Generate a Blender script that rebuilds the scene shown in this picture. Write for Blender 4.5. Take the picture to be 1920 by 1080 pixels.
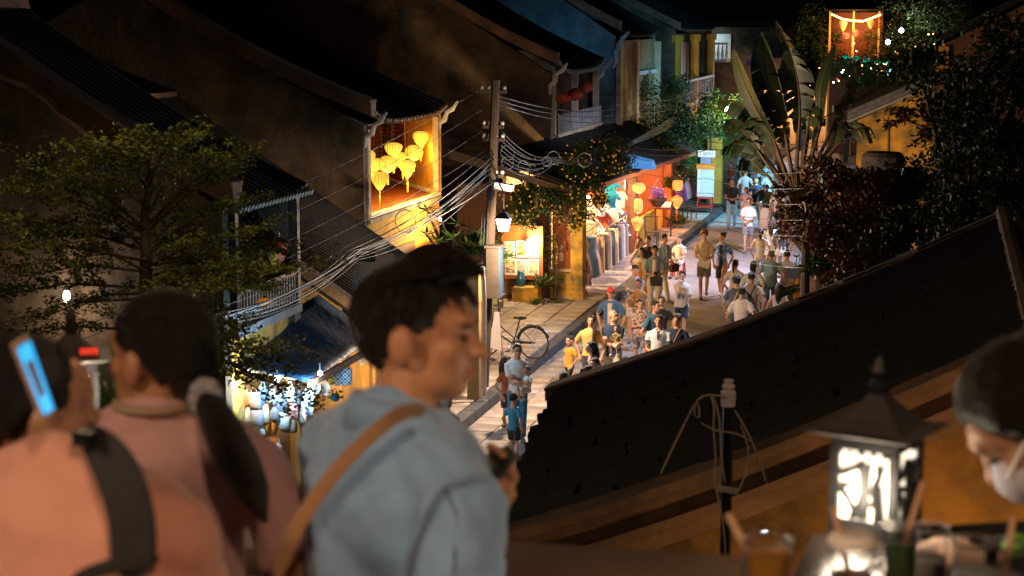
import bpy, math, random
from mathutils import Vector, Matrix
R = math.radians
random.seed(11)
for o in list(bpy.data.objects): bpy.data.objects.remove(o)
SC = bpy.context.scene
COL = SC.collection

# ---------------------------------------------------------------- camera (street runs along +Y, ground z=0)
F_ = 3200.0
TH = math.atan(817 / F_ * math.cos(math.atan(496 / F_))); PH = math.atan(496 / F_); CH = 7.1
_st, _ct, _sp, _cp = math.sin(TH), math.cos(TH), math.sin(PH), math.cos(PH)
FW = Vector((-_st * _cp, _ct * _cp, -_sp)); RT = Vector((_ct, _st, 0)); UP = Vector((-_st * _sp, _ct * _sp, _cp))
cd = bpy.data.cameras.new('camera'); cam = bpy.data.objects.new('camera', cd); COL.objects.link(cam)
cam.location = (0, 0, CH)
cam.rotation_euler = Matrix((RT, UP, -FW)).transposed().to_euler()
cd.sensor_width = 36; cd.lens = F_ / 1920 * 36; cd.clip_end = 600; cd.clip_start = 0.05
cd.dof.use_dof = True; cd.dof.focus_distance = 42.0; cd.dof.aperture_fstop = 4.8
SC.camera = cam
# ---------------------------------------------------------------- night sky
W = bpy.data.worlds.new('World'); SC.world = W; W.use_nodes = True
wn = W.node_tree.nodes; wl = W.node_tree.links
sky = wn.new('ShaderNodeTexSky'); sky.sky_type = 'NISHITA'; sky.sun_disc = False
sky.sun_elevation = R(-4); sky.sun_rotation = R(120)
wn['Background'].inputs['Strength'].default_value = 0.05
wl.new(sky.outputs[0], wn['Background'].inputs['Color'])
SC.view_settings.view_transform = 'Standard'; SC.view_settings.look = 'None'
SC.view_settings.exposure = 1.0; SC.view_settings.gamma = 1.0
SC.cycles.max_bounces = 6; SC.cycles.transparent_max_bounces = 12; SC.cycles.sample_clamp_indirect = 4.0

# ---------------------------------------------------------------- where things stand: from a sight line to a place on a known plane
def _ray(px, py):
    return FW * F_ + RT * (px - 960) + UP * (540 - py)
def PZ(px, py, z=0.0):
    d = _ray(px, py); return Vector((0, 0, CH)) + d * ((z - CH) / d.z)
def PX(px, py, x):
    d = _ray(px, py); return Vector((0, 0, CH)) + d * (x / d.x)
def PY(px, py, y):
    d = _ray(px, py); return Vector((0, 0, CH)) + d * (y / d.y)
def PD(px, py, dep):
    return Vector((0, 0, CH)) + _ray(px, py) * (dep / F_)

# ---------------------------------------------------------------- mesh builder
class MB:
    def __init__(s): s.v = []; s.f = []; s.m = []; s.mi = 0
    def add(s, vs, fs):
        b = len(s.v); s.v += [tuple(p) for p in vs]
        for f in fs: s.f.append(tuple(b + i for i in f)); s.m.append(s.mi)
        return s
    def box(s, c, d, rz=0, rx=0, ry=0):
        m = Matrix.Rotation(rz, 3, 'Z') @ Matrix.Rotation(ry, 3, 'Y') @ Matrix.Rotation(rx, 3, 'X'); c = Vector(c)
        vs = [c + m @ Vector((x * d[0] / 2, y * d[1] / 2, z * d[2] / 2)) for z in (-1, 1) for y in (-1, 1) for x in (-1, 1)]
        return s.add(vs, [(0, 2, 3, 1), (4, 5, 7, 6), (0, 1, 5, 4), (2, 6, 7, 3), (0, 4, 6, 2), (1, 3, 7, 5)])
    def bbox(s, a, b):
        return s.box([(a[i] + b[i]) / 2 for i in range(3)], [abs(b[i] - a[i]) for i in range(3)])
    def rings(s, rs, cap=True):
        n = len(rs[0]); vs = [p for r in rs for p in r]; fs = []
        for i in range(len(rs) - 1):
            for j in range(n):
                k = (j + 1) % n; fs.append((i * n + j, i * n + k, (i + 1) * n + k, (i + 1) * n + j))
        if cap: fs.append(tuple(range(n - 1, -1, -1))); fs.append(tuple((len(rs) - 1) * n + j for j in range(n)))
        return s.add(vs, fs)
    def tube(s, pts, r, seg=6, round_=False, cap=True):
        pts = [Vector(p) for p in pts]
        if not isinstance(r, (list, tuple)): r = [r] * len(pts)
        r = list(r)
        if round_:
            d0 = (pts[0] - pts[1]).normalized(); d1 = (pts[-1] - pts[-2]).normalized()
            pts = [pts[0] + d0 * r[0] * .95, pts[0] + d0 * r[0] * .6] + pts + [pts[-1] + d1 * r[-1] * .6, pts[-1] + d1 * r[-1] * .95]
            r = [r[0] * .25, r[0] * .78] + r + [r[-1] * .78, r[-1] * .25]
        rs = []; nrm = None
        for i, p in enumerate(pts):
            t = (pts[min(i + 1, len(pts) - 1)] - pts[max(i - 1, 0)])
            t = t.normalized() if t.length > 1e-9 else Vector((0, 0, 1))
            if nrm is None:
                nrm = t.orthogonal().normalized()
            nrm = (nrm - t * nrm.dot(t)); nrm = nrm.normalized() if nrm.length > 1e-6 else t.orthogonal().normalized()
            bn = t.cross(nrm)
            rs.append([p + nrm * (math.cos(2 * math.pi * j / seg) * r[i]) + bn * (math.sin(2 * math.pi * j / seg) * r[i]) for j in range(seg)])
        return s.rings(rs, cap)
    def zloft(s, rows, seg=12, cap=True, c=(0, 0), flute=0, nf=8):
        """rows of (z, rx, ry, xoff, yoff)"""
        rs = []
        for q in rows:
            z, rx, ry = q[0], q[1], q[2]; xo = q[3] if len(q) > 3 else 0; yo = q[4] if len(q) > 4 else 0
            rs.append([(c[0] + xo + rx * math.cos(a) * (1 + flute * math.cos(nf * a)), c[1] + yo + ry * math.sin(a) * (1 + flute * math.cos(nf * a)), z) for a in [2 * math.pi * j / seg for j in range(seg)]])
        return s.rings(rs, cap)
    def ell(s, c, r, seg=12, n=8, fn=None, m=None):
        if not isinstance(r, (tuple, list)): r = (r, r, r)
        c = Vector(c); vs = []
        def P(th, ph):
            d = Vector((math.sin(th) * math.cos(ph), math.sin(th) * math.sin(ph), math.cos(th)))
            k = fn(d) if fn else 1
            q = Vector((d.x * r[0] * k, d.y * r[1] * k, d.z * r[2] * k))
            if m: q = m @ q
            return c + q
        vs.append(P(0, 0))
        for i in range(1, n):
            for j in range(seg): vs.append(P(math.pi * i / n, 2 * math.pi * j / seg))
        vs.append(P(math.pi, 0)); fs = []
        for j in range(seg):
            k = (j + 1) % seg; fs.append((0, 1 + j, 1 + k))
            for i in range(n - 2):
                a = 1 + i * seg; fs.append((a + j, a + seg + j, a + seg + k, a + k))
            a = 1 + (n - 2) * seg; fs.append((a + j, len(vs) - 1, a + k))
        return s.add(vs, fs)
    def slab(s, pts, th):
        """polygon (world points) thickened by the vector th"""
        n = len(pts); th = Vector(th); pts = [Vector(p) for p in pts]
        vs = pts + [p + th for p in pts]
        fs = [tuple(range(n - 1, -1, -1)), tuple(range(n, 2 * n))] + [(i, (i + 1) % n, n + (i + 1) % n, n + i) for i in range(n)]
        return s.add(vs, fs)
    def quad(s, a, b, c, d): return s.add([a, b, c, d], [(0, 1, 2, 3)])
    def grid(s, fn, nu, nv):
        vs = [fn(i / nu, j / nv) for j in range(nv + 1) for i in range(nu + 1)]
        return s.add(vs, [(j * (nu + 1) + i, j * (nu + 1) + i + 1, (j + 1) * (nu + 1) + i + 1, (j + 1) * (nu + 1) + i) for j in range(nv) for i in range(nu)])
    def mesh(s, name, mat, off=None):
        me = bpy.data.meshes.new(name)
        vs = s.v if off is None else [(p[0] - off[0], p[1] - off[1], p[2] - off[2]) for p in s.v]
        me.from_pydata(vs, [], s.f)
        for mt in (mat if isinstance(mat, (list, tuple)) else [mat]): me.materials.append(mt)
        if any(s.m): me.polygons.foreach_set('material_index', s.m)
        return me
    def build(s, name, mat, parent=None, smooth=False, world=True, tag_=None):
        off = parent.location if (parent is not None and world) else None
        if parent is not None and world and parent.parent is not None: off = parent.location + parent.parent.location
        me = s.mesh(name, mat, off)
        if smooth: me.polygons.foreach_set('use_smooth', [True] * len(me.polygons))
        o = bpy.data.objects.new(name, me); COL.objects.link(o); o.parent = parent
        if tag_: tag(o, *tag_)
        return o
def tag(o, label, cat, group=None, kind=None):
    if label: o['label'] = label
    if cat: o['category'] = cat
    if group: o['group'] = group
    if kind: o['kind'] = kind
    return o
def thing(name, label, cat, loc=(0, 0, 0), rz=0, group=None):
    o = bpy.data.objects.new(name, None); COL.objects.link(o); o.location = loc; o.rotation_euler = (0, 0, rz); o.empty_display_size = .2
    return tag(o, label, cat, group)
def struct(o): o['kind'] = 'structure'; return o
def stuff(o): o['kind'] = 'stuff'; return o
def inst(name, me, parent=None, loc=(0, 0, 0), rz=0, sc=None, mat=None):
    o = bpy.data.objects.new(name, me); COL.objects.link(o); o.parent = parent
    L = Vector(loc)
    o.location = L; o.rotation_euler = (0, 0, rz)
    if sc: o.scale = sc
    return o
def dup(root, loc, rz=0, label=None):
    def cp(o, p):
        c = o.copy(); COL.objects.link(c); c.parent = p
        for ch in o.children: cp(ch, c)
        return c
    r = cp(root, None); r.location = loc; r.rotation_euler = (0, 0, rz)
    if label: r['label'] = label
    return r
def lamp(name, loc, W_, col, size=.05, parent=None):
    l = bpy.data.lights.new(name, 'POINT'); l.energy = W_; l.color = col; l.shadow_soft_size = size
    o = bpy.data.objects.new(name, l); COL.objects.link(o)
    o.location = Vector(loc) - (parent.location if parent else Vector((0, 0, 0))); o.parent = parent
    return o
def spot(name, loc, to, W_, col, ang=100, size=.08, blend=.6):
    l = bpy.data.lights.new(name, 'SPOT'); l.energy = W_; l.color = col; l.shadow_soft_size = size; l.spot_size = R(ang); l.spot_blend = blend
    o = bpy.data.objects.new(name, l); COL.objects.link(o); o.location = loc
    o.rotation_euler = (Vector(to) - Vector(loc)).to_track_quat('-Z', 'Y').to_euler()
    return o

# ---------------------------------------------------------------- materials
MC = {}
def mat(name, col, rough=.8, var=.25, scale=6, bump=.3, col2=None, metal=0, emit=None, es=0, trans=0, rand=0, sss=0, spec=.5, fine=0, alpha=1, bdist=.01, stretch=None, sheen=0):
    if name in MC: return MC[name]
    m = bpy.data.materials.new(name); m.use_nodes = True; nt = m.node_tree; N = nt.nodes; L = nt.links
    b = N['Principled BSDF']; b.inputs['Roughness'].default_value = rough; b.inputs['Metallic'].default_value = metal
    b.inputs['Specular IOR Level'].default_value = spec
    if sheen: b.inputs['Sheen Weight'].default_value = sheen
    tc = N.new('ShaderNodeTexCoord'); src = tc.outputs['Object']
    if stretch:
        mp = N.new('ShaderNodeMapping'); mp.inputs['Scale'].default_value = stretch; L.new(src, mp.inputs[0]); src = mp.outputs[0]
    c = tuple(col); c2 = tuple(col2) if col2 else tuple(x * (1 - var) for x in c)
    nz = N.new('ShaderNodeTexNoise'); nz.inputs['Scale'].default_value = scale; nz.inputs['Detail'].default_value = 6; nz.inputs['Roughness'].default_value = .65
    L.new(src, nz.inputs['Vector'])
    rp = N.new('ShaderNodeValToRGB'); rp.color_ramp.elements[0].position = .35; rp.color_ramp.elements[1].position = .65
    rp.color_ramp.elements[0].color = (*c2, 1); rp.color_ramp.elements[1].color = (*c, 1)
    L.new(nz.outputs['Fac'], rp.inputs[0]); out = rp.outputs[0]
    if rand:
        oi = N.new('ShaderNodeObjectInfo'); hs = N.new('ShaderNodeHueSaturation'); mr = N.new('ShaderNodeMapRange')
        mr.inputs['To Min'].default_value = 1 - rand; mr.inputs['To Max'].default_value = 1 + rand
        L.new(oi.outputs['Random'], mr.inputs[0]); L.new(mr.outputs[0], hs.inputs['Value']); L.new(out, hs.inputs['Color']); out = hs.outputs[0]
    L.new(out, b.inputs['Base Color'])
    if bump:
        n2 = N.new('ShaderNodeTexNoise'); n2.inputs['Scale'].default_value = fine or scale * 5; n2.inputs['Detail'].default_value = 5; L.new(src, n2.inputs['Vector'])
        bp = N.new('ShaderNodeBump'); bp.inputs['Strength'].default_value = bump; bp.inputs['Distance'].default_value = bdist
        L.new(n2.outputs['Fac'], bp.inputs['Height']); L.new(bp.outputs[0], b.inputs['Normal'])
    if emit:
        b.inputs['Emission Color'].default_value = (*emit, 1); b.inputs['Emission Strength'].default_value = es
    if trans: b.inputs['Transmission Weight'].default_value = trans
    if sss: b.inputs['Subsurface Weight'].default_value = sss; b.inputs['Subsurface Radius'].default_value = (.02, .008, .004)
    if alpha < 1: b.inputs['Alpha'].default_value = alpha
    MC[name] = m; return m
def cloth(c, name=None):
    key = name or 'cloth_%d_%d_%d' % tuple(int(x * 100) for x in c)
    return mat(key, c, .85, .12, 9, .5, fine=22, bdist=.02, sheen=.2, spec=.25)
def mix_mat(name, c1, c2, scale, lo=.48, hi=.54, rough=.85, kind='noise', vec=None):
    """two-colour print on cloth or plaster"""
    if name in MC: return MC[name]
    m = bpy.data.materials.new(name); m.use_nodes = True; nt = m.node_tree; N = nt.nodes; L = nt.links
    b = N['Principled BSDF']; b.inputs['Roughness'].default_value = rough; tc = N.new('ShaderNodeTexCoord')
    mp = N.new('ShaderNodeMapping'); L.new(tc.outputs['Object'], mp.inputs[0])
    if vec: mp.inputs['Scale'].default_value = vec
    if kind == 'noise': t = N.new('ShaderNodeTexNoise'); o = t.outputs['Fac']; t.inputs['Detail'].default_value = 3
    elif kind == 'vor': t = N.new('ShaderNodeTexVoronoi'); o = t.outputs['Distance']
    elif kind == 'check': t = N.new('ShaderNodeTexChecker'); o = t.outputs['Fac']
    else:
        t = N.new('ShaderNodeTexWave'); o = t.outputs['Fac']
    t.inputs['Scale'].default_value = scale; L.new(mp.outputs[0], t.inputs['Vector'])
    rp = N.new('ShaderNodeValToRGB'); rp.color_ramp.elements[0].position = lo; rp.color_ramp.elements[1].position = hi
    rp.color_ramp.elements[0].color = (*c1, 1); rp.color_ramp.elements[1].color = (*c2, 1)
    L.new(o, rp.inputs[0]); L.new(rp.outputs[0], b.inputs['Base Color']); MC[name] = m; return m

ASPH = mat('road_concrete', (.33, .30, .31), .65, .35, .8, .5, fine=30, bdist=.012)
SLAB = mat('pavement_slab', (.42, .36, .32), .65, 0, 1.7, .6, rand=.28, fine=16, bdist=.02, col2=(.2, .165, .14))
KERB = mat('kerb_shaded_stone', (.05, .055, .065), .7, .4, 3, .5, rand=.2)  # shade on the kerb face is put into this dark colour
DIRT = mat('bedding', (.09, .075, .06), .95, .4, 5, .5)
YEL = mat('ochre_plaster', (.72, .38, .04), .85, 0, 1.6, .35, col2=(.46, .22, .03), fine=9)
YELM = mat('mossy_ochre_plaster', (.68, .37, .05), .9, 0, 2.2, .6, col2=(.07, .07, .035), fine=9, bdist=.02)
OLDW = mat('weathered_wall', (.13, .088, .055), .92, 0, .9, .7, col2=(.016, .015, .013), fine=8, bdist=.03)
BLUW = mat('grey_blue_wall', (.13, .17, .19), .92, 0, 1.5, .5, col2=(.05, .065, .075), fine=8, bdist=.03)
CRM = mat('cream_plaster', (.5, .38, .24), .85, .4, 2, .4)
TILE = mat('old_roof_tile', (.013, .011, .011), .85, .5, 4, .7, rand=.35, bdist=.03)
MOLD = mat('roof_moulding', (.22, .125, .075), .85, 0, 1.1, .6, col2=(.06, .04, .03), bdist=.02, fine=14)
WOOD = mat('brown_wood', (.16, .06, .025), .6, .45, 3, .3, stretch=(6, 6, .6))
WOODR = mat('red_wood', (.28, .07, .02), .55, .4, 3, .3, stretch=(6, 6, .6))
ORW = mat('orange_wood', (.55, .15, .03), .6, .3, 3, .3, stretch=(5, 5, .7))
DWOOD = mat('dark_wood', (.05, .03, .02), .65, .4, 3, .3)
POLE = mat('pole_wood', (.045, .028, .017), .85, .5, 2, .8, stretch=(8, 8, .8), bdist=.03)
GREYW = mat('grey_white_paint', (.5, .52, .55), .7, .4, 5, .3)
BLK = mat('black_iron', (.015, .015, .017), .45, .2, 5, .2, metal=.3)
CABLE = mat('cable_rubber', (.014, .019, .027), .5, .2, 5, 0)
STEEL = mat('worn_steel', (.4, .4, .4), .35, .3, 8, .1, metal=.8)
WHT = mat('white_paint', (.75, .73, .7), .6, .15, 5, .1)
SKIN = mat('skin_light', (.56, .32, .2), .5, .1, 12, .1, sss=.08)
SKIN2 = mat('skin_tan', (.44, .235, .14), .5, .1, 12, .1, sss=.08)
HAIR = mat('black_hair', (.02, .014, .011), .5, .75, 70, .9, stretch=(3, 3, .4), bdist=.012, spec=.45)
HAIRB = mat('brown_hair', (.2, .07, .025), .5, .4, 25, .7, bdist=.01)
HAIRG = mat('grey_hair', (.12, .12, .12), .5, .4, 25, .7, bdist=.01)
DARK = mat('dark_features', (.02, .012, .01), .4, 0, 5, 0)
LIPS = mat('lips', (.45, .12, .09), .5, 0, 5, 0)
REDP = mat('red_plastic', (.5, .03, .025), .35, .1, 5, 0)
GREEN = mat('leaf_green', (.075, .115, .018), .5, .6, 1.5, 0, rand=.1, spec=.35)
GREEN2 = mat('leaf_olive', (.16, .185, .028), .5, .6, 1.6, 0, spec=.5)
DGREEN = mat('leaf_dark', (.03, .06, .014), .55, .5, 1.5, 0, spec=.3)
BGREEN = mat('leaf_bright', (.10, .19, .03), .4, .4, 4, 0, spec=.6)
CROT = mat('croton_leaf', (.26, .085, .02), .45, 0, 2.2, 0, col2=(.035, .04, .012), spec=.5)
BARK = mat('bark', (.09, .065, .045), .9, .4, 6, .7)
YFLOW = mat('yellow_flower', (.75, .5, .05), .6, .2, 9, 0)
PFLOW = mat('lilac_flower', (.5, .25, .55), .6, .3, 9, 0)
BULB = mat('warm_bulb', (1, .9, .7), .5, 0, 5, 0, emit=(1, .82, .55), es=14)
BULBW = mat('white_bulb', (1, 1, 1), .5, 0, 5, 0, emit=(.8, .93, 1), es=17)
LPAN = mat('lamp_pane', (1, .9, .8), .5, 0, 5, 0, emit=(1, .88, .7), es=2.5)
GLOWY = mat('yellow_lantern_silk', (.9, .6, .1), .7, 0, 6, .15, emit=(1, .66, .07), es=.42)
GLOWO = mat('orange_lantern_silk', (.8, .35, .1), .7, 0, 6, .15, emit=(1, .3, .05), es=.5)
GLOWR = mat('red_lantern_silk', (.7, .05, .03), .7, 0, 6, .1, emit=(1, .07, .03), es=.8)
DULLR = mat('dull_red_lantern_silk', (.45, .07, .035), .7, .3, 6, .15)
GLOWG = mat('green_lantern_silk', (.02, .5, .3), .7, .2, 6, .15, emit=(0, .55, .3), es=.35)
# ================================================================ ground, road, pavement
g = MB(); g.quad((-90, -20, -.05), (60, -20, -.05), (60, 260, -.05), (-90, 260, -.05)); struct(g.build('ground', DIRT))
rd = MB(); rd.grid(lambda u, v: (-8.0 + u * 4.6 + (-.35 * max(0, v * 110 - 45) ** 1.15 / 10 if v * 110 > 45 else 0), 15 + v * 110, .0), 4, 60)
road = struct(rd.build('road', ASPH))
pv = MB(); pv.bbox((-30, 14, -.04), (-8.22, 42, .14)); pv.bbox((-30, 42.001, -.04), (-8.22, 125, .141)); pv.bbox((-3.3, 15, -.04), (6, 125, .12))
pave = struct(pv.build('pavement', DIRT))
def slabmesh(w, d, h=.05):
    m = MB(); e = .012
    m.rings([[(-w/2, -d/2, 0), (w/2, -d/2, 0), (w/2, d/2, 0), (-w/2, d/2, 0)], [(-w/2, -d/2, h - e), (w/2, -d/2, h - e), (w/2, d/2, h - e), (-w/2, d/2, h - e)],
             [(-w/2 + e, -d/2 + e, h), (w/2 - e, -d/2 + e, h), (w/2 - e, d/2 - e, h), (-w/2 + e, d/2 - e, h)]])
    return m.mesh('paving_slab', SLAB)
S1 = slabmesh(.6, .56, .055); S2 = slabmesh(.5, .52, .03); S3 = slabmesh(.58, 1.1, .055)
def laid(me, x, y, z, par, rz=0):
    o = inst('paving_slab', me, par, (x, y, z + random.uniform(-.004, .006)), rz + random.uniform(-.008, .008)); return o
for j in range(23):
    for i in range(6):
        x = -8.56 - i * .622 ; y = 28.6 + j * .583 + (.29 if i % 2 else 0)
        if y < 41.7: laid(S1, x, y, .145, pave)
for j in range(18):
    for i in range(2): laid(S3, -8.53 - i * .6, 42.6 + j * 1.13, .145, pave)
for j in range(12):
    for i in range(2): laid(S3, -3.0 + i * .6, 40 + j * 1.13, .125, pave)
for j in range(30):
    for i in range(2): laid(S2, -7.72 + i * .53, 25.2 + j * .55, -.012, road)
kb = MB(); kb.rings([[(-.11, -.49, -.05), (.11, -.49, -.05), (.11, .49, -.05), (-.11, .49, -.05)], [(-.11, -.49, .185), (.095, -.49, .185), (.095, .49, .185), (-.11, .49, .185)], [(-.10, -.48, .2), (.08, -.48, .2), (.08, .48, .2), (-.10, .48, .2)]])
kbm = kb.mesh('kerb_stone', KERB)
for j in range(56): inst('kerb_stone', kbm, road, (-8.1, 16.5 + j, 0))
for j in range(30): inst('kerb_stone', kbm, road, (-3.4, 40.5 + j, -.06))

# ================================================================ houses with ridges along the street
def tile_rows(mb, a, b, c, d, sp=.24, r=.065, seg=4):
    """tile ribs running from the ridge a-b down to the eave d-c"""
    a, b, c, d = map(Vector, (a, b, c, d)); n = max(2, int((b - a).length / sp))
    nrm = (b - a).cross(d - a).normalized()
    if nrm.z < 0: nrm = -nrm
    for i in range(n):
        t = (i + .5) / n; p = a.lerp(b, t); q = d.lerp(c, t); s = (b - a).normalized()
        ra = []
        for e in (p, q):
            ra.append([e + s * (math.cos(k * math.pi / seg) * r) + nrm * (math.sin(k * math.pi / seg) * r) for k in range(seg + 1)])
        m = len(ra[0])
        mb.add(ra[0] + ra[1], [(k, k + 1, m + k + 1, m + k) for k in range(m - 1)] + [tuple(range(2 * m - 1, m - 1, -1))])
def band(p, q, w, h, mb, dy):
    """parapet moulding along p->q"""
    p, q = Vector(p), Vector(q); up = Vector((0, 0, 1))
    for (z0, z1, y0, y1) in h:
        mb.slab([p + up * z0 + Vector((0, y0, 0)), q + up * z0 + Vector((0, y0, 0)), q + up * z1 + Vector((0, y0, 0)), p + up * z1 + Vector((0, y0, 0))], (0, y1 - y0, 0))
def gable_house(label, y0, y1, eave, ridge, back, wallmat, bandmat=MOLD, near_parapet=True, curl=.25, zfl=0, facade=None, sp=.24):
    """eave=(x,z) ridge=(x,z) back=x of the rear wall"""
    H = thing('old_house', label, 'house', ((eave[0] + back) / 2, y0, zfl))
    ex, ez = eave; rx, rz = ridge; sl = (rz - ez) / (rx - ex); bz = rz + (rx - back) * sl * 1.0
    bz = rz - abs(rx - back) * abs(sl)
    for nm, ya, yb in (('gable_wall', y0, y0 + .22), ('gable_wall', y1 - .22, y1)):
        m = MB(); m.slab([(ex - .2, ya, zfl), (ex - .2, ya, ez - .06 + .2 * abs(sl)), (rx, ya, rz), (back, ya, bz), (back, ya, zfl)], (0, yb - ya, 0)); m.build(nm, wallmat, H)
    m = MB(); up = .12
    e0 = Vector((ex, y0 + .1, ez)); e1 = Vector((ex, y1 - .1, ez)); r0 = Vector((rx, y0 + .1, rz + up)); r1 = Vector((rx, y1 - .1, rz + up))
    b0 = Vector((back - .3, y0 + .1, bz - .1)); b1 = Vector((back - .3, y1 - .1, bz - .1))
    def crv(u, v):   # u along the street, v ridge->eave, with the eave lifting to the corners
        p = r0.lerp(r1, u).lerp(e0.lerp(e1, u), v); p.z += -.35 * math.sin(math.pi * v) * .35 + curl * (2 * u - 1) ** 4 * v ** 3; return p
    m.grid(crv, 12, 8); m.slab([r0, r1, b1, b0], (0, 0, .06))
    roof = m.build('roof', TILE, H, smooth=False)
    m = MB(); n = int((y1 - y0) / sp)
    for i in range(n):
        u = (i + .5) / n; pts = [crv(u, k / 7) + Vector((0, 0, .03)) for k in range(8)]
        m.tube(pts, .06, 5)
    stuff(m.build('roof_tiles', TILE, H))
    m = MB(); m.tube([r0 + Vector((0, 0, .05)), r1 + Vector((0, 0, .05))], .13, 6); m.build('ridge_cap', bandmat, H)
    for yy in (y0,) if near_parapet else ():
        m = MB(); pp = [Vector((rx + (ex - rx) * k / 8, yy - .06, rz + up + (ez - rz - up) * k / 8 + .1 - .09 * math.sin(math.pi * k / 8) + curl * (k / 8) ** 3)) for k in range(9)]
        for k in range(8): band(pp[k], pp[k + 1], 0, [(-.14, .13, 0, .3), (.132, .19, -.05, .34)], m, 0)
        m.build('gable_parapet', bandmat, H)
    return H
# ---------------- house with the lantern balcony
H2 = gable_house('dark tiled old house whose lit balcony holds the yellow lanterns', 33, 38.6, (-11.25, 5.0), (-16.9, 7.95), -21, OLDW, curl=.28)
fx = -11.45
for o in [o for o in H2.children if o.name.startswith('gable_wall')][1:]: bpy.data.objects.remove(o)
m = MB(); m.bbox((fx - .2, 33.22, 0), (fx, 38.38, 3.0)); m.build('wall', YEL, H2)
m = MB(); m.slab([(fx + .06, 33.22, 3.0), (fx + .06, 38.38, 3.0), (-14.2, 42.4, 3.0), (-14.2, 33.22, 3.0)], (0, 0, .1)); m.build('balcony_slab', CRM, H2)
for k in range(18):
    xa, xb_ = fx - .02 - k * .15, fx - .16 - k * .15; m = MB(); m.slab([(xa, 33.24, 3.1), (xa, 38.3 + (fx - xa) * 1.49, 3.1), (xb_, 38.3 + (fx - xb_) * 1.49, 3.1), (xb_, 33.24, 3.1)], (0, 0, .025)); m.build('floor_plank', WOODR, H2)
m = MB(); m.bbox((fx - .06, 33.3, 3.125), (fx + .06, 38.3, 3.19)); m.build('floor_sill', WHT, H2)
OCH = mat('ochre_bright', (.62, .31, .035), .8, .25, 2, .3)
m = MB(); m.bbox((-14.35, 33.22, 3.1), (-14.2, 42.4, 5.7)); m.build('wall', WOODR, H2)
m = MB(); m.slab([(fx, 38.3, 3.1), (-14.2, 42.4, 3.1), (-14.2, 42.4, 5.2), (fx, 38.3, 5.0)], (.05, .1, 0)); m.build('side_wall', OCH, H2)
m = MB(); m.slab([(fx, 38.29, 3.126), (-14.19, 42.38, 3.126), (-14.19, 42.38, 3.2), (fx, 38.29, 3.2)], (-.03, -.05, 0)); m.build('skirting', WHT, H2)
m = MB(); m.slab([(fx, 33.23, 3.1), (-14.2, 33.23, 3.1), (-14.2, 33.23, 5.6), (fx, 33.23, 4.95)], (0, .07, 0)); m.build('side_wall', OCH, H2)
m = MB(); m.slab([(fx, 33.3, 5.02), (fx, 38.3, 5.02), (-14.2, 42.5, 5.2), (-14.3, 33.3, 5.6)], (0, 0, .03)); m.build('ceiling_boards', WOOD, H2)
for yy in (33.22, 38.22):
    m = MB(); m.bbox((fx - .1, yy, 3.1), (fx + .03, yy + .16, 4.95)); m.build('column', CRM, H2)
V2 = lambda *a: Vector(a)
def louvre_door(par, x, y0, y1, z0, z1, n=14, mt=WOODR):
    m = MB(); w = .07; m.bbox((x, y0, z0), (x + .05, y0 + w, z1)); m.bbox((x, y1 - w, z0), (x + .05, y1, z1)); m.bbox((x, y0 + w, z1 - w), (x + .05, y1 - w, z1)); m.bbox((x, y0 + w, z0), (x + .05, y1 - w, z0 + .3))
    d = m.build('door', mt, par)
    for k in range(n):
        m = MB(); z = z0 + .34 + (z1 - z0 - .45) * k / n; m.box((x + .03, (y0 + y1) / 2, z), (.045, y1 - y0 - 2 * w, .02), ry=.7); s = m.build('slat', mt, d)
for k in range(3):
    louvre_door(H2, -14.19, 39.6 + k * .72, 40.28 + k * .72, 3.13, 5.0)
for k in range(2):   # louvred leaves standing against the oblique wall
    d0 = bpy.data.objects.new('door', None); P0 = Vector((fx, 38.3, 0)).lerp(Vector((-14.2, 42.4, 0)), .52 + k * .235); ang = math.atan2(4.1, -2.75)
    m = MB(); w = .08; L_ = 1.1
    for q in ((0, w), (L_ - w, L_)): m.bbox((q[0], -.0, 3.2), (q[1], .05, 4.95))
    m.bbox((w, 0, 3.2), (L_ - w, .05, 3.7)); m.bbox((w, 0, 4.87), (L_ - w, .05, 4.95))
    Rz = Matrix.Rotation(ang, 4, 'Z'); m.v = [tuple(P0 + Rz @ Vector((x, y + .03, z))) for x, y, z in m.v]; d = m.build('door', WOODR, H2)
    for j in range(11):
        m = MB(); m.box((L_ / 2, .03, 3.76 + j * .1), (L_ - 2 * w, .045, .03), rx=.6); m.v = [tuple(P0 + Rz @ Vector((x, y + .03, z))) for x, y, z in m.v]; m.build('slat', WOODR, d)
    bpy.data.objects.remove(d0)
for yy in (33.12, 38.4):   # whitewashed corner scrolls under the eave
    m = MB(); m.tube([(fx + .45, yy, 5.3), (fx + .33, yy, 5.12), (fx + .2, yy, 5.05), (fx + .14, yy, 4.88), (fx + .02, yy, 4.8), (fx, yy, 4.62)], [.03, .06, .05, .07, .06, .04], 6, True); m.build('eave_scroll', GREYW, H2)
m = MB()
for k in range(34): m.tube([(-11.28 + .03, 33.3 + k * .155, 5.04 + .28 * (2 * ((.1 + k * .155) / 5.6) - 1) ** 4), (-11.28 - .12, 33.3 + k * .155, 5.07 + .28 * (2 * ((.1 + k * .155) / 5.6) - 1) ** 4)], .045, 6)
stuff(m.build('eave_tile_ends', mat('eave_tile_end', (.3, .2, .13), .8, .3, 5), H2))
m = MB(); m.bbox((fx - .02, 34.7, .14), (fx + .05, 36.3, 2.3)); m.build('door', WOOD, H2)
m = MB(); m.bbox((fx, 33.6, 1.2), (fx + .04, 34.5, 2.3)); m.build('window', GREYW, H2)

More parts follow.
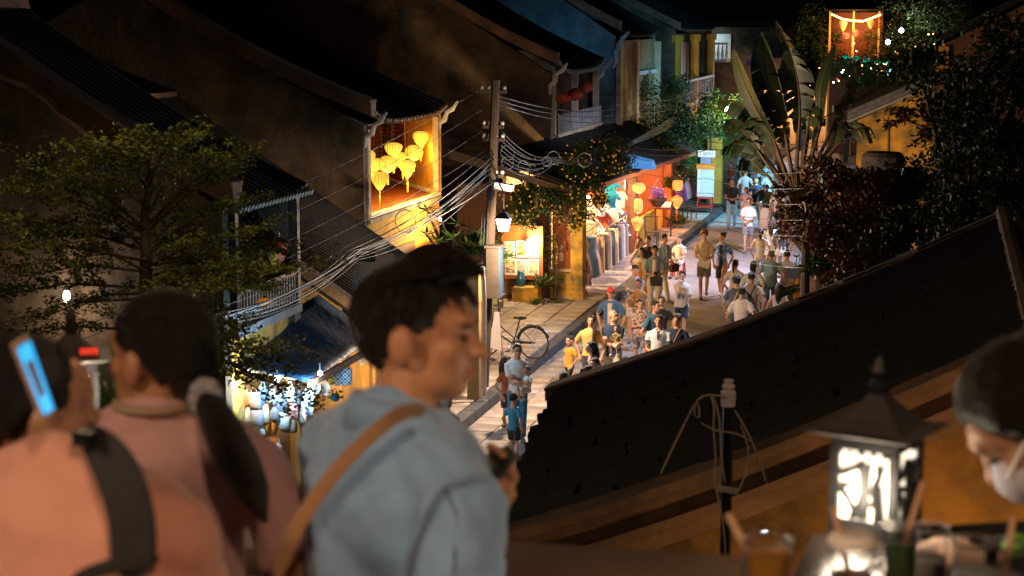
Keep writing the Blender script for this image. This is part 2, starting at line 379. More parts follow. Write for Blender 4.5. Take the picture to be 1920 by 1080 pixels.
# ---------------- low tiled house between
B = thing('old_house', 'low tiled house below the lantern balcony, its roof behind the blue awning', 'house', (-12, 25.5, 0))
c1, c2, c3, c4 = Vector((-14.0, 25.5, 5.75)), Vector((-15.6, 32.93, 5.62)), Vector((-10.5, 32.93, 2.38)), Vector((-8.95, 25.5, 2.52))
m = MB(); m.slab([c1, c2, c3, c4], (0, 0, -.12)); m.build('roof', TILE, B)
m = MB(); tile_rows(m, c1, c2, c3, c4, .23, .06); stuff(m.build('roof_tiles', TILE, B))
m = MB(); m.slab([(-14.6, 25.6, 0), (-9.35, 25.6, 0), (-9.35, 25.6, 2.6), (-14.0, 25.6, 5.58), (-14.6, 25.6, 5.58)], (0, .2, 0)); m.build('wall', YELM, B)
m = MB(); m.slab([(-9.35, 25.8, 0), (-10.65, 32.8, 0), (-10.65, 32.8, 2.3), (-9.35, 25.8, 2.3)], (-.2, 0, 0)); m.build('wall', YEL, B)
m = MB()
for k in range(6): band(c4.lerp(c1, k / 6), c4.lerp(c1, (k + 1) / 6), 0, [(-.02, .16, -.1, .12)], m, 0)
m.build('gable_parapet', MOLD, B)
m = MB(); m.tube([c1, c2], .12, 6); m.build('ridge_cap', MOLD, B)

# ---------------- nearest house on the left, with a balustrade over the bag stall
A = gable_house('brown plastered house with a slatted balcony above the bag stall', 20.9, 23.7, (-9.05, 4.62), (-13.6, 7.2), -16.5, OLDW, curl=.12, facade=-9.2, sp=.2)
m = MB(); m.bbox((-9.45, 21.12, 0), (-9.3, 23.5, 2.9)); m.build('wall', YELM, A)
m = MB(); m.bbox((-10.8, 21.12, 2.88), (-9.14, 23.5, 3.0)); m.build('balcony_slab', mat('grey_slab', (.22, .22, .23), .85, .4, 3), A)
m = MB(); m.bbox((-10.95, 21.12, 3.0), (-10.8, 23.5, 5.3)); m.build('wall', WOOD, A)
for k in range(22):
    m = MB(); m.bbox((-9.22, 21.2 + k * .105, 3.05), (-9.18, 21.24 + k * .105, 3.46)); m.build('baluster', DWOOD, A)
m = MB(); m.bbox((-9.25, 21.15, 3.46), (-9.15, 23.5, 3.52)); m.build('handrail', DWOOD, A)
for yy in (21.14, 23.4):
    m = MB(); m.bbox((-9.28, yy, 3.0), (-9.16, yy + .1, 4.62)); m.build('post', DWOOD, A)
m = MB()
for k in range(22): m.tube([(-9.0, 21 + k * .125, 4.64), (-9.14, 21 + k * .125, 4.69)], .045, 6)
stuff(m.build('eave_tile_ends', mat('teal_lit_eave_tile_end', (.12, .24, .26), .8, .3, 5), A))  # teal light falling on the tile ends is put into their colour
m = MB()
pp = [PY(x, y, 20.8) for x, y in ((-40, 125), (0, 140), (50, 158), (90, 185), (115, 212), (150, 235), (200, 275), (260, 320))]
for k in range(len(pp) - 1): m.tube([pp[k], pp[k + 1]], [.075, .075], 6)
m.build('wall_moulding', MOLD, A)

# ---------------- houses farther along the left side
H3 = gable_house('old house with blue shutters and three dull red lanterns', 48.6, 55.6, (-10.9, 5.6), (-17, 9.3), -21, OLDW, curl=.38)
m = MB(); m.bbox((-11.35, 48.8, 0), (-11.15, 55.4, 3.8)); m.build('wall', CRM, H3)
m = MB(); m.bbox((-12.6, 48.8, 3.8), (-10.9, 55.4, 3.9)); m.build('balcony_slab', CRM, H3)
m = MB(); m.bbox((-12.7, 48.8, 3.9), (-12.5, 55.4, 6.3)); m.build('wall', mat('pale_wall', (.42, .36, .26), .85, .3, 2, .4), H3)
SHUT = mat('blue_shutter', (.09, .16, .22), .6, .4, 3, .3, stretch=(1, 1, 12))
for k in range(5): louvre_door(H3, -12.48, 49.3 + k * 1.15, 50.1 + k * 1.15, 3.95, 5.6, 10, SHUT)
for yy in (48.8, 51.9, 55.2):
    m = MB(); m.bbox((-11.2, yy, 3.9), (-11.02, yy + .18, 5.6)); m.build('column', MC['pale_wall'], H3)
for yy in (48.5, 55.5):
    m = MB(); m.tube([(-10.6, yy, 5.95), (-10.75, yy, 5.75), (-10.9, yy, 5.66), (-10.95, yy, 5.45), (-11.1, yy, 5.3), (-11.1, yy, 5.1)], [.04, .07, .06, .09, .07, .05], 6, True); m.build('eave_scroll', GREYW, H3)
m = MB()
for k in range(34): m.tube([(-10.86, 48.7 + k * .205, 5.64 + .38 * (2 * k / 34 - 1) ** 4), (-11.02, 48.7 + k * .205, 5.68 + .38 * (2 * k / 34 - 1) ** 4)], .07, 6)
stuff(m.build('eave_tile_ends', MC['teal_lit_eave_tile_end'], H3))
for k in range(26):
    m = MB(); m.bbox((-10.96, 49 + k * .25, 3.9), (-10.93, 49.03 + k * .25, 4.45)); m.build('baluster', GREYW, H3)

H4 = gable_house('tall house with a blue grey gable wall beyond the blue shutters', 59, 67.5, (-11, 6.6), (-17, 10.6), -21, BLUW, curl=.3)
m = MB(); m.bbox((-11.35, 59.2, 0), (-11.15, 67.3, 6.5)); m.build('wall', mat('tan_plaster', (.3, .19, .09), .85, .35, 1.5, .4), H4)
for yy in (59.0, 62.3, 67.2):
    m = MB(); m.bbox((-11.15, yy, 0), (-10.98, yy + .5, 6.4)); m.build('pilaster', CRM, H4)
m = MB(); m.bbox((-11.14, 62.9, 5.2), (-11.0, 67.1, 5.35)); m.build('ledge', GREYW, H4)
m = MB(); m.tube([(-10.7, 58.9, 6.8), (-10.9, 58.9, 6.6), (-11, 58.9, 6.3), (-11.12, 58.9, 6.15), (-11.1, 58.9, 5.8), (-11.2, 58.9, 5.6)], [.05, .09, .07, .1, .07, .05], 6, True); m.build('eave_scroll', GREYW, H4)

H5 = gable_house('far house with brown panelled doors between ochre pillars', 74, 86, (-11.2, 6.75), (-17, 10), -21, OLDW, curl=.1)
m = MB(); m.bbox((-12.7, 74.2, 0), (-12.5, 85.8, 6.6)); m.build('wall', OLDW, H5)
m = MB(); m.bbox((-12.5, 74.2, 3.4), (-11.2, 85.8, 3.55)); m.build('balcony_slab', CRM, H5)
for k in range(9):
    m = MB(); m.bbox((-12.49, 74.6 + k * 1.24, 3.6), (-12.4, 75.7 + k * 1.24, 6.2)); m.build('door', WOODR, H5)
for yy in (74.2, 79.7, 85.3):
    m = MB(); m.tube([(-11.35, yy, 0), (-11.35, yy, 6.5)], .2, 8); m.tube([(-11.35, yy, 6.3), (-11.35, yy, 6.6)], .28, 8); m.build('pillar', YEL, H5)
for k in range(36):
    m = MB(); m.bbox((-11.22, 74.5 + k * .31, 3.6), (-11.17, 74.56 + k * .31, 4.5)); m.build('baluster', WOOD, H5)
m = MB(); m.bbox((-11.26, 74.3, 4.5), (-11.13, 85.3, 4.6)); m.build('handrail', WOOD, H5)
# balcony with pale lit balusters
q = PZ(1380, 110, 5.6)
F6 = thing('balcony_house', 'far dark house with a small balcony of pale lit balusters', 'house', (-13, 98, 0))
m = MB(); m.bbox((-20, 100.5, 0), (-9.2, 112, 6.9)); m.build('wall', OLDW, F6)
m = MB(); m.slab([(-20, 99.5, 7.0), (-9, 99.5, 7.0), (-9, 106, 10.5), (-20, 106, 10.5)], (0, 0, .15)); m.build('roof', TILE, F6)
m = MB(); m.bbox((-15.2, 98.6, 4.9), (-12.2, 100.5, 5.05)); m.build('balcony_slab', GREYW, F6)
for k in range(13):
    m = MB(); m.tube([(-15.1 + k * .24, 98.7, 5.05), (-15.1 + k * .24, 98.7, 5.35), (-15.1 + k * .24, 98.7, 5.6), (-15.1 + k * .24, 98.7, 5.9)], [.04, .09, .06, .04], 6); m.build('baluster', WHT, F6)
m = MB(); m.bbox((-15.25, 98.62, 5.9), (-12.15, 98.8, 6.02)); m.build('handrail', WHT, F6)
m = MB(); m.bbox((-15.2, 100.35, 5.05), (-12.2, 100.48, 6.5)); m.build('wall', WHT, F6)
# closing mass of dark roofs behind everything
for k, (x0, x1, y, zt, lb) in enumerate(((-60, -21.5, 62, 13, 'wide dark roof filling the upper left'), (-9.0, 6, 125, 12, 'distant dark house closing the street beyond the lantern pavilion'), (6.5, 30, 80, 13, 'dark building mass far behind the garden trees'), (-34, -9.5, 128, 16, 'distant dark roof beyond the pale balustrade'))):
    D = thing('dark_house', lb, 'house', ((x0 + x1) / 2, y, 0))
    m = MB(); m.bbox((x0, y, 0), (x1, y + 8, zt * .62)); m.build('wall', OLDW, D)
    m = MB(); m.slab([(x0 - .5, y - .6, zt * .6), (x1 + .5, y - .6, zt * .6), (x1 + .5, y + 5, zt), (x0 - .5, y + 5, zt)], (0, 0, .2)); m.build('roof', TILE, D)

# ---------------- near roof on the right, seen from above
RR = thing('roof_house', 'nearby house with the big black tiled roof rising to the right', 'house', (0, 12, 0))
e0, r0 = PY(930, 1010, 11.5), PY(1935, 632, 11.5); e1, r1 = PY(1050, 740, 16.5), PY(1880, 415, 16.5)
r0x = r0
m = MB()
def rsurf(u, v):
    p = r0x.lerp(r1, u).lerp(e0.lerp(e1, u), v); p.z -= .10 * math.sin(math.pi * v); return p
m.grid(rsurf, 10, 10); m.build('roof', TILE, RR)
tl = MB(); ln = .37; n = 6
a_ = [[(math.cos(k * math.pi / n) * .085, 0, math.sin(k * math.pi / n) * .07) for k in range(n + 1)], [(math.cos(k * math.pi / n) * .098, -ln, math.sin(k * math.pi / n) * .082) for k in range(n + 1)]]
b_ = [[(p[0] * .8, p[1], p[2] * .8 - .004) for p in rr] for rr in a_]
tl.add(a_[0] + a_[1], [(k, k + 1, n + 2 + k, n + 1 + k) for k in range(n)]); tl.add(a_[1] + b_[1], [(k, k + 1, n + 2 + k, n + 1 + k) for k in range(n)])
tlm = tl.mesh('roof_tile', TILE)
NC, NT = 25, 12
for i in range(NC):
    u = (i + .5) / NC
    for j in range(NT):
        p, q = rsurf(u, j / NT), rsurf(u, (j + 1) / NT); d = (q - p)
        y = -d.normalized(); x = (r1 - r0).normalized(); z = x.cross(y).normalized(); x = y.cross(z)
        if z.z < 0: z = -z; x = -x
        o = bpy.data.objects.new('roof_tile', tlm); COL.objects.link(o); o.parent = RR
        Mx = Matrix((x, y, z)).transposed().to_4x4(); Mx.translation = p + z * (.02 + random.uniform(0, .03)) + y * random.uniform(-.04, .05) - RR.location
        o.matrix_local = Mx @ Matrix.Rotation(random.uniform(-.09, .09), 4, 'Z') @ Matrix.Diagonal((1, d.length / ln * 1.06, 1, 1))
def bandseg(nm, p, q, prof, sag=.10, n=8):
    m = MB(); up = Vector((0, 0, 1))
    pts = [p.lerp(q, k / n) - up * sag * math.sin(math.pi * k / n) for k in range(n + 1)]
    for (z0, z1, y0, y1) in prof:
        for k in range(n):
            m.slab([pts[k] + up * z0 + Vector((0, y0, 0)), pts[k + 1] + up * z0 + Vector((0, y0, 0)), pts[k + 1] + up * z1 + Vector((0, y0, 0)), pts[k] + up * z1 + Vector((0, y0, 0))], (0, y1 - y0, 0))
    return m.build(nm, MOLD, RR)
bandseg('far_parapet', e1 + Vector((-.12, 0, 0)), r1, [(-.04, .07, -.16, .1), (-.13, -.042, -.08, .08), (-.22, -.132, -.04, .06), (.072, .10, -.2, .12)])
bandseg('near_parapet', e0 + Vector((-.05, -.1, 0)), r0, [(.0, .07, -.26, .1), (-.07, -.002, -.2, .06), (-.2, -.072, -.08, .06), (-.27, -.202, -.16, .06), (-.42, -.272, -.03, .05)])
m = MB(); m.tube([r0 + Vector((0, 0, .05)), r1 + Vector((0, 0, .08))], .07, 8); m.tube([r0 + Vector((.14, 0, .0)), r1 + Vector((.14, 0, .02))], .05, 8); m.build('ridge_cap', MOLD, RR)
m = MB(); m.slab([Vector((-2.9, 11.5, 0)), Vector((6, 11.5, 0)), Vector((6, 11.5, 4.4)), r0 + Vector((0, 0, -.3)), e0 + Vector((.1, 0, -.35))], (0, .2, 0)); m.build('gable_wall', mat('blotched_ochre', (.36, .18, .04), .9, 0, 1.3, .7, col2=(.07, .045, .02), bdist=.012, fine=6), RR)
m = MB(); m.slab([Vector((-3.3, 16.2, 0)), Vector((6, 16.2, 0)), Vector((6, 16.2, 3)), r1 + Vector((0, 0, -.2)), e1 + Vector((.2, 0, -.2))], (0, .2, 0)); m.build('gable_wall', YELM, RR)
m = MB(); m.slab([Vector((-2.85, 11.7, 0)), Vector((-3.45, 16.2, 0)), Vector((-3.45, 16.2, 3.25)), Vector((-2.85, 11.7, 3.3))], (.15, 0, 0)); m.build('front_wall', YEL, RR)
m = MB(); m.slab([r0 + Vector((.05, 0, .02)), r1 + Vector((.05, 0, .02)), r1 + Vector((5, 0, -1.9)), r0 + Vector((5, 0, -1.9))], (0, 0, -.1)); m.build('roof', TILE, RR)

# ---------------- ochre house behind the garden on the right
YH = thing('yellow_house', 'ochre plastered house with a grey tiled edge behind the garden plants', 'house', (0, 40, 0))
a, b = PY(1598, 222, 40), PY(1712, 172, 40)
sl = (b - a); far = a + sl * 4
m = MB(); m.slab([(a.x + .12, 40, 0), (far.x, 40, 0), far, (a.x + .12, 40, a.z - .05)], (0, .25, 0)); m.build('gable_wall', YELM, YH)
m = MB(); m.bbox((a.x + .12, 40.25, 0), (a.x + .32, 46, a.z - .1)); m.build('side_wall', YEL, YH)
m = MB(); m.slab([a, far, far + Vector((.3, 6, .2)), a + Vector((-.3, 6, .2))], (0, 0, .06)); m.build('roof', TILE, YH)
m = MB(); tile_rows(m, far + Vector((0, .1, .08)), far + Vector((.3, 6, .28)), a + Vector((-.3, 6, .28)), a + Vector((0, .1, .08)), .3, .08); stuff(m.build('roof_tiles', mat('grey_tile', (.10, .09, .085), .85, .4, 4, .6), YH))
m = MB()
for k in range(3): m.tube([a + Vector((-.1, -.06 - .07 * k, .12 - .09 * k)), far + Vector((0, -.06 - .07 * k, .12 - .09 * k))], .05, 6)
m.build('eave_moulding', mat('grey_moulding', (.34, .34, .33), .8, .4, 5, .5), YH)
m = MB(); m.tube([PY(1667, 225, 39.95), PY(1667, 300, 39.95)], .025, 6); m.build('drainpipe', BLK, YH)
WT = PY(1655, 318, 36)
t = MB(); t.zloft([(WT.z - 1.6, .42, .42), (WT.z - .35, .44, .44), (WT.z + .28, .44, .44), (WT.z + .36, .36, .36), (WT.z + .38, .1, .1)], 14, c=(WT.x, 36)); 
tk = t.build('water_tank', mat('stained_concrete', (.17, .14, .12), .9, .6, 2, .7), smooth=False); tag(tk, 'stained grey water tank against the ochre wall', 'water tank')
UR = thing('tan_house', 'tan plastered gable wall rising out of the upper right corner', 'house', (1.5, 38, 0))
a, b = PY(1762, 78, 38), PY(1925, -5, 38)
m = MB(); m.slab([(a.x + .1, 38, 0), (b.x + 3, 38, 0), b + Vector((3, 0, 1.4)), a + Vector((.1, 0, -.05))], (0, .25, 0)); m.build('gable_wall', mat('umber_plaster', (.28, .13, .05), .9, 0, 1.4, .5, col2=(.09, .04, .02)), UR)
m = MB(); m.slab([a, b + Vector((3, 0, 1.5)), b + Vector((3, 8, 1.5)), a + Vector((0, 8, 0))], (0, 0, .12)); m.build('roof', TILE, UR)
m = MB(); m.bbox((a.x - .1, 37.9, 0), (a.x + .2, 38.2, a.z - .1)); m.build('corner_post', YELM, UR)
# ================================================================ lanterns
def lantern(label, p, w, h, shape, glow, group, watt=0, wcol=(1, .6, .2), tassel=.0, cord=.3, seg=16, nm='silk_lantern', hr=1):
    """p = centre of the silk body"""
    T = thing(nm, label, 'lantern', p, 0, group)
    pr = {'bulb': [(-.5, .12), (-.42, .3), (-.2, .62), (.05, .9), (.22, 1), (.36, .92), (.46, .62), (.5, .3)],
          'round': [(-.5, .3), (-.42, .6), (-.25, .88), (0, 1), (.25, .88), (.42, .6), (.5, .3)],
          'drum': [(-.5, .55), (-.46, .8), (-.38, .92), (0, 1), (.38, .92), (.46, .8), (.5, .55)],
          'flat': [(-.5, .2), (-.4, .55), (-.2, .9), (0, 1), (.2, .9), (.4, .55), (.5, .2)]}[shape]
    m = MB(); m.zloft([(z * h, r * w / 2, r * w / 2) for z, r in pr], seg * 2, flute=.035, nf=seg / 1)
    m.build('silk', glow, T, smooth=False, world=False)
    m = MB()
    for j in range(0, seg):
        a = 2 * math.pi * (j + .5) / seg; m.tube([(math.cos(a) * r * w * .497, math.sin(a) * r * w * .497, z * h) for z, r in pr], .0035 * hr, 3)
    stuff(m.build('rib', WOOD, T, world=False))
    m = MB(); m.zloft([(h * .5, w * .15, w * .15), (h * .5 + .02, w * .15, w * .15)], 10); m.zloft([(-h * .5 - .015, w * .09, w * .09), (-h * .5 + .01, w * .09, w * .09)], 8); m.build('cap', DWOOD, T, world=False)
    m = MB(); m.tube([(0, 0, h * .5), (0, 0, h * .5 + cord)], .004, 4); m.build('cord', BLK, T, world=False)
    if tassel:
        m = MB(); m.tube([(0, 0, -h * .5), (0, 0, -h * .5 - tassel * .3)], .004, 4); m.zloft([(-h * .5 - tassel, .02, .02), (-h * .5 - tassel * .35, .016, .016), (-h * .5 - tassel * .3, .006, .006)], 8); m.build('tassel', YFLOW if glow is GLOWY else REDP, T, world=False)
    if watt: lamp('lantern_light', Vector(p) + Vector((0, 0, -h * .5 - .06)), watt, wcol, .08, T)
    return T
gl = 'yellow silk lanterns glowing in the balcony'
xb = -11.75
YL = [((689, 300), .34, .44, 'bulb', 'yellow lantern at the left edge of the balcony opening, half hidden by the post', .22),
      ((707, 312), .40, .36, 'round', 'round yellow lantern between the post and the widest round one', .2),
      ((712, 339), .40, .40, 'bulb', 'lowest and brightest yellow lantern, pear shaped, long tassel', .36),
      ((727, 307), .42, .36, 'round', 'wide round yellow lantern in the middle of the cluster', .28),
      ((738, 283), .40, .38, 'bulb', 'yellow lantern above the middle one, in front of the louvred doors', .3),
      ((755, 300), .38, .36, 'round', 'round yellow lantern partly hidden right of the middle one', .26),
      ((764, 317), .37, .42, 'bulb', 'pointed yellow lantern with a red tip hanging low on the right', .3),
      ((776, 286), .44, .36, 'round', 'broad yellow lantern second from the far column', .26),
      ((789, 262), .38, .42, 'bulb', 'highest yellow lantern, nearest the far column', .3)]
for i, ((px, py), w, h, s, lb, ts) in enumerate(YL):
    p = PX(px, py, xb + (.25 if i in (2, 6) else -.1 * (i % 3)))
    lantern(lb, p, w * .98, h * 1.0, s, GLOWY, gl, 20, (1, .56, .10), ts, max(.15, 5.2 - p.z - h / 2))
gd = 'dull red lanterns under the eave of the blue shuttered house'
for (px, py), lb in (((1056, 184), 'dull red lantern hanging lowest under the eave left of the other two'), ((1078, 177), 'dull red lantern between its two neighbours under the eave'), ((1098, 163), 'dull red lantern nearest the white eave scroll')):
    p = PX(px, py, -10.6); lantern(lb, p, .48 * p.y / 50, .36 * p.y / 50, 'flat', DULLR, gd, 0, cord=.35)
go = 'orange lanterns strung in front of the brown column'
for (px, py), w, h, s, lb in (((1198, 352), .40, .32, 'round', 'round orange lantern, top of the three on the brown column'), ((1197, 386), .27, .42, 'drum', 'orange drum lantern, middle of the three on the brown column'), ((1195, 420), .36, .42, 'bulb', 'pear shaped orange lantern, lowest of the three on the brown column')):
    p = PX(px, py, -8.75); lantern(lb, p, w, h, s, GLOWO, go, 14, (1, .45, .12), .3 if s == 'bulb' else 0, .16)
gp = 'orange lanterns beside the pink garments'
for (px, py), w, h, s, lb in (((1271, 347), .36, .34, 'drum', 'upper orange lantern beside the flower basket, under the creeper'), ((1269, 380), .40, .42, 'bulb', 'lower orange lantern beside the menu stand, tassel over the pavement'), ((1124, 373), .42, .36, 'round', 'orange lantern half covered by the yellow flowering tree')):
    p = PX(px, py, -8.6); lantern(lb, p, w, h, s, GLOWO, gp, 14, (1, .45, .12), .4 if s == 'bulb' else 0, .2)
gx = 'lanterns in front of the timber house left of the bag stall'
for (px, py), lb, gm, w, h in (((524, 470), 'terracotta lantern hanging under the near left eave', DULLR, .3, .34), ((513, 482), 'small ochre lantern beside the terracotta one', YEL, .17, .27), ((497, 566), 'flat amber lantern against the slatted balcony', mat('amber_silk', (.6, .3, .05), .5, .3, 5, emit=(1, .35, .03), es=.2), .2, .13)):
    p = PX(px, py, -9.0); lantern(lb, p, w, h, 'bulb' if h > .2 else 'flat', gm, gx, 0, cord=.12)

# pavilion far up the street
q = PY(1600, 60, 95); PVX = q.x
PV = thing('lantern_pavilion', 'far open pavilion hung with glowing orange and red lanterns', 'pavilion', (q.x, 95, 0))
for sx in (-1.25, .0, 1.35):
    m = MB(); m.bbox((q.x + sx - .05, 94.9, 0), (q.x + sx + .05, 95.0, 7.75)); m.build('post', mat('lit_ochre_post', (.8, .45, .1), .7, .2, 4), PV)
m = MB(); m.slab([(q.x - 1.5, 94.5, 7.75), (q.x + 1.6, 94.5, 7.75), (q.x + 1.6, 96.6, 8.3), (q.x - 1.5, 96.6, 8.3)], (0, 0, .1)); m.build('roof', TILE, PV)
m = MB(); m.bbox((q.x - 1.4, 96.5, 0), (q.x + 1.5, 96.6, 7.7)); m.build('wall', WOODR, PV)
m = MB(); m.bbox((q.x - 1.4, 94.9, 4.8), (q.x + 1.5, 96.5, 4.9)); m.build('floor_slab', WOOD, PV)
gf = 'lanterns in the far pavilion'
def PLpos(px, py): return PY(px, py, 94.7)
for (px, py), w, h, s, gm, lb in (((1581, 48), .42, .62, 'bulb', GLOWO, 'tall orange lantern in the far pavilion'), ((1632, 45), .36, .5, 'bulb', GLOWO, 'small orange lantern at the right end of the far pavilion'), ((1587, 67), .36, .3, 'drum', GLOWR, 'red square lantern on the left in the far pavilion'), ((1604, 62), .34, .32, 'drum', GLOWR, 'red square lantern on the right in the far pavilion')):
    lantern(lb, PLpos(px, py), w, h, s, gm, gf, 18, (1, .35, .1), 0, .2, 10)
SL = thing('string_light', 'string of warm bulbs looped across the far pavilion', 'string light', (q.x, 94.5, 7.3))
m = MB(); pts = [PY(x, y, 94.5) for x, y in ((1560, 25), (1580, 34), (1600, 37), (1618, 38), (1635, 32), (1650, 26))]; m.tube(pts, .012, 4); m.build('wire', BLK, SL)
WB = mat('string_bulb', (1, .7, .3), .5, 0, 5, 0, emit=(1, .5, .12), es=5)
for k in range(26):
    t = k / 25 * 5; i = min(4, int(t)); p = pts[i].lerp(pts[i + 1], t - i); m = MB(); m.ell(p - Vector((0, 0, .05)), .055, 8, 5); m.build('bulb', WB, SL)
lamp('string_glow', (q.x, 94.0, 7.0), 160, (1, .5, .15), .3, SL)
GS = 'green lanterns strung below the far pavilion'
for i, (px, py) in enumerate(((1587, 107), (1604, 109), (1624, 114), (1645, 117), (1662, 119))):
    lantern(['leftmost green lantern of the string', 'green lantern next to the leftmost one', 'green lantern in the middle of the string', 'green lantern right of the middle one', 'rightmost green lantern by the blue light'][i], PY(px, py, 85), .34, .22, 'flat', GLOWG, GS, 0, cord=.12, seg=8)
for (px, py, yy, s, e, lb, c) in ((1690, 57, 90, .12, BULBW, 'upper white lamp on a thin post right of the pavilion', (.9, .95, 1)), (1665, 79, 88, .12, BULBW, 'lower white lamp beside the pavilion pillar', (.9, .95, 1)), (1670, 133, 80, .06, mat('blue_led', (.1, .5, 1), .5, 0, 5, emit=(.05, .5, 1), es=16), 'tiny blue lamp below the green lanterns', (.1, .5, 1)), (1362, 204, 62, .09, BULB, 'warm lamp shining inside the leaves above the street', (1, .8, .25))):
    p = PY(px, py, yy); T = thing('lamp', lb, 'lamp', p)
    m = MB(); m.ell((0, 0, 0), s, 10, 6); m.build('bulb', e, T, world=False)
    m = MB(); m.zloft([(s * .8, s * .4, s * .4), (s * 1.6, s * .35, s * .35)], 8); m.tube([(0, 0, s * 1.5), (0, .1, s * 4)], s * .12, 5); m.build('bracket', BLK, T, world=False)
    lamp('lamp_light', p + Vector((0, -.25, 0)), 60 if s > .1 else (70 if c[0] == 1 else 8), c, .1, T)

# ================================================================ clothing shop row
SH = thing('shop_house', 'open fronted clothing shop with ochre end column beside the forecourt', 'shop', (-10, 42, 0))
def xat(px, yy=42): return PY(px, 480, yy).x
x0, x1, x2 = xat(1040), xat(1070), xat(1092)
m = MB(); m.bbox((x1, 42.0, .14), (x2, 42.45, 2.86)); m.build('column', YELM, SH)
m = MB(); m.bbox((x1 - .03, 41.97, .14), (x2 + .03, 42.5, .34)); m.build('column_base', YELM, SH)
m = MB(); m.bbox((x0 - .15, 42.1, .14), (x1, 42.4, .85)); m.build('wall', YELM, SH)
m = MB(); m.bbox((x0 - .18, 42.03, .85), (x1, 42.4, .92)); m.build('sill', CRM, SH)
m = MB(); m.bbox((x0 - .1, 42.2, .92), (x1, 42.25, 2.9)); m.build('panel', mat('red_brown_panel', (.42, .12, .03), .6, .3, 2, .2), SH)
for k in range(3):
    m = MB(); m.bbox((x0 - .1 + .3 * k, 42.17, .92), (x0 - .07 + .3 * k, 42.2, 2.9)); m.build('panel_batten', WOODR, SH)
m = MB(); m.bbox((x0 - .24, 42.05, .14), (x0 - .15, 42.3, 2.9)); m.build('post', DWOOD, SH)
m = MB(); m.bbox((-12.2, 42.5, .14), (x0 - .25, 42.6, 3.0)); m.build('wall', WOOD, SH)
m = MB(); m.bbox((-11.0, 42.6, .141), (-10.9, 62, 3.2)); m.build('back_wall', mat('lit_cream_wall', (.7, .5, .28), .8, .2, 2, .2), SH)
rf = [(-8.72, 41.7, 2.92), (-8.72, 62, 2.44), (-11.2, 62, 3.5), (-11.2, 41.7, 3.75)]
m = MB(); m.slab(rf, (0, 0, .07)); m.build('canopy_roof', TILE, SH)
m = MB(); tile_rows(m, Vector(rf[3]) + Vector((0, 0, .07)), Vector(rf[2]) + Vector((0, 0, .07)), Vector(rf[1]) + Vector((0, 0, .07)), Vector(rf[0]) + Vector((0, 0, .07)), .26, .06); stuff(m.build('roof_tiles', TILE, SH))
m = MB(); m.slab([(-8.74, 41.72, 2.84), (-8.74, 62, 2.36), (-8.7, 62, 2.49), (-8.7, 41.72, 2.98)], (-.03, 0, 0)); m.build('fascia_board', ORW, SH)
m = MB(); m.slab([(-12.2, 41.72, 3.95), (-8.75, 41.72, 2.92), (-8.75, 41.72, 2.78), (-12.2, 41.72, 3.7)], (0, .05, 0)); m.build('fascia_board', DWOOD, SH)
for yy in (50.75, 57.7):
    m = MB(); m.bbox((-9.2, yy, .14), (-8.95, yy + .35, 2.5)); m.build('brown_column', WOOD if yy < 55 else ORW, SH)
m = MB(); m.bbox((-10.9, 50.8, .14), (-9.25, 50.9, 3.0)); m.build('partition', ORW, SH)
m = MB(); m.bbox((-10.85, 51.2, .15), (-10.75, 57.6, 3.1)); m.build('orange_panelling', ORW, SH)
m = MB(); m.bbox((-9.25, 57.9, .15), (-10.8, 58.0, 2.9)); m.build('orange_panelling', ORW, SH)
m = MB(); m.bbox((-9.3, 51.2, .15), (-9.2, 57.6, 1.0)); m.build('counter_front', YEL, SH)
for k in range(9):
    m = MB(); m.bbox((-10.74, 51.4 + k * .7, 1.1), (-10.71, 51.46 + k * .7, 3)); m.build('batten', WOODR, SH)
# small signs on the brown panel
fnt = None
def text(body, p, size, mt, parent, rz=0, rx=R(90), name='lettering', ext=.002, align='CENTER'):
    c = bpy.data.curves.new(name, 'FONT'); c.body = body; c.size = size; c.extrude = ext; c.align_x = align; c.align_y = 'CENTER'; c.materials.append(mt)
    t_ = bpy.data.objects.new('tmp', c); COL.objects.link(t_); bpy.context.view_layer.update()
    me = bpy.data.meshes.new_from_object(t_.evaluated_get(bpy.context.evaluated_depsgraph_get())); bpy.data.objects.remove(t_)
    o = bpy.data.objects.new(name, me); COL.objects.link(o); o.parent = parent; o.location = Vector(p) - (parent.location if parent else Vector()); o.rotation_euler = (rx, 0, rz); return o
p = PY(1052, 462, 42.12); SG = thing('hanging_sign', 'small lettered sign hanging on the brown panel above a paper', 'sign', p)
text('JE', p + Vector((.02, -.02, -.03)), .13, WHT, SG)
m = MB(); m.tube([(math.cos(2*math.pi*j/14)*.11, -.004, .02+math.sin(2*math.pi*j/14)*.09) for j in range(13)], .006, 4); m.build('emblem', mat('faded_red', (.6, .2, .15), .7), SG, world=False)
m = MB(); m.box((0, .01, .01), (.26, .012, .24)); m.build('board', MC['red_brown_panel'], SG, world=False)
m = MB(); m.tube([(-.1, 0, .13), (0, 0, .3), (.1, 0, .13)], .005, 4); m.build('string', WHT, SG, world=False)
p = PY(1050, 482, 42.15); m = MB(); m.box(p, (.2, .008, .22)); tag(m.build('paper_notice', mat('pink_paper', (.75, .5, .4), .8, .3, 12)), 'pale pink paper pinned below the hanging sign', 'notice')
